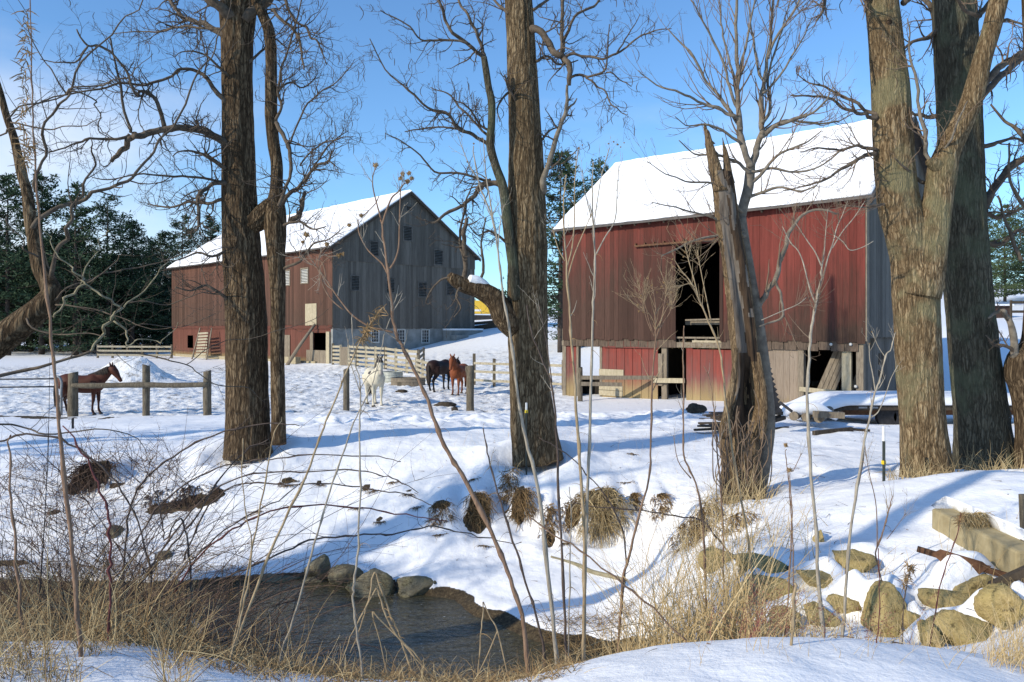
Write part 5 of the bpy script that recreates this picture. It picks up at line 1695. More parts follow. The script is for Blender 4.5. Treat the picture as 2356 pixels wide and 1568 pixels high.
# ---------- trees cut by the right edge
rng = random.Random(28)
Yt = 14.6
T8 = thing('gnarled_tree', 'gnarled dark trunk with a swollen burl cut off by the right edge', 'tree', on_ground(2362, Yt))
pts, rad = world_path([(2366, 1075, 28), (2364, 980, 26), (2362, 900, 34), (2358, 860, 42), (2360, 825, 38), (2372, 790, 22), (2376, 700, 17), (2380, 560, 15), (2376, 400, 13), (2372, 200, 13), (2366, 60, 12), (2362, -60, 11), (2356, -250, 6)], Yt, 0, 5)
mb = MB()
trunk_mesh(mb, pts, rad, 48, 0.05, 0.12, seed=51)
mb.build('trunk', MAT['bark_left'], T8, smooth=True)
tw = Twigs(65, curl=0.35, up=0.35, ang=(30, 75), kink=0.2)
tm = MB()
T8L = [
    ([(2338, 832, 11), (2330, 805, 9), (2328, 770, 8), (2318, 735, 7), (2306, 715, 5), (2290, 722, 4), (2276, 732, 2)], -.2, .9, MAT['limb_grey']),
    ([(2345, 830, 6), (2320, 800, 4), (2290, 790, 3), (2270, 770, 1.6)], -.2, 1),
    ([(2352, 600, 5), (2330, 560, 4), (2310, 500, 3), (2296, 450, 2)], .3, 1),
    ([(2366, 330, 6), (2340, 300, 5), (2310, 280, 3.4), (2280, 240, 2)], .4, 1.2),
    ([(2366, 480, 6), (2335, 450, 4), (2320, 400, 3), (2322, 330, 2)], -.3, 1.0),
]
T8L = [(s[0], s[1], s[2], s[3] if len(s) > 3 else MAT['limb_bark']) for s in T8L]
limbs(T8, T8L, Yt, tw, tm, MAT['limb_bark'], rng, L=0.5, cnt=0.9, depth=2)
tm.build('twigs', MAT['twig_bark'], T8)['kind'] = 'stuff'

# ---------- trees standing outside the frame on the left; their shadows reach the bank
for src, X, Y, rz, s, lab in [(T1, -15.0, 7.0, 1.1, .9, 'bare tree on the near bank beyond the left edge of the photo'),
                              (T3, -23.0, 13.0, 2.2, 1.0, 'bare tree upstream beyond the left edge of the photo'),
                              (T3, -10.5, 0.2, 4.0, .85, 'bare tree standing left of the photographer, out of the photo')]:
    o = dup(src, (X, Y, gz(X, Y)), rz, lab, (s, s, s))
    o.name = 'bare_tree'

# ------------------------------------------------------------------ pines
def mat_needles(name, a, b):
    t = NT(name)
    o = t.obj()
    n = t.noise(o, 1.4, 4, 0.6)
    n2 = t.noise(o, 14, 3, 0.6)
    col = t.ramp(t.math('ADD', t.math('MULTIPLY', n, 0.6), t.math('MULTIPLY', n2, 0.4)), (0.35, a), (0.65, b))
    MAT[name] = t.done(col, 0.75, None, 0.2)


mat_needles('pine_needles', (0.020, 0.038, 0.022), (0.060, 0.100, 0.050))
mat_needles('pine_needles_light', (0.04, 0.06, 0.025), (0.10, 0.14, 0.06))
mat_plain('pine_bark', (0.035, 0.028, 0.024), (0.09, 0.072, 0.06), 4, 0.95, 0.4)


def pine(seed, H, base, spread, loose=0.0, dens=1.0, tuft=0.34):
    "white pine: bare lower trunk, tiers of upswept limbs carrying needle tufts; returns trunk and crown meshes"
    r = random.Random(seed)
    tk, cr = MB(), MB()
    pts = [V((0.12 * mnoise.noise((seed, z * .2, 0)), 0.12 * mnoise.noise((seed, z * .2, 9)), H * z / 12)) for z in range(13)]
    tk.tube(pts, [max(.03, 0.26 * (1 - i / 12.6)) * H / 18 for i in range(13)], 9)
    z = base
    while z < H - 0.3:
        t = (z - base) / (H - base)
        R0 = spread * (1 - t) ** 0.75 * (0.55 + 0.45 * min(1, t * 6 + .4)) + 0.25
        for k in range(r.randint(4, 6)):
            a = r.uniform(0, 2 * pi)
            L = R0 * r.uniform(0.55, 1.2)
            rise = r.uniform(0.05, 0.4) + 0.5 * t
            b0 = V((0, 0, z + r.uniform(-.2, .2)))
            br = [b0 + V((cos(a) * L * s, sin(a) * L * s, L * (rise * s * s * 0.9 - 0.10 * s))) for s in (0, .35, .7, 1)]
            tk.tube(br, [.05 * (1 - t) + .012, .03, .018, .008], 4, False)
            m = int((5 + L * 8.5) * dens)
            for _ in range(m):
                s = r.uniform(0.25, 1.05) ** 0.8
                p = b0 + V((cos(a) * L * s, sin(a) * L * s, L * (rise * s * s * 0.9 - 0.10 * s)))
                w = 0.25 * L * (1.1 - s * .5)
                p += V((r.gauss(0, w), r.gauss(0, w), abs(r.gauss(0, .12)) + r.gauss(0, .06)))
                for q in range(3):
                    d = V((r.gauss(0, 1), r.gauss(0, 1), r.gauss(.45, .6))).normalized()
                    sd = d.orthogonal().normalized()
                    sd = Matrix.Rotation(r.uniform(0, 6.28), 3, d) @ sd
                    l, h = tuft * r.uniform(.6, 1.3), tuft * r.uniform(.10, .2)
                    o = len(cr.v)
                    cr.v += [tuple(p - sd * h * .4), tuple(p + d * l * .55 + sd * h), tuple(p + d * l), tuple(p + d * l * .5 - sd * h)]
                    cr.f.append((o, o + 1, o + 2, o + 3))
                    cr.mi.append(0)
        z += r.uniform(0.45, 0.8) * (1 + loose)
    return tk, cr


PINES = {}


def plant_pine(key, params, name, label, x, ytop, Y, sx=1.0, group=None, ymat='pine_needles', X=None):
    if key not in PINES:
        tk, cr = pine(*params)
        o = thing(name, label, 'pine tree', (0, 0, 0), 0, group)
        tk.build('trunk', MAT['pine_bark'], o, local=True, smooth=True)
        cr.build('crown', MAT[ymat], o, local=True)
        PINES[key] = (o, params[1], [False])
    o, H, used = PINES[key]
    g = on_ground(x, Y)
    top = P(x, ytop, Y).z
    s = (top - g.z + 0.2) / H
    g.z -= 0.2
    rz = (x * 0.37) % 6.28
    if not used[0]:
        used[0] = True
        o.location, o.rotation_euler, o.scale = g, (0, 0, rz), (s * sx, s * sx, s)
        o['label'] = label
        if group:
            o['group'] = group
        return o
    d = dup(o, g, rz, label, (s * sx, s * sx, s))
    d.name = name
    if group:
        d['group'] = group
    elif 'group' in d:
        del d['group']
    return d


KA, KB, KC, KD = (3, 19, 3.5, 4.6, 0.0, 1.0, .42), (8, 18, 2.2, 4.2, .15, 1.0, .42), (12, 17, 0.8, 3.8, .05, 1.0, .40), (17, 20, 3.8, 5.0, .2, 1.0, .42)
g_ = 'dark pines along the wood edge behind the paddock'
for i, (k, prm, x, yt, Y, sx, lab) in enumerate([
    ('a', KA, 18, 398, 92, 1.15, 'tall dark pine at the wood edge, closest to the left edge of the photo'),
    ('b', KB, 96, 392, 95, 1.1, 'tallest dark pine in the row behind the paddock, second from the left edge'),
    ('c', KC, 175, 425, 93, 1.2, 'broad dark pine third from the left along the wood edge'),
    ('d', KD, 248, 445, 96, 1.1, 'dark pine fourth from the left along the wood edge'),
    ('a', KA, 305, 505, 98, 1.25, 'lower dark pine at the stepped right end of the dense wood'),
    ('b', KB, -70, 400, 94, 1.2, None),
    ('c', KC, 352, 560, 104, 1.3, 'small dark pine in the dip left of the grey barn'),
    ('d', KD, 420, 490, 118, 1.2, 'grey green pine rising behind the far corner of the grey barn roof'),
    ('c', KC, 485, 500, 120, 1.2, 'grey green pine half hidden by the dark trunk and the barn roof'),
    ('a', KA, 380, 530, 112, 1.3, 'bushy pine just left of the grey barn eave'),
]):
    plant_pine('L' + k, prm, 'pine_tree', lab or 'dark pine at the wood edge cut off outside the left edge', x, yt, Y, sx, g_)
for i in range(30):
    x = -170 + i * 20 + (i * 37 % 17)
    plant_pine('L' + 'cacb'[i % 4], (KC, KA, KC, KB)[i % 4], 'pine_tree', 'dark pine deep in the wood behind the front row of pines', x, 520 + (i * 53 % 60) + max(0, i - 15) * 5, 102 + (i % 3) * 6, 1.35, 'pines deep in the wood')
plant_pine('La', KA, 'pine_tree', 'dark pine showing beside the furrowed middle trunk, left of the red barn roof', 1290, 345, 62, 1.15)
plant_pine('Lb', KB, 'pine_tree', 'narrow dark pine peeping over the left gable of the red barn', 1378, 362, 70, .8)
plant_pine('Lc', KC, 'pine_tree', 'lower dark pine filling the gap left of the red barn wall', 1322, 470, 66, 1.0)
plant_pine('Lc', KC, 'pine_tree', 'unseen dark pine added beyond the left edge to cast shade', -2600, 250, 7.2, .5)  # unseen pine added to shade the foreground snow
KR = (23, 17, 1.5, 4.8, .1, 1.0, .42)
for x, yt, Y, sx, lab in [(2262, 455, 75, 1.1, 'green pine behind the dark mossy trunk on the far right'), (2312, 470, 80, 1.1, 'green pine on the far right above the snowy road'), (2362, 455, 84, 1.2, 'green pine cut off by the right edge above the snowy road'), (2420, 440, 82, 1.2, 'green pine just outside the right edge of the photo')]:
    plant_pine('R', KR, 'pine_tree', lab, x, yt, Y, sx, 'green pines beyond the snowy road', 'pine_needles_light')
# ------------------------------------------------------------------ horses
def mat_coat(name, body, leg=None, dark=None, leg_z=(0.35, 0.75), patches=False):
    t = NT(name)
    o = t.obj()
    x, y, z = t.xyz(o)
    n = t.noise(o, 3.0, 5, 0.6)
    hair = t.noise(t.mapping(o, (14, 30, 30)), 1.0, 4, 0.6)
    col = t.mix(n, tuple(c * 0.72 for c in body), tuple(min(1, c * 1.22) for c in body))
    if leg:
        k = t.n('MapRange', {'Value': t.math('ADD', z, t.math('MULTIPLY', t.math('SUBTRACT', n, .5), .25)), 'From Min': leg_z[0], 'From Max': leg_z[1]}).outputs[0]
        col = t.mix(k, leg, col)
    if patches:
        # dark poll and ears, one dark blotch behind the withers, greyish muzzle
        poll = t.math('MULTIPLY', t.n('MapRange', {'Value': t.math('ADD', z, t.math('MULTIPLY', t.math('SUBTRACT', n, .5), .06)), 'From Min': 1.715, 'From Max': 1.745}).outputs[0], t.n('MapRange', {'Value': x, 'From Min': 0.82, 'From Max': 0.84}).outputs[0])
        col = t.mix(poll, col, (0.035, 0.028, 0.026))
        d = t.n('VectorMath', {0: t.mapping(o, (2.2, 0, 6.5), loc=(-0.5, 0, -8.55))}, operation='LENGTH').outputs['Value']
        side = t.n('MapRange', {'Value': y, 'From Min': -0.02, 'From Max': -0.05}).outputs[0]
        blot = t.math('MULTIPLY', t.n('MapRange', {'Value': t.math('ADD', d, t.math('MULTIPLY', n, .5)), 'From Min': 0.72, 'From Max': 0.62}).outputs[0], side)
        col = t.mix(blot, col, (0.05, 0.042, 0.04))
        mz = t.math('MULTIPLY', t.n('MapRange', {'Value': x, 'From Min': 1.08, 'From Max': 1.2}).outputs[0], t.n('MapRange', {'Value': z, 'From Min': 1.5, 'From Max': 1.42}).outputs[0])
        col = t.mix(t.math('MULTIPLY', mz, 0.7), col, (0.22, 0.19, 0.18))
    MAT[name] = t.done(col, 0.62, t.bump(hair, 0.2, 0.01), 0.25)


mat_coat('coat_bay', (0.075, 0.022, 0.012), (0.045, 0.016, 0.012), leg_z=(0.3, 0.9))
mat_coat('coat_dark', (0.028, 0.012, 0.009), (0.012, 0.009, 0.008), leg_z=(0.5, 1.0))
mat_coat('coat_chestnut', (0.20, 0.055, 0.018), (0.10, 0.030, 0.014), leg_z=(0.1, 0.8))
mat_coat('coat_white', (0.60, 0.545, 0.42), patches=True)
mat_plain('mane_dark', (0.010, 0.008, 0.007), (0.04, 0.03, 0.025), 9, 0.7, 0.4, (14, 14, 2))
mat_plain('mane_red', (0.10, 0.032, 0.014), (0.24, 0.085, 0.04), 9, 0.7, 0.4, (14, 14, 2))
mat_plain('mane_flax', (0.30, 0.20, 0.12), (0.5, 0.38, 0.25), 9, 0.7, 0.4, (14, 14, 2))
mat_plain('mane_pale', (0.45, 0.41, 0.33), (0.7, 0.65, 0.53), 9, 0.7, 0.4, (14, 14, 2))
mat_plain('hoof', (0.03, 0.025, 0.02), (0.09, 0.075, 0.06), 9, 0.6, 0.2)
mat_plain('eye', (0.006, 0.005, 0.005), (0.012, 0.01, 0.01), 9, 0.08, 0.0, spec=0.6)


def loft(mb, secs, n=24):
    "secs: (x, y, z, half width across y, half height, tilt of the section in degrees)"
    rows = []
    for (x, y, z, hw, hh, tl) in secs:
        c, s = cos(radians(tl)), sin(radians(tl))
        row = []
        for k in range(n):
            a = 2 * pi * k / n
            q = cos(a) * hh
            row.append((x - s * q, y + sin(a) * hw, z + c * q))
        rows.append(row)
    mb.rings(rows)


def horse_mesh(neck=0.0, head_tilt=0.0, legs=(0, 0, 0, 0), head_yaw=0.0):
    """standing horse facing +x; neck lowers the head (0 upright, 1 level); legs: fore-aft shifts of feet LF, RF, LH, RH"""
    mb = MB()
    sm = lambda s, k=4: smooth_path([tuple(map(float, q)) for q in s], k)
    loft(mb, sm([(-.90, 0, 1.20, .04, .06, 0), (-.86, 0, 1.19, .15, .18, 0), (-.74, 0, 1.17, .235, .275, 0), (-.52, 0, 1.17, .285, .33, 0), (-.25, 0, 1.135, .285, .32, 0), (0, 0, 1.105, .295, .325, 0), (.22, 0, 1.115, .28, .335, 0), (.42, 0, 1.145, .25, .355, 0), (.58, 0, 1.13, .215, .30, 0), (.70, 0, 1.13, .16, .22, 0), (.77, 0, 1.14, .07, .11, 0)]), 32)
    # neck and head
    lo = neck
    p0 = (.44, 1.26)
    p1 = (lerp(.66, .76, lo), lerp(1.47, 1.34, lo))
    p2 = (lerp(.82, 1.02, lo), lerp(1.68, 1.46, lo))
    p3 = (lerp(.90, 1.20, lo), lerp(1.82, 1.53, lo))
    loft(mb, sm([(p0[0] - .06, 0, p0[1] - .05, .17, .33, 52), (p1[0], 0, p1[1], .115, .245, 50), (p2[0], 0, p2[1], .088, .175, 55), (p3[0], 0, p3[1], .075, .125, 65)]), 24)
    hx, hz = p3
    ht = radians(-62 + head_tilt)            # direction the muzzle points
    dx, dz = cos(ht), sin(ht)
    hs = [(-.06, .06, .07), (0, .095, .115), (.10, .112, .135), (.20, .106, .135), (.32, .082, .105), (.44, .066, .078), (.53, .068, .072), (.585, .06, .058), (.61, .03, .034)]
    secs = []
    for (d, hw, hh) in hs:
        px, pz = hx + dx * d + 0.02, hz + dz * d
        px, py = (px - hx) * cos(head_yaw) + hx, (px - hx) * sin(head_yaw)
        secs.append((px, py, pz, hw, hh, -62 + head_tilt))
    loft(mb, sm(secs, 3), 24)
    # ears
    ears = []
    up = (-dx * 0.75 + dz * -0.35, -dz * .9 + .25)
    for s in (-1, 1):
        b = V((hx + .0, s * .055, hz + .055))
        d = V((up[0] * .5, s * .32, 1)).normalized()
        mb.tube([b - d * .04, b + d * .03, b + d * .09, b + d * .15, b + d * .185], [.028, .036, .036, .022, .006], 10, True)
    # legs
    for i, (s, f) in enumerate(zip((1, -1, 1, -1), legs)):
        if i < 2:
            pts = [(.47, s * .14, 1.16, .15), (.48, s * .145, .98, .115), (.48 + f * .2, s * .14, .80, .083), (.485 + f * .5, s * .135, .60, .062), (.485 + f * .55, s * .135, .54, .060), (.475 + f * .75, s * .135, .40, .040), (.47 + f * .9, s * .135, .25, .038), (.48 + f * .95, s * .135, .17, .048), (.51 + f, s * .135, .10, .040), (.53 + f, s * .135, .06, .052), (.545 + f, s * .135, 0, .066)]
        else:
            pts = [(-.56, s * .13, 1.18, .21), (-.54, s * .155, 1.0, .185), (-.52 + f * .15, s * .155, .86, .135), (-.60 + f * .35, s * .145, .72, .088), (-.71 + f * .5, s * .135, .60, .066), (-.735 + f * .55, s * .135, .54, .062), (-.715 + f * .7, s * .135, .40, .046), (-.69 + f * .85, s * .135, .25, .042), (-.68 + f * .92, s * .135, .17, .050), (-.65 + f, s * .135, .10, .042), (-.63 + f, s * .135, .06, .054), (-.615 + f, s * .135, 0, .068)]
        sp = sm(pts, 3)
        mb.tube([V(q[:3]) for q in sp], [q[3] for q in sp], 14, True)
    return mb, (hx, hz, dx, dz, p0, p1, p2, p3)


def make_horse(label, loc, rz, coat, mane, tail, neck, head_tilt, legs, scale=1.0, face=None):
    o = thing('horse', label, 'horse', loc, rz)
    o.scale = (scale, scale * 1.14, scale)
    mb, (hx, hz, dx, dz, p0, p1, p2, p3) = horse_mesh(neck, head_tilt, legs)
    tmp = mb.build('tmp', None, None, (0, 0, 0))
    m = tmp.modifiers.new('r', 'REMESH')
    m.mode = 'VOXEL'
    m.voxel_size = 0.018
    m2 = tmp.modifiers.new('s', 'SMOOTH')
    m2.factor = 0.5
    m2.iterations = 7
    dg = bpy.context.evaluated_depsgraph_get()
    me = bpy.data.meshes.new_from_object(tmp.evaluated_get(dg))
    bpy.data.objects.remove(tmp)
    me.name = 'body'
    me.materials.clear()
    me.materials.append(MAT[coat])
    me.polygons.foreach_set('use_smooth', [True] * len(me.polygons))
    bo = bpy.data.objects.new('body', me)
    COL.objects.link(bo)
    bo.parent = o
    r = random.Random(len(label))
    # mane: locks falling to one side of the crest, and a forelock
    mb = MB()
    for i in range(90):
        t = i / 89
        seg = [p0, p1, p2, p3]
        k = min(2, int(t * 3))
        f = t * 3 - k
        cx, cz = lerp(seg[k][0], seg[k + 1][0], f), lerp(seg[k][1], seg[k + 1][1], f)
        hh = lerp(.30, .12, t)
        ang = radians(lerp(50, 66, t))
        b = V((cx - sin(ang) * hh * .93, 0, cz + cos(ang) * hh * .93))
        L = r.uniform(.16, .27)
        s = -1 if r.random() < .8 else 1
        mb.tube([b + V((0, 0, -.015)), b + V((-.01, s * .05, .012)), b + V((.01, s * .10, -L * .45)), b + V((.03, s * .105, -L))], [.016, .02, .016, .004], 5, False)
    for i in range(10):
        b = V((hx + .02, r.uniform(-.03, .03), hz + .10))
        mb.tube([b, b + V((.07, 0, .01)), b + V((.13, r.uniform(-.02, .02), -.09)), b + V((.16, r.uniform(-.02, .02), -.17))], [.012, .015, .012, .004], 5, False)
    mb.build('mane', MAT[mane], o, local=True, smooth=True)
    mb = MB()
    for i in range(46):
        a = r.uniform(-.05, .05)
        L = r.uniform(.72, .98)
        x = r.uniform(-.03, .03)
        mb.tube([V((-.86, a * .3, 1.27)), V((-.93, a * .6, 1.22)), V((-.955 + x, a, 1.0)), V((-.95 + x, a * 1.5, .75)), V((-.93 + x * 1.5, a * 1.3, 1.25 - L))], [.022, .026, .026, .024, .005], 5, False)
    mb.build('tail', MAT[tail], o, local=True, smooth=True)
    for s in (-1, 1):
        e = MB()
        c = V((hx + dx * .13 + .055, s * .10, hz + dz * .13 + .045))
        for q in range(7):
            pass
        e.tube([c + V((0, -.012 * s, 0)), c, c + V((0, .008 * s, 0)), c + V((0, .013 * s, 0))], [.02, .022, .016, .004], 10)
        e.build('eye', MAT['eye'], o, local=True, smooth=True)
    for i, (s, f) in enumerate(zip((1, -1, 1, -1), legs)):
        e = MB()
        x = (.545 if i < 2 else -.615) + f
        e.tube([V((x + .004, s * .135, 0.0)), V((x - .002, s * .135, .06))], [.076, .060], 14)
        e.build('hoof', MAT['hoof'], o, local=True, smooth=False)
    return o


def horse_at(x, Y, dz=0.0):
    p = on_ground(x, Y)
    p.z += dz - .02
    return p


make_horse('bay horse standing side on behind the left fence posts, facing right', horse_at(190, 29.0), radians(3), 'coat_bay', 'mane_dark', 'mane_dark', .42, 6, (.03, -.06, .05, -.10))
make_horse('white horse with dark ears and poll facing the camera in the trampled paddock', horse_at(862, 33.3), radians(-68), 'coat_white', 'mane_dark', 'mane_dark', .02, -4, (.03, -.02, .06, -.06), 1.06)
make_horse('almost black horse standing side on, its head hidden behind the chestnut horse', horse_at(1013, 41.4), radians(60), 'coat_dark', 'mane_dark', 'mane_dark', 1.5, 14, (.02, -.05, .08, -.06), 1.12)
make_horse('glossy chestnut horse facing the camera head on, beside a split post', horse_at(1057, 38.9), radians(-108), 'coat_chestnut', 'mane_red', 'mane_red', .02, -5, (.02, -.01, .05, -.05), 1.0)

# ------------------------------------------------------------------ fences
mat_plain('post_wood', (0.065, 0.054, 0.04), (0.19, 0.16, 0.115), 2.6, 0.95, 0.6, (9, 9, 1.6))
mat_plain('board_wood', (0.25, 0.215, 0.15), (0.46, 0.41, 0.30), 2.0, 0.85, 0.3, (5, 5, 5))
mat_plain('grey_metal', (0.18, 0.19, 0.2), (0.3, 0.31, 0.32), 7, 0.5, 0.1, metal=0.6)
mat_plain('dark_metal', (0.02, 0.02, 0.022), (0.05, 0.05, 0.055), 7, 0.6, 0.1, metal=0.3)


def rough_post(mb, base, H, r, lean=0.0, seed=0, n=12, taper=.92, depth=0.35):
    rows = []
    for i in range(9):
        t = i / 8
        z = -depth + (H + depth) * t
        row = []
        for k in range(n):
            a = 2 * pi * k / n
            d = 1 + .12 * mnoise.noise((cos(a) * 1.6 + seed, sin(a) * 1.6, z * 1.3)) + .05 * mnoise.noise((cos(a) * 5, sin(a) * 5 + seed, z))
            top = (.04 * cos(a + seed) if i == 8 else 0)
            row.append(V((base.x + lean * max(z, 0) + cos(a) * r * d * lerp(1, taper, t), base.y + sin(a) * r * d * lerp(1, taper, t), base.z + z + top)))
        rows.append(row)
    mb.rings(rows)


def base_to(x, ytop, ybot, Y):
    "ground point under photo column x at distance Y plus the height that puts the top at ytop"
    g = on_ground(x, Y)
    return g, P(x, ytop, Y).z - g.z


# left paddock fence: three round posts and one split rail
YF = 28.3
fence = thing('post_and_rail_fence', 'round grey fence posts with one split rail beside the bay horse', 'fence', on_ground(330, YF))
for i, (x, yt, w) in enumerate([(168, 857, 20), (336, 840, 15), (477, 853, 17)]):
    g, H = base_to(x, yt, 0, YF)
    mb = MB()
    rough_post(mb, g, H, w / 2 / F * YF * 1.15, 0, i * 3)
    mb.build('post', MAT['post_wood'], fence, smooth=True)
mb = MB()
pts, rad = world_path([(166, 886, 5), (200, 887, 6.5), (260, 886, 6), (336, 885, 6.5), (400, 886, 6), (478, 884, 6)], YF - .12, 0, 5)
rad = [q * (1 + .15 * mnoise.noise((i * .6, 0, 3))) for i, q in enumerate(rad)]
mb.tube(pts, rad, 8, True)
mb.build('rail', MAT['post_wood'], fence, smooth=True)
# tube gate running off to the left
gate = thing('tube_gate', 'thin two bar metal gate running off to the left of the fence posts', 'gate', on_ground(60, YF))
mb = MB()
mb.tube([P(-160, 873, YF), P(126, 871, YF)], [.025, .025], 8)
mb.build('bar', MAT['dark_metal'], gate, smooth=True)
mb = MB()
mb.tube([P(-160, 892, YF), P(126, 889, YF)], [.025, .025], 8)
mb.build('bar', MAT['dark_metal'], gate, smooth=True)
mb = MB()
mb.tube([P(126, 864, YF), P(127, 905, YF)], [.03, .03], 8)
mb.build('upright', MAT['dark_metal'], gate, smooth=True)
mb = MB()
pts, rad = world_path([(141, 952, 3), (141, 900, 3), (142, 880, 3), (138, 869, 3), (131, 866, 3), (127, 872, 3)], YF - .1, 0, 4)
mb.tube(pts, rad, 8)
mb.build('hoop', MAT['grey_metal'], gate, smooth=True)

# two single posts in front of the horses, post stub, post by the barn with its boards
for x, yt, w, Y, lab in [(797, 849, 14, 30.2, 'single weathered fence post standing left of the white horse'), (1082, 842, 17, 30.2, 'split topped fence post standing right of the chestnut horse')]:
    g, H = base_to(x, yt, 0, Y)
    mb = MB()
    rough_post(mb, g, H, w / 2 / F * Y * 1.1, 0, x)
    if x > 1000:
        pts = [g + V((-.10, -.02, H - .35)), g + V((-.13, -.02, H - .08)), g + V((-.16, -.02, H + .02))]
        mb.tube(pts, [.05, .06, .01], 7)
    tag(mb.build('fence_post', MAT['post_wood'], None, g, smooth=True), lab, 'fence post')
g, H = base_to(1335, 846, 0, 34.5)
bf = thing('plank_rail', 'short plank rail on a round post nailed across the foot of the red barn', 'fence', g)
mb = MB()
rough_post(mb, g, H, 11 / 2 / F * 34.5 * 1.1, 0, 5)
mb.build('post', MAT['post_wood'], bf, smooth=True)
e0 = R1.org + R1.d * R1.fpx(1512, 868)[0] - R1.e * .12
e0.z = R1.org.z + R1.fpx(1512, 868)[1]
for dy, f in ((0, 1.0), (17, .55)):
    a = P(1337, 868 + dy * .85, 34.4)
    bb = V((e0.x, e0.y, e0.z - dy / F * 35))
    mb = MB()
    mb.beam(a, a.lerp(bb, f if dy else 1.0), .04, .17)
    mb.build('plank', MAT['dark_wood'] if 0 else MAT['old_wood'], bf)
mb = MB()
q0, q1 = R1.fpx(1506, 874), R1.fpx(1579, 875)
mb.beam(R1.org + R1.d * q0[0] - R1.e * .2 + V((0, 0, q0[1])), R1.org + R1.d * q1[0] - R1.e * .12 + V((0, 0, q1[1])), .04, .2)
mb.build('pale_plank', MAT['pale_wood'], bf)

# board fence from the grey barn corner towards the horses
bfence = thing('board_fence', 'pale board fence with posts running from the grey barn corner to the water troughs', 'fence', on_ground(840, 60))
Pa, Pb = on_ground(766, 67.2), on_ground(963, 53.5)
N = 9
prev = None
for i in range(N + 1):
    t = i / N
    p = Pa.lerp(Pb, t)
    p.z = gz(p.x, p.y)
    Hh = 1.62 if i else 1.75
    mb = MB()
    mb.box(p.x - .09, p.x + .09, p.y - .09, p.y + .09, p.z - .4, p.z + Hh + .05)
    mb.build('post', MAT['board_wood'] if i % 3 else MAT['post_wood'], bfence)
    if prev is not None and i == 2:
        mb = MB()
        d = (p - prev)
        for k in range(6):
            a = prev + d * (k / 6 + .01)
            b_ = prev + d * ((k + 1) / 6 - .01)
            off = V((0, -.1, 0))
            mb.beam(a + off + V((0, 0, .75)), b_ + off + V((0, 0, .75)), .03, 1.5)
        mb.build('boarded_gate', MAT['old_wood'], bfence)
    elif prev is not None:
        mb = MB()
        for k in range(5):
            h = .22 + k * .325
            off = V((0, -.11 - .001 * (i % 2), 0))
            mb.beam(prev + off + V((0, 0, h)), p + off + V((0, 0, h)), .035, .17)
        mb.build('boards', MAT['board_wood'], bfence)
    prev = p
f2 = thing('board_fence', 'lower board fence running behind the tubs up to the dark horse', 'fence', on_ground(980, 50))
Pa, Pb = on_ground(958, 52.5), on_ground(989, 47.0)
prev = None
for i in range(3):
    p = Pa.lerp(Pb, i / 2)
    p.z = gz(p.x, p.y)
    mb = MB()
    mb.box(p.x - .07, p.x + .07, p.y - .07, p.y + .07, p.z - .4, p.z + 1.25)
    mb.build('post', MAT['dark_wood'] if i == 2 else MAT['board_wood'], f2)
    if prev is not None:
        mb = MB()
        for k in range(4):
            h = .2 + k * .30
            mb.beam(prev + V((0, -.1, h)), p + V((0, -.1, h)), .035, .16)
        mb.build('boards', MAT['board_wood'], f2)
    prev = p
# back pen behind it
f4 = thing('pen_rails', 'short dark end panel closing the board fence above the troughs', 'fence', on_ground(962, 54))
p0_, p1_ = on_ground(961, 53.8), on_ground(975, 58.0)
for q in (p0_, p1_):
    mb = MB()
    mb.box(q.x - .07, q.x + .07, q.y - .07, q.y + .07, q.z - .4, q.z + 1.5)
    mb.build('post', MAT['post_wood'], f4)
mb = MB()
for k in range(4):
    mb.beam(p0_ + V((0, 0, .3 + k * .36)), p1_ + V((0, 0, .3 + k * .36)), .035, .2)
mb.build('boards', MAT['old_wood'], f4)
# three-rail fence right of the horses
f3 = thing('three_rail_fence', 'three rail fence between the chestnut horse and the red barn', 'fence', on_ground(1190, 42.5))
xs = [1091, 1137, 1190, 1245, 1296]
pr = None
for i, x in enumerate(xs):
    Y = lerp(44.5, 40.5, i / 4)
    g = on_ground(x, Y)
    mb = MB()
    hh = 1.75 if i == 0 else 1.5
    mb.box(g.x - .08, g.x + .08, g.y - .08, g.y + .08, g.z - .4, g.z + hh)
    mb.build('post', MAT['post_wood'], f3)
    if pr is not None:
        for h in (.28, .76, 1.22):
            mb = MB()
            mb.beam(pr + V((0, -.1, h)), g + V((0, -.1, h)), .05, .13)
            mb.build('rail', MAT['board_wood'], f3)
    pr = g
# far rails beside the pines and the plank gate leaning on the grey barn
f5 = thing('wood_fence', 'grey rail fence in the shade below the dark pines', 'fence', on_ground(290, 86))
pr = None
for i in range(6):
    x = 225 + i * 34
    g = on_ground(x, 86)
    mb = MB()
    mb.box(g.x - .09, g.x + .09, g.y - .09, g.y + .09, g.z - .3, g.z + 1.5)
    mb.build('post', MAT['post_wood'], f5)
    if pr is not None:
        mb = MB()
        for h in (.35, .8, 1.25):
            mb.beam(pr + V((0, -.1, h)), g + V((0, -.1, h)), .05, .2)
        mb.build('rails', MAT['board_wood'], f5)
    pr = g
q0 = R = G1.org + G1.d * G1.fpx(484, 820)[0] - G1.e * 1.6
q1 = G1.org + G1.d * G1.fpx(506, 820)[0] - G1.e * 1.5
for q in (q0, q1):
    q.z = gz(q.x, q.y)
lg = thing('plank_gate', 'pale plank gate propped against the brown side of the grey barn', 'gate', q0.lerp(q1, .5))
mb = MB()
for k in range(9):
    h = .2 + k * .31
    mb.beam(q0 + V((.0, k * .08, h)), q1 + V((0, k * .08, h + .1)), .04, .19)
mb.build('boards', MAT['board_wood'], lg)
for q, dx in ((q0, -.35), (q1, .1)):
    mb = MB()
    mb.beam(q + V((dx, -.15, -.1)), q + V((dx * .3 + .3, .75, 3.3)), .12, .09)
    mb.build('brace', MAT['old_wood'], lg)

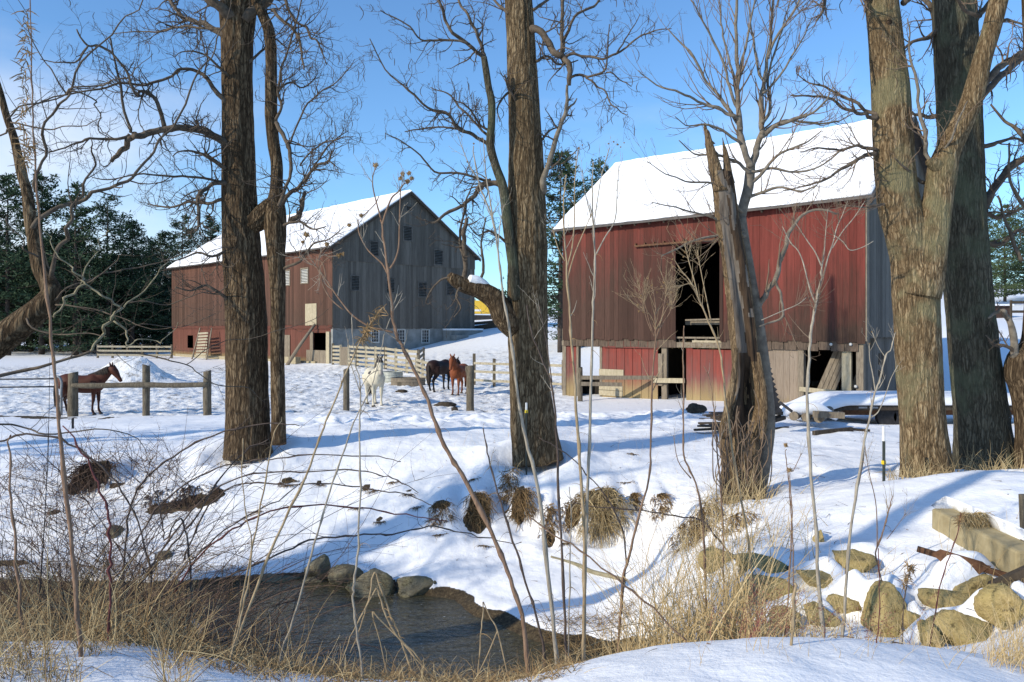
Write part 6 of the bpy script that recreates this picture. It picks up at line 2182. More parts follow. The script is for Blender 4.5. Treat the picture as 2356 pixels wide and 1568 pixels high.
# poles leaning on the barn wall, railway-tie blocks by the door
p0 = G1.org + G1.d * G1.fpx(709, 842)[0] - G1.e * 2.2
p0.z = gz(p0.x, p0.y)
p1 = G1.org + G1.d * G1.fpx(732, 760)[0] - G1.e * .3
p1.z = G1.org.z + G1.fpx(731, 745)[1]
mb = MB()
mb.tube([p0 - V((0, 0, .2)), p0.lerp(p1, .5), p1], [.17, .15, .12], 10)
tag(mb.build('leaning_pole', MAT['old_wood'], None, p0, smooth=True), 'long bare pole leaning against the grey barn beside its black doorway', 'pole')
for x0, x1, lab in [(664, 693, 'longer squared timber lying at the foot of the brick red barn wall'), (695, 709, 'short squared timber block beside the half door of the grey barn')]:
    a = G1.org + G1.d * G1.fpx(x0, 840)[0] - G1.e * 1.0
    c = G1.org + G1.d * G1.fpx(x1, 840)[0] - G1.e * 1.0
    a.z, c.z = gz(a.x, a.y) + .3, gz(c.x, c.y) + .3
    mb = MB()
    mb.beam(a, c, .5, .6)
    tag(mb.build('timber_block', MAT['concrete'], None, a - V((0, 0, .5))), lab, 'timber')

# thin rod posts
def rod(name, x, yt, Y, r, mat, lab, cat='fence post', bands=(), lean=0.0):
    g, H = base_to(x, yt, 0, Y)
    o = thing(name, lab, cat, g)
    mb = MB()
    zt = H
    lo = -.3
    if bands and bands[-1][0] == 'tip':
        zt = H - bands[-1][1]
    mb.tube([g + V((0, 0, lo)), g + V((lean * zt, 0, zt))], [r, r], 8)
    # T-shaped rib with studs
    mb.box(g.x - r * .35, g.x + r * .35, g.y - r * 2.2, g.y - r * .5, g.z, g.z + zt)
    mb.build('stake', mat, o)
    for b in bands:
        mb = MB()
        if b[0] == 'tip':
            mb.tube([g + V((0, 0, zt)), g + V((0, 0, H))], [r * 1.25, r * 1.2], 8)
            mb.build('white_tip', MAT['post_white'], o)
        else:
            z = P(x, b[1], Y).z
            mb.tube([V((g.x, g.y, z - .03)), V((g.x, g.y, z + .03))], [r * 1.8, r * 1.8], 8)
            mb.build('yellow_insulator', MAT['yellow_plastic'], o)
    return o


mat_plain('post_white', (0.62, 0.62, 0.6), (0.8, 0.8, 0.78), 8, 0.6, 0.1)
mat_plain('yellow_plastic', (0.62, 0.46, 0.02), (0.75, 0.56, 0.03), 8, 0.4, 0.05)
mat_plain('post_green', (0.02, 0.028, 0.026), (0.05, 0.06, 0.055), 8, 0.6, 0.1)
rod('steel_stake', 2033, 980, 12.9, .021, MAT['post_green'], 'dark steel stake with white tip and yellow insulator left of the forked tree', bands=(('band', 1063), ('tip', P(0, 980, 12.9).z - P(0, 1014, 12.9).z)))
rod('steel_stake', 1211, 926, 16.1, .018, MAT['post_green'], 'short steel stake with pale tip and yellow insulator against the middle trunk', bands=(('band', 946), ('tip', .16)))
rod('steel_stake', 168, 962, 24.0, .03, MAT['dark_metal'], 'thin dark stake in the snow in front of the left round post')
rod('steel_stake', 835, 848, 42, .025, MAT['grey_metal'], 'thin grey rod standing between the trunk and the white horse') if 0 else None

# ------------------------------------------------------------------ troughs
mat_plain('galvanised', (0.30, 0.31, 0.27), (0.46, 0.47, 0.42), 5, 0.55, 0.1, metal=0.3)


def tub(lab, x, Y, rx, ry, H, mat, ribs=3, dark='dark_interior'):
    g = on_ground(x, Y)
    g.z -= .05
    o = thing('water_trough', lab, 'trough', g)
    n = 40

    def ring(k, z):
        return [V((g.x + cos(2 * pi * i / n) * rx * k, g.y + sin(2 * pi * i / n) * ry * k, g.z + z)) for i in range(n)]
    mb = MB()
    rows = [ring(1, 0)]
    for j in range(ribs):
        z = H * (j + .6) / (ribs + .4)
        rows += [ring(1, z - .05), ring(1.025, z - .02), ring(1.025, z + .02), ring(1, z + .05)]
    rows += [ring(1, H - .03), ring(1.035, H - .02), ring(1.035, H + .02), ring(.97, H + .02), ring(.96, H - .12)]
    mb.rings(rows, False)
    mb.build('tub', mat, o, smooth=False)
    mb = MB()
    mb.rings([ring(.965, H - .13), ring(.01, H - .13)], False)
    mb.build('water', MAT[dark], o)
    return o


tub('round galvanised water trough behind the shoulder of the white horse', 903, 48.2, .62, .62, .62, MAT['galvanised'])
o = tub('oval grey stock tub with pale rim between the white horse and the dark horse', 939, 45.6, .98, .62, .52, MAT['old_wood'], 2)
mb = MB()
g = on_ground(920, 45.2)
mb.box(g.x - .12, g.x + .12, g.y - .2, g.y + .1, g.z - .1, g.z + .2)
mb.build('support_block', MAT['post_wood'], o)

# ------------------------------------------------------------------ yellow machine beyond the ramp
mat_plain('machine_yellow', (0.62, 0.40, 0.04), (0.75, 0.50, 0.07), 5, 0.5, 0.1)
g = on_ground(1100, 125)
g.z -= .3
ym = thing('yellow_digger', 'yellow digger body parked beyond the snow ramp beside the grey barn', 'digger', g)
mb = MB()
mb.prism([(-1.3, 1.0), (2.15, 1.0), (2.15, 1.8), (1.35, 2.0), (.75, 2.55), (-1.3, 2.62)], 2.2, Matrix.Translation(g))
mb.build('body', MAT['machine_yellow'], ym)
mb = MB()
mb.box(g.x - .95, g.x + .35, g.y - .012, g.y - .004, g.z + 1.28, g.z + 1.52)
mb.build('white_stripe', MAT['post_white'], ym)
mb = MB()
mb.prism([(-1.5, .35), (-1.2, .05), (2.4, .05), (2.75, .4), (2.5, .8), (-1.2, .85)], .55, Matrix.Translation(g + V((0, .1, 0))))
mb.build('track', MAT['dark_metal'], ym)
mb = MB()
mb.prism([(-1.5, .35), (-1.2, .05), (2.4, .05), (2.75, .4), (2.5, .8), (-1.2, .85)], .55, Matrix.Translation(g + V((0, 1.6, 0))))
mb.build('track', MAT['dark_metal'], ym)
mb = MB()
mb.tube([g + V((-.5, .5, 2.6)), g + V((-.5, .5, 2.85))], [.2, .16], 12)
mb.build('lamp', MAT['post_white'], ym, smooth=True)
ym.scale = (1.3, 1.3, 1.3)
mb = MB()
mb.beam(on_ground(1085, 81) + V((0, 0, .25)), on_ground(1150, 81.5) + V((0, 0, .25)), .5, .5)
mb.beam(on_ground(1085, 81) + V((0, 0, .75)), on_ground(1150, 81.5) + V((0, 0, .6)), .4, .3)
tag(mb.build('timber_pile', MAT['dark_wood'], None), 'dark timbers lying along the top of the snow ramp below the yellow digger', 'timber')

# ------------------------------------------------------------------ flat trailer under snow
Ytr = 22.3
g = on_ground(2110, Ytr + 1)
tl = thing('flat_trailer', 'low flat trailer buried under snow between the red barn and the right trees', 'trailer', g)
zd = P(0, 932, Ytr).z
x0, x1 = P(1893, 0, Ytr).x, P(2385, 0, Ytr).x
xr = P(1835, 0, Ytr).x
mb = MB()
mb.box(x0 + .6, x1, Ytr, Ytr + 2.2, zd - .14, zd)
mb.prism([(x0 - .15, zd - .30), (x0 + .598, zd - .14), (x0 + .598, zd), (x0 - .15, zd - .26)], 2.2, Matrix.Translation((0, Ytr, 0)))
mb.build('deck', MAT['dark_wood'], tl)
mb = MB()
nx, ny = 60, 16
for lay in (0, 1):
    for j in range(ny + 1):
        for i in range(nx + 1):
            u_ = i / nx
            X = lerp(xr, x1 + .02, u_)
            Yv = lerp(Ytr - .05, Ytr + 2.25, j / ny)
            top = zd - sstep(x0 + .7, xr, X) * 0.0
            slope = -.42 * float(1 - sstep(xr, x0 + .9, X)) if False else -.42 * (1 - float(sstep(xr, x0 + .8, X)))
            e = min(1, min(j, ny - j) / 2) * min(1, i / 2)
            th = .004 if lay == 0 else (.03 + .22 * (1 - (1 - e) ** 2) + .03 * mnoise.noise((X * .9, Yv * .9, 2)))
            mb.v.append((X + (.03 * mnoise.noise((X * 2, 3, 1)) if lay else 0), Yv - (.05 if (lay and j == 0) else 0), top + slope + th))
w1 = nx + 1
h1 = (ny + 1) * w1
for j in range(ny):
    for i in range(nx):
        a = j * w1 + i
        mb.f.append((a + h1, a + 1 + h1, a + w1 + 1 + h1, a + w1 + h1))
        mb.mi.append(0)
for i in range(nx):
    for j in (0, ny):
        a = j * w1 + i
        mb.f.append((a, a + 1, a + 1 + h1, a + h1))
        mb.mi.append(0)
for j in range(ny):
    for i in (0, nx):
        a = j * w1 + i
        mb.f.append((a, a + w1, a + w1 + h1, a + h1))
        mb.mi.append(0)
mb.build('snow_blanket', MAT['snow_cap'], tl, smooth=True)
for xx in (2040, 2072, 2300):
    c = P(xx, 958, Ytr + .3)
    mb = MB()
    mb.tube([c + V((0, -.10, 0)), c + V((0, -.08, 0)), c + V((0, .08, 0)), c + V((0, .1, 0))], [.24, .30, .30, .24], 24)
    wl = mb.build('wheel', MAT['dark_metal'], tl)
    mb = MB()
    mb.tube([c + V((0, -.106, 0)), c + V((0, -.12, 0))], [.15, .1], 16)
    mb.build('rim', MAT['rusty_iron'], wl).matrix_parent_inverse = Matrix.Translation(tl.location).inverted() @ Matrix.Identity(4) if False else Matrix.Identity(4)
mb = MB()
mb.box(x0 + .6, x1, Ytr + .25, Ytr + .37, zd - .30, zd - .141)
mb.build('frame_rail', MAT['rusty_iron'], tl)
for xx in (1985, 2010):
    mb = MB()
    c = P(xx, 937, Ytr)
    mb.box(c.x - .12, c.x + .12, Ytr - .012, Ytr - .003, c.z - .025, c.z + .025)
    mb.build('reflector', MAT['grey_metal'], tl)

# ------------------------------------------------------------------ wood piles near the broken trunk
def logs(name, lab, specs, mat='old_wood', cat='logs', parts='log'):
    o = thing(name, lab, cat, specs[0][0])
    for a, b_, w_, h_ in specs:
        mb = MB()
        if h_ is None:
            mb.tube([V(a), V(a).lerp(V(b_), .5), V(b_)], [w_, w_ * 1.05, w_], 12)
            mb.build(parts, MAT[mat], o, smooth=False)
        else:
            mb.beam(a, b_, w_, h_)
            mb.build(parts, MAT[mat], o)
    return o


rng = random.Random(77)
sp = []
for i in range(26):
    x = rng.uniform(1595, 1672)
    y = rng.uniform(950, 998)
    Y = lerp(23.5, 19.8, (y - 950) / 48)
    a = P(x, y, Y)
    a.z = gz(a.x, a.y) + rng.uniform(.02, .20)
    d = V((rng.uniform(.6, 1.6), rng.uniform(-.3, .5), rng.uniform(-.05, .06)))
    sp.append((a, a + d * .8, rng.uniform(.08, .18), rng.uniform(.03, .05)))
logs('plank_pile', 'heap of rotting dark planks poking out of snow left of the broken trunk', sp, 'dark_wood', 'plank pile', 'plank')
sp = []
for (x, y, r) in [(1826, 957, .115), (1852, 960, .10), (1884, 961, .13)]:
    a = P(x, y, 20.4)
    sp.append((a, a + V((.9, 1.6, .02)), r, None))
a = P(1872, 952, 20.2)
sp.append((a, a + V((.72, -.1, -.02)), .22, .15))
lp = logs('log_pile', 'snow covered log pile with round cut ends and one squared timber', sp, 'old_wood', 'log pile')
mb = MB()
pts, rad = world_path([(1795, 958, 8), (1815, 943, 14), (1845, 939, 15), (1880, 940, 14), (1905, 950, 10), (1925, 962, 6)], 20.55, .2, 5)
mb.tube(pts, rad, 14, True, [.8] * len(pts))
mb.build('snow_cover', MAT['snow_cap'], lp, smooth=True)
sp = []
for (x0_, y0_, x1_, y1_, t_) in [(1752, 946, 1798, 950, .10), (1745, 966, 1795, 958, .08), (1750, 976, 1805, 960, .09), (1748, 993, 1812, 985, .10), (1745, 958, 1780, 968, .08)]:
    sp.append((P(x0_, y0_, 19.6), P(x1_, y1_, 20.1), t_, t_))
logs('plank_pile', 'dark broken timbers in the snow just right of the broken trunk', sp, 'dark_wood', 'plank pile', 'plank')
sp = [(P(1872, 987, 18.6), P(1960, 983, 19), .10, .10), (P(1960, 984, 19), P(2000, 982, 19.1), .06, .06)]
for s_ in sp:
    for q in s_[:2]:
        q.z = gz(q.x, q.y) + .05
logs('half_buried_beam', 'dark beam lying half buried in snow in front of the trailer', sp, 'dark_wood', 'beam', 'beam')
# saw-toothed slab
pl = [(1746, 880), (1763, 876), (1799, 950), (1757, 951), (1748, 930)]
edge = [(1810 - 0, 0)]
out_ = []
yb, ytp = 948, 829
for i in range(11):
    y = lerp(ytp, yb, i / 10)
    x = lerp(1781, 1812, (y - ytp) / (yb - ytp)) if False else lerp(1765, 1796, (y - ytp) / (yb - ytp))
    out_.append((x, y))
    if i < 10:
        out_.append((x + 8, y + 7))
out_ = [(p_[0], p_[1]) for p_ in out_] + [(1755, 950), (1750, 900)]
Ysl = 18.9
mb = MB()
poly = [(P(x, y, Ysl).x, P(x, y, Ysl).z) for x, y in out_]
mb.prism(poly[::-1], .10, Matrix.Translation((0, Ysl, 0)))
sl_ = mb.build('harrow_plate', MAT['dark_metal'], None, on_ground(1775, Ysl))
tag(sl_, 'dark saw toothed wedge standing upright behind the slim tree', 'old harrow')
mb = MB()
mb.beam(P(1794, 925, 18.9), P(1822, 946, 18.6), .05, .05)
mb.build('drawbar', MAT['dark_metal'], sl_).matrix_parent_inverse = Matrix.Identity(4)
# small dark lumps in the paddock
def clod(name, lab, x, y, rx, rz_, mat, cat, seed=0, Y=None, sink=.3, ry=None, group=None):
    p = hit(x, y) if Y is None else on_ground(x, Y)
    mb = MB()
    rows = []
    nl, n = 9, 16
    ry = ry or rx * .8
    for i in range(nl + 1):
        th = pi * i / nl
        row = []
        for k in range(n):
            a = 2 * pi * k / n
            v = V((sin(th) * cos(a), sin(th) * sin(a), -cos(th)))
            d = 1 + .35 * mnoise.noise(v * 1.4 + V((seed, 0, 0))) + .15 * mnoise.noise(v * 3.7 + V((0, seed, 0)))
            row.append(V((p.x + v.x * rx * d, p.y + v.y * ry * d, p.z + rz_ * (1 - sink * 2) + v.z * rz_ * d)))
        rows.append(row)
    mb.rings(rows)
    return tag(mb.build(name, MAT[mat], None, p, smooth=True), lab, cat, group)


mat_plain('dung', (0.03, 0.024, 0.018), (0.09, 0.07, 0.05), 12, 1.0, 0.8)
clod('frozen_clod', 'large dark frozen clod lying in the paddock below the chestnut horse', 1024, 929, .42, .14, 'dung', 'clod', 2, 32.5)
clod('frozen_clod', 'small dark clod in front of the large clod', 1046, 946, .14, .10, 'dung', 'clod', 3, 30.0)
clod('frozen_clod', 'dark clod on trampled snow right of the white horse', 924, 894, .28, .09, 'dung', 'clod', 5, 40)
clod('grey_rock', 'grey brown rock in the snow in front of the red barn doors', 1601, 947, .32, .17, 'dung', 'rock', 9, 25.5)
# road and dark shed on the hill at the right
mat_plain('shed_brown', (0.035, 0.022, 0.018), (0.08, 0.05, 0.04), 3, 0.9, 0.2)
g = P(2298, 765, 58)
g.z = min(g.z, gz(g.x, g.y) + .2)
sh = thing('low_shed', 'low dark brown shed with a flat snowy roof on the bank at the far right', 'shed', g)
zt_, zb_ = P(0, 703, 58).z, gz(g.x, g.y) - .4
mb = MB()
xl_, xr_ = P(2255, 0, 58).x, P(2325, 0, 58).x
mb.box(xl_, xr_, 58, 60.5, zb_, zt_)
mb.build('wall', MAT['shed_brown'], sh)
mb = MB()
mb.box(xl_ - .2, xr_ + .15, 57.8, 60.7, zt_ + .003, zt_ + .12)
mb.build('roof_snow', MAT['snow_cap'], sh)
hf = thing('rail_fence', 'dark rail fence on the snowy bank at the right edge', 'fence', on_ground(2345, 56))
pr = None
for x in (2326, 2362, 2400, 2440):
    q = on_ground(x, 56)
    mb = MB()
    mb.box(q.x - .06, q.x + .06, q.y - .06, q.y + .06, q.z - .3, q.z + 1.35)
    mb.build('post', MAT['dark_wood'], hf)
    if pr is not None:
        mb = MB()
        for h in (.55, 1.2):
            mb.beam(pr + V((0, -.09, h)), q + V((0, -.09, h)), .05, .18)
        mb.build('rails', MAT['dark_wood'], hf)
    pr = q

# ------------------------------------------------------------------ stones
def mat_stone(name, a, b, moss):
    t = NT(name)
    o = t.obj()
    n = t.noise(o, 5, 7, 0.68)
    n2 = t.noise(o, 26, 6, 0.7)
    n3 = t.noise(o, 2.2, 4, 0.6)
    col = t.ramp(t.math('ADD', t.math('MULTIPLY', n, .6), t.math('MULTIPLY', n2, .4)), (0.3, a), (0.68, b))
    col = t.mix(t.ramp(n3, (0.45, 0.0), (0.65, 0.7)), col, moss)
    n4 = t.noise(o, 8.5, 5, 0.7)
    col = t.mix(t.ramp(n4, (0.57, 0.0), (0.65, 0.7)), col, (0.045, 0.036, 0.02))
    col = t.mix(t.ramp(t.noise(o, 3.4, 6, 0.7), (0.6, 0.0), (0.66, 0.5)), col, (0.34, 0.32, 0.27))
    MAT[name] = t.done(col, 0.95, t.bump(t.math('ADD', n, t.math('MULTIPLY', n2, .6)), 0.9, 0.06), 0.15)


mat_stone('field_stone', (0.24, 0.175, 0.065), (0.62, 0.49, 0.235), (0.36, 0.29, 0.095))
mat_stone('wet_stone', (0.09, 0.078, 0.052), (0.34, 0.30, 0.20), (0.15, 0.145, 0.06))


def stone(lab, x, y, Y, w, h, d=None, seed=0, mat='field_stone', rough=.28, sharp=2.6, tilt=0.0, name='stone', sink=0.0, group=None):
    "boulder w x h photo units wide at distance Y, faceted by planar cuts"
    c = P(x, y, Y)
    rx, rz_ = w / 2 / F * Y, h / 2 / F * Y
    ry = (d or 1.0) * (rx + rz_) / 2
    r = random.Random(seed)
    planes = []
    for _ in range(12):
        nrm = V((r.gauss(0, 1), r.gauss(0, 1), r.gauss(0, 1))).normalized()
        planes.append((nrm, r.uniform(.55, .95)))
    rows = []
    nl, n = 26, 40
    ct, st = cos(radians(tilt)), sin(radians(tilt))
    for i in range(nl + 1):
        th = pi * i / nl
        row = []
        for k in range(n):
            a = 2 * pi * k / n
            v = V((sin(th) * cos(a), sin(th) * sin(a), -cos(th)))
            m = 1.12
            for nrm, dd in planes:
                q = v.dot(nrm)
                if q > .1:
                    m = min(m, dd / q)
            m *= 1 + .06 * mnoise.noise(v * 2.2 + V((seed * 1.7, 0, 0))) + .045 * mnoise.noise(v * 6 + V((0, seed, 0))) + .02 * mnoise.noise(v * 15)
            px, pz = v.x * rx * m, v.z * rz_ * m
            row.append(V((c.x + px * ct + pz * st, c.y + v.y * ry * m, c.z - px * st + pz * ct)))
        rows.append(row)
    mb = MB()
    mb.rings(rows)
    ob = mb.build(name, MAT[mat], None, smooth=True)
    return tag(ob, lab, 'stone', group)


for (lab, x, y, Y, w_, h_, d_, sd, tl_) in ST:
    stone(lab, x, y, ST_Y[lab] - .05, w_ * 1.14, h_ * 1.14, d_, sd, tilt=tl_)
for (lab, x, y, Y, w_, h_, sd) in [
    ('upright dark boulder at the far waterline below the snow bank', 730, 1310, 13.75, 46, 66, 21),
    ('mossy green boulder at the waterline right of the upright one', 796, 1322, 13.5, 60, 60, 22),
    ('big smooth grey boulder standing in the stream', 853, 1358, 13.0, 112, 84, 23),
    ('flat tan slab leaning into the stream under the snow edge', 955, 1356, 13.0, 104, 44, 24),
    ('low wet stone at the waterline left of the upright boulder', 716, 1340, 13.6, 60, 34, 25),
    ('long dark muddy rock at the left waterline', 640, 1336, 13.7, 120, 44, 26),
    ('dark stone at the waterline left of the muddy rock', 545, 1342, 13.65, 64, 30, 27),
    ('angular grey stone in the snow of the left bank', 264, 1229, 15.0, 34, 34, 28),
    ('small brown stone high on the left bank under brambles', 375, 1282, 14.3, 34, 30, 29),
]:
    stone(lab, x, y, Y, w_ * 1.2, h_ * 1.15, 1.0, sd, 'wet_stone')

# concrete block, iron bar, dark beam, edge post
mat_plain('slab_face', (0.27, 0.215, 0.115), (0.40, 0.335, 0.20), 6, 0.95, 0.5)
Yc = 8.1
c0, c1 = P(2226, 1206, 9.0), P(2450, 1318, 7.3)
mb = MB()
mb.beam(c0 + V((0, .25, -.03)), c1 + V((0, .25, -.03)), .55, .32)
cb = mb.build('concrete_block', MAT['slab_face'], None)
tag(cb, 'long cut concrete block jutting from the snow at the right edge', 'concrete block')
bv = cb.modifiers.new('b', 'BEVEL')
bv.width, bv.segments = .03, 2
mb = MB()
rows = []
sd_ = (c1 - c0).normalized()
for i in range(15):
    t = i / 14
    q = c0.lerp(c1, .13 + .87 * t) + V((0, .25, .125))
    n_ = sd_.cross(V((0, 1, 0))).normalized()
    n_ = n_ if n_.z > 0 else -n_
    hh_ = .13 * min(1, t * 5 + .05) + .03 * mnoise.noise((t * 6, 1, 2))
    rows.append([q + V((0, dy_, 0)) + n_ * h_ for dy_, h_ in ((-.24 + .03 * mnoise.noise((t * 9, 3, 3)), 0), (-.20, hh_ * .55), (-.1, hh_), (.15, hh_ * 1.15), (.6, hh_ * 1.1), (.8, -.1))])
mb.rings(rows)
scp = mb.build('snow_cap', MAT['snow_cap'], None, cb.location, smooth=True)
scp.parent, scp.location = cb, (0, 0, 0)
mb = MB()      # dark scrawled mark on the face of the block
up_ = (c1 - c0).normalized().cross(V((0, 1, 0))).normalized()
up_ = up_ if up_.z > 0 else -up_
sd2 = (c1 - c0).normalized()
nf_ = sd2.cross(up_)
nf_ = nf_ if nf_.y < 0 else -nf_
mc = c0.lerp(c1, .30) + V((0, .25, -.03)) + nf_ * .279
mb.tube([mc + sd2 * cos(a_ * .52) * .036 + up_ * sin(a_ * .52) * .036 for a_ in range(13)], [.004] * 13, 4)
mb.tube([mc - sd2 * .045 - up_ * .05, mc, mc + sd2 * .02 + up_ * .04], [.004] * 3, 4)
mk = mb.build('scrawled_mark', MAT['dark_metal'], None, cb.location)
mk.parent, mk.location = cb, (0, 0, 0)
mb = MB()
a, b_ = P(2110, 1262, 8.0), P(2330, 1328, 7.6)
mb.beam(a, b_, .035, .055)
ib = thing('iron_bar', 'rusty iron bar with a wide flat plate lying across the snow at right', 'iron bar', a)
mb.build('bar', MAT['rusty_iron'], ib)
mb = MB()
t_ = (b_ - a).normalized()
for pl_ in ([(-.27, 0), (-.20, .065), (.16, .065), (.20, .045), (.24, .05), (.20, .0), (.14, -.085), (.05, -.095), (-.13, -.08)],):
    cc = a.lerp(b_, .47)
    M = Matrix((t_, V((0, 1, 0)), t_.cross(V((0, 1, 0))).normalized())).transposed().to_4x4()
    M.translation = cc + V((0, -.03, 0))
    mb.prism(pl_, .012, M)
mb.build('plate', MAT['rusty_iron'], ib)
mb = MB()
mb.beam(P(2283, 1358, 7.5), P(2440, 1288, 7.2), .16, .14)
tag(mb.build('dark_beam', MAT['dark_wood'], None), 'dark wet beam sloping up out of the right edge above the lowest stones', 'beam')
mb = MB()
g = on_ground(2362, 8.4)
mb.beam(P(2364, 1330, 7.9), P(2356, 1137, 7.9), .075, .06, V((0, 1, 0)))
tag(mb.build('square_post', MAT['post_wood'], None), 'squared wooden post cut off by the right edge beside the concrete block', 'post')
# fallen branch on the bench
mb = MB()
tr = [(1268, 1284, 2.4), (1290, 1290, 2.2), (1330, 1303, 4.2), (1360, 1318, 5), (1400, 1328, 5), (1438, 1338, 4)]
pts = []
for x, y, r in smooth_path([tuple(map(float, q)) for q in tr], 4):
    p = hit(x, y)
    p.z += .03
    pts.append((p, r / F * p.y))
mb.tube([p for p, r in pts], [r for p, r in pts], 9)
tag(mb.build('fallen_branch', MAT['limb_pale'], None, smooth=True), 'bare pale branch lying on the snow bench above the stream', 'branch')
# ------------------------------------------------------------------ dry weeds, canes and grass
def mat_dry(name, a, b, trans=0.0):
    t = NT(name)
    at = t.attr('tone')
    o = t.obj()
    n = t.noise(t.mapping(o, (20, 20, 6)), 1.0, 3)
    col = t.mix(t.math('ADD', t.math('MULTIPLY', at, 0.75), t.math('MULTIPLY', n, 0.25)), a, b)
    MAT[name] = t.done(col, 0.75, None, 0.2)


mat_dry('dry_grass', (0.16, 0.105, 0.045), (0.60, 0.48, 0.27))
mat_dry('gold_grass', (0.25, 0.165, 0.065), (0.62, 0.485, 0.27))
mat_dry('brown_grass', (0.075, 0.045, 0.021), (0.36, 0.24, 0.115))
mat_dry('cane_dark', (0.030, 0.016, 0.014), (0.10, 0.055, 0.045))
mat_dry('brush_twig', (0.028, 0.018, 0.015), (0.20, 0.13, 0.09))
mat_plain('stalk_tan', (0.21, 0.145, 0.08), (0.42, 0.325, 0.20), 7, 0.8, 0.3, (9, 9, 2))
mat_plain('stalk_grey', (0.20, 0.17, 0.135), (0.42, 0.37, 0.29), 7, 0.8, 0.3, (9, 9, 2))
mat_plain('stalk_brown', (0.13, 0.075, 0.048), (0.29, 0.19, 0.125), 7, 0.8, 0.3, (9, 9, 2))
mat_plain('stalk_dark', (0.05, 0.035, 0.03), (0.14, 0.105, 0.085), 7, 0.8, 0.3, (9, 9, 2))
mat_plain('stalk_red', (0.07, 0.02, 0.022), (0.15, 0.05, 0.045), 7, 0.7, 0.2, (9, 9, 2))
mat_plain('seed_head', (0.12, 0.07, 0.03), (0.38, 0.25, 0.12), 26, 0.9, 0.4)


class Blades(MB):
    def __init__(s):
        super().__init__()
        s.tone = []

    def blade(s, p, d, L, r, bend, n=4, tone=None, rng=random, sides=3, kink=None):
        pts, rad = [p], [r]
        q, dd = p.copy(), d.normalized()
        for i in range(n):
            t = (i + 1) / n
            if kink is not None and abs(t - kink[0]) < .5 / n:
                dd = (dd + kink[1]).normalized()
            dd = (dd + bend * (1.0 / n) * (0.4 + 1.2 * t)).normalized()
            q = q + dd * (L / n)
            pts.append(q.copy())
            rad.append(max(.0006, r * (1 - .8 * t)))
        k = len(s.v)
        s.tube(pts, rad, sides, False)
        tn = rng.random() if tone is None else tone
        s.tone += [tn] * (len(s.v) - k)
        return pts

    def path(s, pts, rad, tone=0.5, sides=4):
        k = len(s.v)
        s.tube(pts, rad, sides, False)
        s.tone += [tone] * (len(s.v) - k)

    def build(s, *a, **k):
        ob = super().build(*a, **k)
        at = ob.data.attributes.new('tone', 'FLOAT', 'POINT')
        at.data.foreach_set('value', s.tone)
        return ob


def to_ground(pts, rad):
    p = pts[-1]
    g = gz(p.x, p.y)
    if p.z > g - .02:
        d = pts[-1] - pts[-2]
        d = d / max(1e-3, -d.z) if d.z < -1e-3 else V((0, 0, -1))
        h = p.z - g + .06
        pts.append(p + V((d.x * h * .7, d.y * h * .5, -h)))
        rad.append(rad[-1])
    return pts, rad


def burr(mb, c, r, rng, n=34):
    mb.tube([c + V((0, 0, -r * .55)), c + V((0, 0, -r * .25)), c + V((0, 0, r * .25)), c + V((0, 0, r * .5))], [r * .2, r * .55, r * .55, r * .15], 8)
    for i in range(n):
        d = V((rng.gauss(0, 1), rng.gauss(0, 1), rng.gauss(.25, .9))).normalized()
        s = d.orthogonal().normalized() * r * .20
        s2 = d.cross(s)
        a, b = c + d * r * .3, c + d * r * rng.uniform(.85, 1.2)
        o = len(mb.v)
        mb.v += [tuple(a + s), tuple(a + s2), tuple(a - s), tuple(a - s2), tuple(b)]
        mb.f += [(o, o + 1, o + 4), (o + 1, o + 2, o + 4), (o + 2, o + 3, o + 4), (o + 3, o, o + 4)]
        mb.mi += [0] * 4


WR = random.Random(99)


RS = 0.74


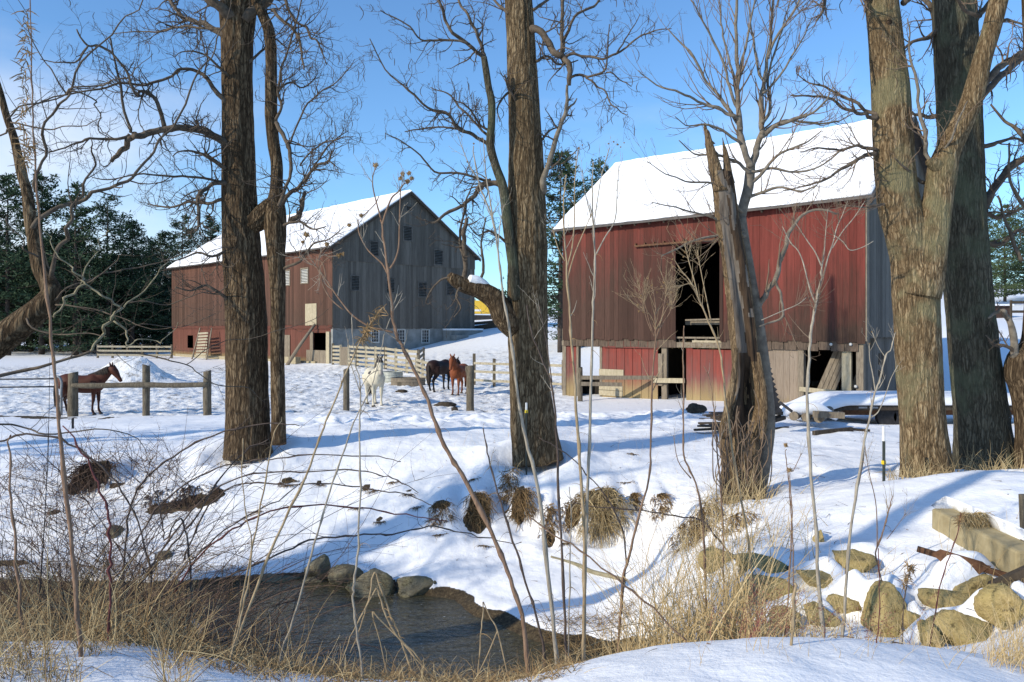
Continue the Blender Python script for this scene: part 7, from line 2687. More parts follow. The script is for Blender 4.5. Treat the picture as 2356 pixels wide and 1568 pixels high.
def weed(label, traces, Y, mat, heads=(), name='weed_stalk', cat='dry weed', dY=0.0, twigs=0, twL=.25, tw_mat='stalk_grey', plume=None, ground_first=True, tw_top=0.5):
    """traces run from top to bottom; the first reaches the snow; heads: (x, y, radius in photo units)"""
    traces = [[(x, y, r * RS) for x, y, r in tr] for tr in traces]
    p0, r0 = world_path(traces[0], Y + dY, -dY, 4)
    r0 = [q * (1 + (.35 if i % 5 == 3 else 0) + .12 * WR.uniform(-1, 1)) for i, q in enumerate(r0)]
    jt = .006 if cat == 'cane' else .0022
    p0 = [q + V((WR.gauss(0, jt), WR.gauss(0, jt), WR.gauss(0, jt))) for q in p0]
    if ground_first:
        p0, r0 = to_ground(p0, r0)
    o = thing(name, label, cat, p0[-1])
    mb = MB()
    mb.tube(p0, r0, 7, True)
    # nodes along the stem
    mb.build('stem', MAT[mat], o, smooth=True)
    allp = [(p0, r0)]
    if len(traces) > 1:
        for tr in traces[1:]:
            mb = MB()
            pts, rad = world_path(tr, Y + dY * .5, 0, 4)
            mb.tube(pts, rad, 6, True)
            mb.build('side_stem', MAT[mat], o, smooth=True)
            allp.append((pts, rad))
    if cat != 'cane' and len(p0) > 12:
        mb = Blades()
        for _ in range(WR.randint(4, 9)):
            i = WR.randint(5, len(p0) - 2)
            mb.blade(p0[i], V((WR.gauss(0, 1), WR.gauss(-.3, .6), WR.uniform(-.2, .9))), WR.uniform(.03, .13), .0022, V((WR.gauss(0, .6), 0, -2.0)), 5, WR.random(), WR)
        mb.build('dry_leaves', MAT['brown_grass'], o)['kind'] = 'stuff'
    if twigs:
        mb = MB()
        tg = Twigs(len(label) + int(Y * 10), curl=.25, up=.5, ang=(25, 55), kink=.1)
        for pts, rad in allp:
            k = max(4, int(len(pts) * tw_top))
            tg.along(mb, pts[:k][::-1], rad[:k][::-1], twigs, twL, 1, .05, .6, .5, .0012, .004)
        mb.build('side_twigs', MAT[tw_mat], o, smooth=True)['kind'] = 'stuff'
    for (x, y, r) in heads:
        mb = MB()
        burr(mb, P(x, y, Y + dY * .5), r / F * Y, WR)
        mb.build('seed_head', MAT['seed_head'], o)
    if plume:
        mb = MB()
        for (x0, y0, x1, y1, w_) in plume:
            for i in range(60):
                t = WR.random()
                c = P(lerp(x0, x1, t) + WR.gauss(0, w_ * .4), lerp(y0, y1, t) + WR.gauss(0, w_ * .3), Y + WR.gauss(0, .03))
                d = V((WR.gauss(0, 1), WR.gauss(0, 1), WR.gauss(0, 1))) * .03
                mb.tube([c, c + d * .5, c + d + V((0, 0, -.01))], [.0016, .003, .0008], 3, False)
        mb.build('plume', MAT['seed_head'], o)['kind'] = 'stuff'
    return o


# the giant branching weed in the middle
weed('tallest brown branching weed, leaning across the grey barn down to the stream',
     [[(877, 504, 3), (884, 560, 3.4), (892, 620, 3.8), (901, 700, 4.2), (905, 740, 4.6), (917, 781, 5), (944, 831, 5.2), (977, 904, 5.6), (1001, 971, 6), (1031, 1040, 6.4), (1063, 1090, 6.6), (1121, 1204, 7), (1153, 1276, 7), (1180, 1350, 7), (1205, 1440, 7), (1216, 1568, 7)],
      [(864, 386, 1.6), (858, 405, 1.6), (858, 430, 1.9), (866, 465, 2.2), (877, 504, 2.8)],
      [(931, 420, 1.8), (917, 440, 2.3), (901, 455, 2.6), (887, 490, 3), (880, 515, 3)],
      [(922, 428, 1.6), (920, 480, 2), (919, 520, 2.3), (917, 570, 2.6), (908, 600, 2.8), (897, 617, 3)],
      [(824, 504, 1.6), (826, 535, 1.9), (844, 571, 2.2), (862, 590, 2.4), (880, 607, 2.8), (892, 630, 3)],
      [(831, 500, 1.4), (862, 470, 1.6), (872, 450, 1.4)],
      [(706, 600, 1.6), (734, 620, 2), (764, 664, 2.4), (790, 700, 2.8), (814, 727, 3), (851, 751, 3.3), (880, 758, 3.6), (904, 764, 4)],
      [(705, 545, 1.3), (690, 590, 1.5), (738, 600, 1.7), (750, 640, 2)],
      [(735, 650, 1.6), (738, 612, 1.6), (760, 590, 1.5), (778, 588, 1.3)],
      [(752, 566, 1.3), (733, 590, 1.5), (735, 620, 1.6), (745, 660, 2), (764, 690, 2.3), (790, 712, 2.6)]],
     4.5, 'stalk_brown', [(864, 380, 8.5), (926, 400, 7.5), (941, 398, 7.5), (938, 417, 9), (921, 410, 7), (947, 410, 7), (831, 496, 7), (804, 518, 7), (752, 562, 8), (780, 587, 7.5), (788, 584, 6.5), (705, 540, 9), (696, 556, 6)], twigs=7, twL=.14)
weed('pale grey double weed stem standing left of the red barn corner',
     [[(1088, 335, 1.6), (1098, 400, 2), (1112, 450, 2.4), (1134, 504, 2.8), (1147, 580, 3.2), (1154, 654, 3.4), (1166, 730, 3.8), (1178, 804, 4.2), (1194, 921, 4.6), (1209, 1008, 5), (1238, 1126, 5.6), (1259, 1312, 6.2), (1280, 1504, 6.4)],
      [(1112, 320, 1.2), (1118, 400, 1.8), (1126, 450, 2.2), (1140, 540, 2.4)],
      [(1060, 330, 1.2), (1080, 380, 1.5), (1100, 410, 1.8)],
      [(1160, 470, 1.3), (1150, 520, 1.6), (1146, 570, 2)]], 4.9, 'stalk_grey', [(1075, 372, 3), (1090, 330, 3), (1110, 318, 3)], twigs=6, twL=.16)
weed('dark purplish weed stem crossing the middle trunk and the bank below it',
     [[(1211, 700, 1.6), (1225, 770, 2), (1245, 820, 2.4), (1268, 880, 2.8), (1278, 960, 3.2), (1281, 1024, 3.4), (1288, 1187, 4), (1296, 1340, 4.2), (1302, 1497, 4.4)], [(1240, 700, 1.2), (1256, 780, 1.6), (1270, 880, 2)]], 5.2, 'stalk_dark', twigs=4, twL=.2)
weed('tall pale weed stem with a thin twin, in front of the red barn left post',
     [[(1303, 400, 1.6), (1298, 450, 2), (1297, 504, 2.4), (1304, 631, 3), (1310, 720, 3.4), (1317, 804, 3.8), (1324, 920, 4.2), (1331, 1024, 4.6), (1340, 1150, 5), (1345, 1258, 5.2), (1343, 1400, 5.4), (1341, 1504, 5.6)],
      [(1330, 345, 1.2), (1322, 420, 1.6), (1322, 500, 1.8), (1316, 570, 2.2), (1304, 615, 2.6)],
      [(1270, 520, 1.2), (1284, 570, 1.6), (1300, 600, 2)],
      [(1362, 490, 1.3), (1340, 540, 1.7), (1320, 590, 2), (1306, 640, 2.4)]], 5.0, 'stalk_tan', [(1332, 340, 3.2), (1340, 333, 2.6), (1323, 352, 2.8)], twigs=6, twL=.16)
weed('straightest pale weed stem rising past the red barn boards to its roof',
     [[(1366, 370, 1.3), (1363, 430, 1.8), (1364, 504, 2.4), (1369, 587, 3), (1366, 660, 3.3), (1364, 737, 3.6), (1360, 880, 4), (1356, 1024, 4.4), (1350, 1180, 4.7), (1345, 1330, 5), (1343, 1510, 5.4)],
      [(1424, 380, 1.2), (1420, 440, 1.5), (1415, 505, 1.8), (1392, 545, 2), (1370, 587, 2.4)],
      [(1402, 340, 1), (1385, 400, 1.3), (1376, 450, 1.5), (1366, 520, 1.7)],
      [(1340, 390, 1), (1346, 440, 1.3), (1360, 500, 1.6)]], 5.05, 'stalk_grey', [(1400, 330, 2.8), (1412, 326, 2.8), (1421, 332, 3.4), (1428, 338, 2.4), (1436, 328, 2.4), (1390, 360, 2.4)], twigs=7, twL=.16)
weed('bushy dry weed with small round heads in front of the red barn middle',
     [[(1500, 660, 1), (1508, 700, 1.6), (1506, 740, 2), (1508, 780, 2.4), (1500, 900, 2.8), (1498, 1024, 3), (1493, 1100, 3.2), (1466, 1200, 3.6), (1448, 1276, 3.8), (1434, 1330, 4), (1425, 1440, 4)],
      [(1468, 655, 1), (1484, 700, 1.3), (1494, 740, 1.6), (1506, 775, 2)], [(1536, 650, 1), (1530, 690, 1.3), (1520, 740, 1.6), (1509, 780, 2)], [(1476, 690, 1), (1488, 735, 1.3), (1500, 765, 1.5)], [(1552, 690, 1), (1540, 720, 1.2), (1524, 745, 1.4), (1512, 770, 1.6)]], 6.0, 'stalk_brown',
     [(1469, 651, 3), (1475, 680, 3), (1468, 700, 3), (1481, 718, 3), (1500, 656, 3.4), (1528, 650, 3.2), (1545, 672, 3), (1536, 700, 3), (1553, 688, 3), (1490, 640, 2.6), (1512, 672, 3), (1470, 716, 3.2), (1522, 660, 3)], twigs=16, twL=.22, tw_mat='stalk_tan', tw_top=.45)
weed('leaning grey weed reaching up across the tall dark barn doorway',
     [[(1551, 596, 1), (1566, 620, 1.6), (1590, 650, 2), (1610, 690, 2.4), (1630, 740, 2.8), (1652, 790, 3), (1664, 860, 3.2), (1670, 930, 3.4), (1686, 1040, 3.5), (1705, 1150, 3.6), (1722, 1250, 3.8), (1740, 1400, 4)],
      [(1575, 560, 1), (1582, 590, 1.4), (1596, 640, 1.8), (1606, 680, 2)], [(1562, 660, 1), (1585, 652, 1.3), (1600, 660, 1.6)], [(1604, 575, 1), (1612, 620, 1.3), (1622, 670, 1.6), (1636, 740, 2)]], 6.6, 'stalk_tan',
     [(1548, 596, 3), (1544, 604, 3), (1549, 613, 3), (1576, 580, 3), (1573, 590, 3), (1580, 556, 2.6)], twigs=12, twL=.28, tw_mat='stalk_tan')
weed('thin weed stem standing in front of the red stable door',
     [[(1574, 748, 1.5), (1572, 800, 2), (1573, 900, 2.4), (1571, 1000, 2.7), (1577, 1060, 2.8), (1600, 1110, 3), (1615, 1180, 3.2), (1622, 1300, 3.2), (1625, 1440, 3.2)], [(1550, 1000, 1), (1560, 1060, 1.4), (1590, 1100, 2)]], 6.3, 'stalk_brown', twigs=3, twL=.2)
weed('slender upright weed in front of the barn post at the right of the doorway',
     [[(1620, 840, 1), (1634, 880, 1.4), (1645, 960, 1.8), (1650, 1040, 2), (1660, 1140, 2.4), (1664, 1260, 2.6), (1668, 1440, 2.8)]], 6.5, 'stalk_brown', twigs=4, twL=.2)
weed('young forked sapling with bare twigs in front of the right red boards',
     [[(1893, 600, 2.4), (1889, 637, 3), (1882, 675, 3.4), (1876, 704, 3.8), (1868, 750, 4), (1863, 804, 4.2), (1858, 904, 4.4), (1860, 1008, 4.8), (1876, 1187, 5.2), (1883, 1330, 5.6), (1897, 1476, 6)],
      [(1950, 462, 1), (1938, 495, 1.4), (1926, 521, 1.7), (1916, 560, 2), (1904, 595, 2.4), (1893, 640, 2.8)],
      [(1905, 480, 1), (1900, 530, 1.4), (1897, 570, 1.8), (1892, 610, 2.2)],
      [(1828, 508, 1), (1842, 530, 1.4), (1862, 560, 1.7), (1876, 580, 2), (1890, 612, 2.4)],
      [(1800, 520, 1), (1818, 556, 1.4), (1836, 576, 1.7), (1848, 604, 2), (1862, 660, 2.3), (1875, 695, 2.8)],
      [(1990, 462, 1), (1965, 500, 1.4), (1940, 530, 1.6), (1915, 570, 1.8)],
      [(1918, 540, 1.4), (1940, 556, 1.5), (1956, 575, 1.4), (1985, 568, 1.2), (2010, 554, 1)],
      [(1855, 684, 1), (1835, 700, 1.3), (1800, 715, 1.5), (1752, 736, 1.4)]], 5.0, 'stalk_grey', twigs=14, twL=.22, tw_mat='twig_warm', name='sapling', cat='sapling')
weed('thin sapling with budded forks in front of the snowy trailer',
     [[(2060, 762, 1.2), (2050, 800, 1.8), (2036, 821, 2.3), (2026, 870, 2.7), (2013, 904, 3), (2000, 965, 3.3), (1990, 1010, 3.6), (1972, 1120, 3.9), (1955, 1237, 4.2), (1945, 1380, 4.4), (1938, 1480, 4.6)],
      [(2000, 790, 1), (2001, 825, 1.5), (2008, 860, 1.9), (2014, 900, 2.4)], [(2066, 840, 1), (2050, 870, 1.3), (2040, 900, 1.6), (2022, 945, 1.8), (2004, 960, 2.2)], [(2006, 762, 1), (2020, 795, 1.3), (2036, 820, 1.6)], [(2036, 868, 1), (2024, 890, 1.4), (2014, 900, 1.8)]], 5.0, 'stalk_grey', [(2060, 762, 2.2), (2066, 778, 2.2), (2001, 790, 2.2), (2006, 763, 2.2), (2067, 838, 2.2)], twigs=3, twL=.15, name='sapling', cat='sapling')
weed('diagonal brown cane slanting down to the right above the fallen branch',
     [[(1213, 1187, 2), (1270, 1228, 2.4), (1334, 1269, 2.6), (1438, 1344, 2.8), (1500, 1400, 3), (1563, 1458, 3), (1600, 1500, 3), (1627, 1537, 3)]], 4.6, 'stalk_brown', name='cane', cat='cane')
weed('grey stem left of the double stems, sloping past the stream gravel',
     [[(1112, 985, 1.8), (1122, 1040, 2.2), (1134, 1090, 2.6), (1160, 1180, 3), (1188, 1265, 3.4), (1210, 1340, 3.6), (1230, 1401, 3.8), (1252, 1500, 4)]], 4.9, 'stalk_dark', twigs=2, twL=.15)
weed('short upright stem between the tall pale stems at the gravel',
     [[(1310, 1120, 1.2), (1314, 1200, 1.8), (1311, 1350, 2.2), (1308, 1500, 2.4)]], 5.2, 'stalk_grey', twigs=2, twL=.12)
# left
weed('thickest pale reed stem at far left with a feathery drooping top',
     [[(68, -40, 1.2), (70, 40, 1.6), (73, 180, 2), (77, 300, 2.6), (84, 420, 3.2), (92, 520, 3.4), (113, 731, 4.2), (124, 830, 4.6), (133, 938, 5), (139, 1008, 5.6), (157, 1187, 6.4), (175, 1365, 7), (189, 1570, 7.4)]], 3.9, 'stalk_brown', plume=[(62, 20, 55, 140, 9), (58, 150, 52, 330, 10), (66, 330, 56, 380, 8)])
weed('dark red cane standing upright near the left edge',
     [[(150, 985, 2), (193, 1040, 2.6), (221, 1097, 3), (240, 1150, 3.3), (250, 1187, 3.5), (255, 1270, 3.7), (254, 1329, 3.8), (252, 1450, 4), (250, 1570, 4.2)]], 4.2, 'stalk_red', name='cane', cat='cane')
weed('olive brown cane at the left edge beside the thick reed',
     [[(20, 1000, 2.4), (24, 1097, 3), (30, 1200, 3.6), (38, 1294, 4.2), (52, 1430, 4.8), (68, 1570, 5.2)]], 4.1, 'stalk_brown', name='cane', cat='cane')
weed('long tan weed with a brown plume leaning right past the white horse',
     [[(880, 708, 1.4), (862, 730, 1.6), (845, 755, 1.8), (820, 804, 2.2), (795, 860, 2.4), (774, 914, 2.7), (750, 970, 3), (735, 1008, 3.2), (703, 1097, 3.6), (635, 1240, 4), (585, 1365, 4.2), (520, 1540, 4.6)]], 4.4, 'stalk_tan', plume=[(880, 702, 842, 760, 7), (845, 760, 832, 785, 5)])
weed('grey weed stem leaning left across the snowy bank into the stream grass',
     [[(897, 728, 1), (880, 790, 1.3), (868, 850, 1.6), (850, 900, 1.8), (820, 960, 2), (801, 1008, 2.3), (767, 1108, 2.7), (740, 1195, 3), (717, 1276, 3.2), (685, 1390, 3.4), (650, 1495, 3.6)]], 4.6, 'stalk_grey')
weed('thin forked weed stem directly below the white horse',
     [[(809, 722, 1), (812, 780, 1.4), (818, 840, 1.7), (829, 881, 2), (829, 940, 2.2), (826, 1024, 2.5), (829, 1120, 2.8), (824, 1258, 3.2), (815, 1340, 3.4), (813, 1383, 3.5), (824, 1470, 3.7), (838, 1568, 3.8)],
      [(870, 850, 1), (850, 862, 1.2), (838, 878, 1.5), (830, 892, 1.8)], [(800, 780, .9), (806, 830, 1.2), (818, 870, 1.4), (828, 900, 1.6)]], 4.4, 'stalk_grey', twigs=3, twL=.12)
weed('reed slanting from the stream up to the left bank snow',
     [[(650, 960, 1.2), (628, 1008, 1.7), (612, 1100, 2.2), (588, 1222, 2.6), (567, 1330, 3), (545, 1440, 3.2), (525, 1540, 3.4)]], 4.5, 'stalk_tan')
weed('bent pale reed making a sharp knee over the big stream boulder',
     [[(806, 1500, 1.6), (830, 1440, 2), (848, 1380, 2.4), (860, 1322, 2.8), (868, 1328, 2.8), (890, 1390, 3), (915, 1450, 3.2), (940, 1520, 3.2), (965, 1570, 3.2)]], 4.5, 'stalk_tan', name='bent_reed', cat='reed')
weed('bent reed with a long fallen top right of the boulder',
     [[(780, 1540, 1.4), (800, 1480, 1.8), (830, 1420, 2.2), (864, 1358, 2.4), (872, 1366, 2.6), (900, 1440, 2.8), (955, 1510, 3), (1010, 1570, 3)]], 4.4, 'stalk_tan', name='bent_reed', cat='reed')
weed('low bent reed with its knee below the boulder',
     [[(900, 1580, 1.4), (880, 1500, 1.8), (858, 1412, 2.2), (866, 1416, 2.2), (910, 1460, 2.4), (960, 1510, 2.5), (1000, 1565, 2.6)]], 4.4, 'stalk_tan', name='bent_reed', cat='reed')
weed('bright gold stem crossing the lower left corner of the stream',
     [[(560, 1008, 1), (558, 1100, 1.4), (566, 1180, 1.7), (580, 1250, 2), (572, 1330, 2.5), (555, 1420, 3), (535, 1500, 3.6), (515, 1590, 4)]], 4.2, 'stalk_tan')
weed('reed tripod tip standing at the gravel edge by the stream end',
     [[(1112, 1384, 1.6), (1108, 1430, 2), (1104, 1490, 2.4), (1098, 1570, 2.6)], [(1112, 1384, 1.6), (1128, 1420, 2), (1145, 1452, 2.4), (1170, 1560, 2.4)], [(1145, 1450, 2), (1120, 1510, 2), (1090, 1570, 2)]], 4.6, 'stalk_tan', name='bent_reed', cat='reed')
# teasels on the right
weed('teasel with an egg shaped head standing right of the broken trunk',
     [[(1816, 1090, 1), (1819, 1130, 1.6), (1822, 1200, 2), (1818, 1290, 2.3), (1812, 1400, 2.6), (1806, 1480, 2.8)], [(1844, 1042, .8), (1836, 1060, 1), (1824, 1085, 1.2)]], 5.4, 'stalk_brown', [(1816, 1081, 8)], name='teasel', cat='teasel', twigs=3, twL=.12)
weed('teasel with a shaggy head higher beside the broken trunk',
     [[(1808, 1032, .9), (1809, 1060, 1.3), (1814, 1100, 1.6), (1820, 1180, 1.8), (1826, 1300, 2.2), (1830, 1470, 2.4)]], 5.6, 'stalk_brown', [(1808, 1024, 7)], name='teasel', cat='teasel')
weed('thick tan broken stem standing on the foreground snow right of the golden grass',
     [[(1830, 1342, 4), (1828, 1380, 4.4), (1826, 1430, 4.6), (1818, 1500, 5), (1808, 1555, 5)], [(1845, 1440, 2), (1836, 1425, 2.4), (1827, 1430, 3)]], 4.0, 'stalk_tan')
weed('thin dark reddish stem curving out of the foreground snow',
     [[(2020, 1262, 1), (2022, 1330, 1.3), (2024, 1400, 1.6), (2018, 1470, 1.9), (2008, 1510, 2), (2010, 1540, 2)]], 4.2, 'stalk_red')
weed('dark forked weed leaning up across the snow below the forked tree',
     [[(2054, 1140, 1.2), (2046, 1170, 1.8), (2038, 1200, 2.2), (2028, 1235, 2.4), (2014, 1272, 2.4), (2020, 1300, 2)], [(1990, 1022, .8), (1998, 1080, 1.2), (2014, 1150, 1.5), (2018, 1210, 1.8), (2018, 1260, 2)], [(2085, 1180, .7), (2060, 1215, 1), (2040, 1240, 1.3)]], 7.6, 'stalk_brown', twigs=8, twL=.3, tw_mat='stalk_tan')
weed('straight bare stem on the snow slope in front of the steel stake',
     [[(1990, 1008, 1.4), (1985, 1060, 1.7), (1968, 1150, 2), (1955, 1237, 2.3), (1945, 1330, 2.5)]], 8.0, 'stalk_dark')
weed('thin purple weed stem rising from the lowest right stones',
     [[(2210, 1178, 1), (2208, 1205, 1.6), (2195, 1250, 1.6), (2175, 1310, 1.7), (2160, 1360, 1.8), (2150, 1420, 1.8)]], 6.3, 'stalk_red', plume=[(2212, 1180, 2206, 1206, 3)])
weed('dry curled flower stalk in front of the large rounded boulder',
     [[(2094, 1300, 2), (2090, 1330, 1.6), (2082, 1370, 1.6), (2078, 1410, 1.6), (2076, 1480, 1.6)]], 6.2, 'stalk_dark', plume=[(2086, 1298, 2102, 1312, 6), (2092, 1320, 2080, 1350, 4)])

# arching dark canes sweeping in from the left over the bank
for tr, Y, lab in [
    ([(330, 1440, 3), (400, 1390, 3), (480, 1345, 3), (567, 1308, 3), (656, 1265, 2.8), (728, 1242, 2.7), (817, 1231, 2.5), (888, 1228, 2.4), (942, 1219, 2.2), (1003, 1212, 2), (1067, 1226, 1.8), (1130, 1240, 1.5), (1197, 1251, 1)], 6.4, 'lowest dark cane arching over the snow just above the waterline'),
    ([(400, 1360, 3), (460, 1280, 3), (510, 1235, 2.8), (567, 1201, 2.7), (638, 1172, 2.5), (721, 1160, 2.4), (817, 1167, 2.2), (888, 1178, 2), (978, 1190, 1.4), (1030, 1200, 1)], 6.8, 'reddish cane arching across the middle of the snowy bank'),
    ([(330, 1330, 2.6), (420, 1200, 2.6), (490, 1130, 2.4), (567, 1094, 2.3), (638, 1085, 2.2), (746, 1083, 2), (828, 1081, 1.9), (874, 1092, 1.8), (913, 1103, 1.6), (960, 1133, 1.2)], 7.2, 'dark cane with a long level top crossing the upper bank'),
    ([(420, 1290, 2.6), (470, 1180, 2.5), (520, 1128, 2.3), (567, 1112, 2.2), (692, 1113, 2.1), (788, 1115, 2), (878, 1128, 1.8), (942, 1140, 1.6), (996, 1162, 1.2)], 7.0, 'straight dark cane running close below the level topped one'),
    ([(300, 1260, 2.4), (380, 1150, 2.4), (480, 1085, 2.3), (567, 1062, 2.1), (638, 1054, 2), (746, 1046, 1.8), (871, 1051, 1.6), (924, 1063, 1.1)], 7.4, 'uppermost dark cane arching below the crest of the bank'),
    ([(-30, 1020, 3.2), (60, 1000, 3), (140, 1010, 3), (220, 1060, 2.8), (280, 1130, 2.6), (330, 1230, 2.6), (350, 1330, 2.6)], 6.2, 'dark cane bowing down to the right near the left edge'),
    ([(350, 1110, 1.4), (365, 1150, 1.8), (372, 1200, 2), (384, 1240, 2.4), (412, 1190, 2.6), (428, 1230, 2.8), (438, 1290, 3), (440, 1350, 3), (438, 1420, 3)], 6.0, 'dark kinked cane standing over the left undercut bank'),
    ([(620, 1010, 1.4), (560, 1040, 1.8), (500, 1110, 2.2), (450, 1190, 2.6), (400, 1250, 2.8), (330, 1330, 3), (280, 1390, 3), (240, 1440, 3)], 6.2, 'long dark cane rising to the right from the left brambles'),
    ([(705, 1100, 1.2), (640, 1150, 1.6), (560, 1190, 2), (480, 1250, 2.4), (420, 1310, 2.6), (350, 1400, 2.8)], 6.6, 'thin dark cane rising gently right from the left brambles'),
    ([(1240, 1008, 1.2), (1300, 1040, 1.6), (1350, 1090, 1.9), (1400, 1150, 2), (1430, 1210, 2.2), (1440, 1280, 2.4), (1436, 1350, 2.4)], 8.2, 'dark cane bending down right of the pale twin stems'),
    ([(1310, 1150, 1.2), (1360, 1165, 1.5), (1430, 1170, 1.8), (1500, 1178, 2), (1570, 1188, 2.2), (1620, 1200, 2.4), (1650, 1240, 2.4)], 9.0, 'dark side branch reaching left above the tan tussocks'),
]:
    weed(lab, [tr], Y, 'stalk_dark' if 'reddish' not in lab else 'stalk_red', name='cane', cat='cane', twigs=5, twL=.28, tw_mat='stalk_dark', dY=0.0, ground_first=(tr[-1][1] > tr[0][1] + 60), tw_top=1.0)

weed('long dark cane rising from the brambles to cross the left trunk foot',
     [[(690, 978, 1.4), (620, 974, 2), (540, 985, 2.5), (470, 1008, 2.8), (400, 1050, 3), (350, 1085, 3), (310, 1140, 3), (290, 1220, 3), (285, 1330, 3)]], 7.6, 'stalk_dark', name='cane', cat='cane', twigs=5, twL=.3, tw_mat='stalk_dark', tw_top=1.0)
rng = random.Random(123)
# ---- tangled brush on the left
bl = Blades()
for i in range(620):
    x = rng.uniform(-60, 560) if rng.random() < .8 else rng.uniform(480, 640)
    Y = rng.uniform(4.9, 9.3)
    g = on_ground(x, Y)
    if g.z < WATER + .1 or (x > 430 and rng.random() < .45):
        continue
    L = rng.uniform(.5, 1.9)
    d = V((rng.gauss(.25, .55), rng.gauss(0, .3), 1))
    bend = V((rng.gauss(.35, .6), rng.gauss(0, .3), rng.gauss(-.5, .5)))
    pts = bl.blade(g, d, L, rng.uniform(.0024, .0052), bend, 9, rng.random() ** 2, rng)
    for _ in range(rng.randint(0, 4)):
        k = rng.randint(3, 8)
        dd = (pts[k] - pts[k - 1]).normalized() + V((rng.gauss(0, .6), rng.gauss(0, .4), rng.gauss(.1, .5)))
        bl.blade(pts[k], dd, L * rng.uniform(.15, .4), .0018, V((rng.gauss(0, .4), 0, rng.gauss(0, .4))), 4, rng.random() ** 2, rng)
for i in range(85):       # long arching vines
    x = rng.uniform(60, 520)
    Y = rng.uniform(5.5, 9.5)
    g = on_ground(x, Y)
    if g.z < WATER + .1:
        continue
    L = rng.uniform(1.2, 3.2)
    s_ = 1 if rng.random() < .7 else -1
    pts = bl.blade(g, V((s_ * rng.uniform(.1, 1.0), rng.gauss(.3, .4), 1)), L, rng.uniform(.0035, .0062), V((s_ * rng.uniform(.3, 1.3), rng.gauss(.1, .3), -rng.uniform(.4, 1.5))), 14, rng.random() ** 3 * .8, rng, 4)
    for _ in range(5):
        k = rng.randint(4, 13)
        dd = (pts[k] - pts[k - 1]).normalized() + V((rng.gauss(0, .5), rng.gauss(0, .4), rng.gauss(.2, .5)))
        bl.blade(pts[k], dd, rng.uniform(.1, .45), .0022, V((rng.gauss(0, .4), 0, rng.gauss(0, .4))), 5, rng.random() ** 2, rng)
for i in range(420):       # twiggy mass on the far bank
    x = rng.gauss(190, 150)
    Y = rng.uniform(13.9, 18.0)
    g = on_ground(x, Y)
    L = rng.uniform(.3, 1.1)
    d = V((rng.gauss(0, .8), rng.gauss(-.2, .4), .8))
    pts = bl.blade(g, d, L, rng.uniform(.005, .010), V((rng.gauss(0, .7), 0, rng.gauss(-.3, .5))), 6, rng.random() ** 2, rng)
    for _ in range(3):
        k = rng.randint(2, 5)
        dd = (pts[k] - pts[k - 1]).normalized() + V((rng.gauss(0, .7), rng.gauss(0, .4), rng.gauss(.1, .5)))
        bl.blade(pts[k], dd, L * rng.uniform(.2, .5), .0045, V((rng.gauss(0, .4), 0, 0)), 3, rng.random() ** 2, rng)
tag(bl.build('bramble_thicket', MAT['brush_twig'], None), 'tangle of thin dark bramble twigs over the left bank', 'brambles', kind='stuff')

# ---- dry grass, near left and along the bottom
bl = Blades()
bb = Blades()
for i in range(7200):
    x = rng.uniform(-80, 520) if rng.random() < .9 else rng.uniform(380, 600)
    Y = 4.25 + 7.8 * rng.random()
    u = mnoise.noise((x * .012, Y * 1.3, 4))
    if (Y < 6 and u < -.18 + (.35 if x > 400 else 0)) or (Y < 4.9 and u < .12):
        continue
    g = on_ground(x, Y)
    if g.z < WATER + .02:
        continue
    L = rng.uniform(.18, .62) * (1.1 if x < 420 else .75) * (1 if rng.random() < .85 else 1.5)
    d = V((rng.gauss(.05, .42), rng.gauss(0, .3), 1))
    k = (rng.uniform(.3, .8), V((rng.gauss(0, 1.2), rng.gauss(0, .5), -1.1))) if rng.random() < .35 else None
    (bl if rng.random() < .6 else bb).blade(g - V((0, 0, .03)), d, L, rng.uniform(.0018, .0046) * max(1, Y / 6.5), V((rng.gauss(0, .7), rng.gauss(0, .3), -.25)), 6, None, rng, 3, k)
for i in range(2300):       # closest clumps at the lower left
    x = rng.uniform(-120, 560) if rng.random() < .85 else rng.uniform(400, 700)
    Y = rng.uniform(3.45, 4.7)
    if mnoise.noise((x * .011, Y * 1.2, 14)) < -.12 + (.25 if x > 430 else 0):
        continue
    g = on_ground(x, Y)
    L = rng.uniform(.08, .40) * (1 if rng.random() < .9 else 1.6)
    d = V((rng.gauss(.1, .5), rng.gauss(0, .3), 1))
    k = (rng.uniform(.3, .8), V((rng.gauss(0, 1.2), rng.gauss(0, .5), -1.1))) if rng.random() < .4 else None
    (bl if rng.random() < .6 else bb).blade(g - V((0, 0, .03)), d, L, rng.uniform(.0014, .0032), V((rng.gauss(0, .7), rng.gauss(0, .3), -.25)), 6, None, rng, 3, k)
for i in range(3800):
    x = rng.uniform(470, 1330)
    Y = rng.uniform(4.0, 5.3)
    if mnoise.noise((x * .009, Y * 1.4, 8)) < -.25:
        continue
    g = on_ground(x, Y)
    L = rng.uniform(.05, .24)
    if x > 1150:
        L *= .8
    d = V((rng.gauss(.2, .9), rng.gauss(0, .4), .8))
    k = (rng.uniform(.3, .8), V((rng.gauss(0, 1.2), rng.gauss(0, .5), -1.0))) if rng.random() < .4 else None
    (bb if rng.random() < .62 else bl).blade(g - V((0, 0, .02)), d, L, rng.uniform(.0015, .0036), V((rng.gauss(0, .7), 0, -.5)), 5, None, rng, 3, k)
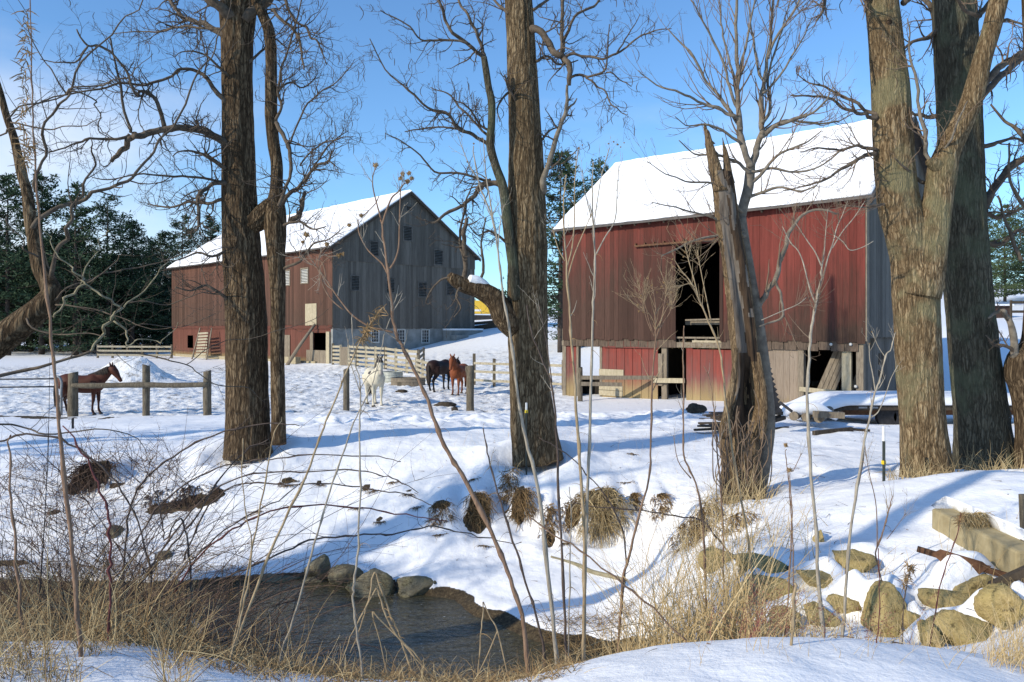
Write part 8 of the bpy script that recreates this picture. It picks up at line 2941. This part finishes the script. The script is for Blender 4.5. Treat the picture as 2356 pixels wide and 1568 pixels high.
for i in range(1500):       # along the stream's far edge and on the gravel
    x = rng.uniform(-40, 560) if rng.random() < .8 else rng.uniform(1250, 1460)
    Y = rng.uniform(12.6, 13.9) if x < 600 else rng.uniform(10.4, 11.4)
    g = on_ground(x, Y)
    if g.z < WATER - .05:
        g.z = WATER - .02
    L = rng.uniform(.15, .5)
    bb.blade(g, V((rng.gauss(0, .5), rng.gauss(-.4, .3), .7)), L, rng.uniform(.003, .005), V((rng.gauss(0, .7), -.3, -.7)), 4, None, rng)
tag(bl.build('dry_grass', MAT['dry_grass'], None), 'pale dry grass along the near stream bank', 'grass', kind='stuff')
tag(bb.build('brown_grass', MAT['brown_grass'], None), 'brown dead grass along the near stream bank', 'grass', kind='stuff')

# ---- golden grass right of the stream
bl = Blades()
for i in range(1750):
    cxx, sdd = ((1640, 65), (1520, 55), (1690, 50), (1760, 70))[rng.choice((0, 0, 1, 1, 2, 3))]
    x = rng.gauss(cxx, sdd)
    Y = rng.uniform(5.2, 7.4) if rng.random() < .8 else rng.uniform(8, 10.5)
    g = on_ground(x, Y)
    L = rng.uniform(.45, 1.25) * (1 if x < 1740 else .6)
    d = V((rng.gauss(.02, .30), rng.gauss(0, .25), 1))
    k = (rng.uniform(.35, .85), V((rng.gauss(0, 1.4), rng.gauss(0, .5), -1.3))) if rng.random() < .35 else None
    bl.blade(g - V((0, 0, .03)), d, L, rng.uniform(.0022, .0056), V((rng.gauss(0, .55), rng.gauss(0, .3), -.15)), 6, None, rng, 3, k)
for i in range(380):        # thin straw among the stones and in the foreground snow
    x = rng.uniform(1700, 2380)
    Y = rng.uniform(4.4, 9.0)
    g = on_ground(x, Y)
    L = rng.uniform(.12, .55)
    d = V((rng.gauss(.05, .35), rng.gauss(0, .25), 1))
    k = (rng.uniform(.35, .85), V((rng.gauss(0, 1.4), rng.gauss(0, .5), -1.0))) if rng.random() < .3 else None
    bl.blade(g - V((0, 0, .03)), d, L, rng.uniform(.0014, .0034), V((rng.gauss(0, .5), rng.gauss(0, .3), -.1)), 5, None, rng, 3, k)
for i in range(110):        # stems pushing through the foreground snow
    x = rng.uniform(1500, 2330)
    Y = rng.uniform(3.7, 4.7)
    g = on_ground(x, Y)
    bl.blade(g - V((0, 0, .03)), V((rng.gauss(.05, .4), rng.gauss(0, .25), 1)), rng.uniform(.05, .3), rng.uniform(.001, .0022), V((rng.gauss(0, .6), rng.gauss(0, .3), -.2)), 5, rng.random() * .6, rng)
for i in range(260):        # tall pale grass clump at the right edge
    x = rng.uniform(2270, 2400)
    Y = rng.uniform(3.9, 4.6)
    g = on_ground(x, Y)
    bl.blade(g - V((0, 0, .03)), V((rng.gauss(.12, .2), rng.gauss(0, .2), 1)), rng.uniform(.12, .42) * (1.2 if x > 2320 else .6), rng.uniform(.001, .0022), V((rng.gauss(.2, .4), 0, -.2)), 5, None, rng)
tag(bl.build('golden_grass', MAT['gold_grass'], None), 'tall golden dry grass between the stream and the stones', 'grass', kind='stuff')
# ---- straw at tree feet and thin stems in the snow
bl = Blades()
for (cxx, w_, Y, n_, L0) in [(2120, 45, 13.2, 170, .5), (2280, 55, 14.4, 170, .6), (2190, 60, 13.6, 60, .5), (1700, 45, 12.4, 120, .7), (1620, 60, 12.2, 130, .8), (1180, 25, 16.1, 30, .3), (545, 45, 17.2, 25, .3)]:
    for i in range(n_):
        x = rng.gauss(cxx, w_)
        g = on_ground(x, Y + rng.gauss(0, .25))
        k = (rng.uniform(.35, .85), V((rng.gauss(0, 1.4), 0, -1.0))) if rng.random() < .3 else None
        bl.blade(g, V((rng.gauss(0, .4), rng.gauss(-.1, .2), 1)), rng.uniform(.2, 1) * L0, rng.uniform(.003, .0065), V((rng.gauss(0, .7), 0, -.3)), 5, None, rng, 3, k)
for i in range(520):
    x = rng.uniform(0, 1700)
    Y = rng.uniform(13.6, 21)
    g = on_ground(x, Y)
    if g.z < WATER + .15:
        continue
    bl.blade(g, V((rng.gauss(0, .25), 0, 1)), rng.uniform(.06, .34), rng.uniform(.0018, .003), V((rng.gauss(0, .5), 0, -.2)), 4, None, rng)
tag(bl.build('straw_stems', MAT['dry_grass'], None), 'thin straw stems standing in the snow and round the tree feet', 'grass', kind='stuff')
# ---- litter on the snow
bl = Blades()
for i in range(900):
    x = rng.uniform(-50, 2400)
    Y = rng.uniform(4.2, 24) if rng.random() < .75 else rng.uniform(24, 40)
    g = on_ground(x, Y)
    if g.z < WATER + .1:
        continue
    L = rng.uniform(.02, .16) * (1 if rng.random() < .85 else 2.5)
    bl.blade(g + V((0, 0, .006)), V((rng.gauss(0, 1), rng.gauss(0, 1), rng.uniform(0, .25))), L, rng.uniform(.002, .006), V((rng.gauss(0, .6), rng.gauss(0, .6), -.2)), 4, rng.random(), rng)
tag(bl.build('fallen_twigs', MAT['brush_twig'], None), 'twigs and leaf litter dropped on the snow', 'litter', kind='stuff')
# ---- reddish seed weeds in the right foreground
bl = Blades()
for i in range(34):
    x = rng.uniform(1690, 1810) if rng.random() < .75 else rng.uniform(1560, 2100)
    Y = rng.uniform(4.2, 5.0)
    g = on_ground(x, Y)
    pts = bl.blade(g, V((rng.gauss(0, .4), rng.gauss(0, .2), 1)), rng.uniform(.15, .42), .0013, V((rng.gauss(0, .6), 0, -.1)), 7, rng.random(), rng)
    for p in pts[2:]:
        for _ in range(4):
            q = p + V((rng.gauss(0, .012), rng.gauss(0, .012), rng.gauss(0, .012)))
            bl.blade(q, V((rng.gauss(0, 1), rng.gauss(0, 1), rng.gauss(0, 1))), .009, .003, V((0, 0, 0)), 2, rng.random(), rng)
mat_dry('red_seeds', (0.12, 0.035, 0.03), (0.30, 0.12, 0.09))
tag(bl.build('red_seed_weeds', MAT['red_seeds'], None), 'small reddish seed weeds in the foreground snow', 'weeds', kind='stuff')

# ---- tussocks hanging on the cut bank
def tussock(lab, x, y, Y, w, h, n, mat='brown_grass', group=None, hang=.8):
    q = hit(x, y - .25 * h)
    if h == 60 and mat == 'gold_grass':
        q = P(x, y, Y)
    W, H = w / F * q.y, h / F * q.y
    bl = Blades()
    for i in range(int(n * 1.25)):
        a = max(-.42, min(.42, rng.gauss(0, .25))) * W
        k = rng.random()
        yy = q.y + .16 - .30 * k + rng.gauss(0, .03)
        p = V((q.x + a, yy, gz(q.x + a, yy) + .01)) if mat != 'gold_grass' else V((q.x + a, q.y + .1 * k, q.z + .12 - .1 * k))
        d = V((a / W * .5 + rng.gauss(0, .35), -rng.uniform(.25, 1.0), rng.uniform(-.5, .55)))
        lf = .55 + .75 * mnoise.noise((a * 5 / max(W, .3) + x, yy * 4, 2.0))
        if rng.random() > .35 + lf:
            continue
        bl.blade(p, d, H * rng.uniform(.25, .95) * max(.25, lf + .25), rng.uniform(.003, .0075) * q.y / 11, V((rng.gauss(0, .45), rng.gauss(.05, .15), -rng.uniform(1.0, 2.6) * hang)), 6, rng.random(), rng)
    ob = bl.build('grass_tussock', MAT[mat], None)
    return tag(ob, lab, 'grass tussock', group)


for args in TUSS:
    tussock(*args)
bl = Blades()
for (x, y, Y) in [(845, 1128, 16.1), (858, 1140, 16.0), (735, 1104, 16.5), (650, 1112, 16.5), (662, 1118, 16.4), (675, 1106, 16.6), (874, 1192, 15.1), (940, 1137, 15.8), (905, 1108, 16.2), (820, 1160, 15.6), (1090, 1105, 16), (960, 1165, 15.4), (1170, 1095, 16), (1450, 1045, 17), (1440, 1120, 15.4), (1010, 1235, 14.6), (1115, 1262, 14.1), (1300, 1255, 13.9), (590, 1180, 15.6), (560, 1090, 17)]:
    for i in range(34):
        p = on_ground(x + rng.gauss(0, 7), Y)
        bl.blade(p, V((rng.gauss(0, .6), -.6, rng.uniform(.1, .8))), rng.uniform(.07, .2), .0055, V((rng.gauss(0, .4), 0, -1.4)), 4, rng.random() * .6, rng)
tag(bl.build('small_tufts', MAT['brown_grass'], None), 'small brown leaf tufts scattered on the snowy bank', 'grass', kind='stuff')
# ------------------------------------------------------------------ camera, sun, sky
cam = bpy.data.cameras.new('camera')
cam.lens = 28.0
cam.sensor_width = 36.0
cam.sensor_fit = 'HORIZONTAL'
cam.shift_y = -(784.0 - HY) / 2356.0
cam.clip_start = 0.05
cam.clip_end = 6000
co = bpy.data.objects.new('camera', cam)
COL.objects.link(co)
co.location = (0, 0, E)
co.rotation_euler = (radians(90), 0, 0)
SC.camera = co

SUN_EL = radians(27)
SUN_DIR = V((-0.85 * cos(SUN_EL), -0.527 * cos(SUN_EL), sin(SUN_EL))).normalized()
sl = bpy.data.lights.new('sun', 'SUN')
sl.energy = 4.4
sl.angle = radians(0.55)
sl.color = (1.0, 0.90, 0.73)
so = bpy.data.objects.new('sun', sl)
COL.objects.link(so)
so.rotation_euler = SUN_DIR.to_track_quat('Z', 'Y').to_euler()
so.location = (-30, -15, 40)

w = bpy.data.worlds.new('World')
SC.world = w
w.use_nodes = True
nt = w.node_tree
for nd in list(nt.nodes):
    nt.nodes.remove(nd)


def wn(kind, **kw):
    nd = nt.nodes.new('ShaderNode' + kind)
    for k, v in kw.items():
        setattr(nd, k, v)
    return nd


L = nt.links.new
out = wn('OutputWorld')
bg = wn('Background')
bg.inputs['Strength'].default_value = 0.15
sky = wn('TexSky', sky_type='NISHITA', sun_disc=False)
sky.sun_elevation = SUN_EL
sky.sun_rotation = atan2(SUN_DIR.x, SUN_DIR.y)
sky.altitude = 300
sky.air_density = 1.0
sky.dust_density = 0.4
sky.ozone_density = 2.4
tc = wn('TexCoord')
sep = wn('SeparateXYZ')
L(tc.outputs['Generated'], sep.inputs[0])
# clouds: flattened noise on the dome
mp = wn('Mapping')
mp.inputs['Scale'].default_value = (1.0, 1.0, 2.4)
mp.inputs['Location'].default_value = (0.35, 0.1, 0.62)
L(tc.outputs['Generated'], mp.inputs[0])
nz = wn('TexNoise')
nz.inputs['Scale'].default_value = 2.6
nz.inputs['Detail'].default_value = 8
nz.inputs['Roughness'].default_value = 0.52
nz.inputs['Distortion'].default_value = 0.25
L(mp.outputs[0], nz.inputs['Vector'])


def wm(op, a, b=0.0, clamp=False):
    nd = wn('Math', operation=op, use_clamp=clamp)
    for i, v in enumerate((a, b)):
        if isinstance(v, (int, float)):
            nd.inputs[i].default_value = v
        else:
            L(v, nd.inputs[i])
    return nd.outputs[0]


def wstep(a, b, x):
    nd = wn('MapRange', interpolation_type='SMOOTHSTEP')
    nd.inputs['From Min'].default_value = a
    nd.inputs['From Max'].default_value = b
    L(x, nd.inputs['Value'])
    return nd.outputs[0]


# more cloud low in the north-west, clear overhead and to the right
bias = wm('MULTIPLY', wstep(0.12, -0.55, sep.outputs['X']), 0.36)
low = wm('SUBTRACT', bias, wm('MULTIPLY', wstep(0.20, 0.42, sep.outputs['Z']), 0.36))
cl = wstep(0.52, 1.0, wm('ADD', nz.outputs['Fac'], low))
tint = wn('Mix', data_type='RGBA', blend_type='MULTIPLY')
tint.inputs['Factor'].default_value = 1.0
L(sky.outputs[0], tint.inputs[6])
tint.inputs[7].default_value = (0.85, 1.17, 1.42, 1)
mx = wn('Mix', data_type='RGBA')
L(wm('MULTIPLY', cl, 0.85), mx.inputs['Factor'])
L(tint.outputs[2], mx.inputs[6])
mx.inputs[7].default_value = (7.0, 7.2, 7.6, 1)
L(mx.outputs[2], bg.inputs['Color'])
L(bg.outputs[0], out.inputs[0])

SC.view_settings.view_transform = 'Standard'
SC.view_settings.look = 'None'
SC.view_settings.exposure = 0.0
SC.view_settings.gamma = 1.0
SC.view_settings.use_curve_mapping = False
SC.cycles.max_bounces = 6
SC.cycles.diffuse_bounces = 3
SC.cycles.use_denoising = True
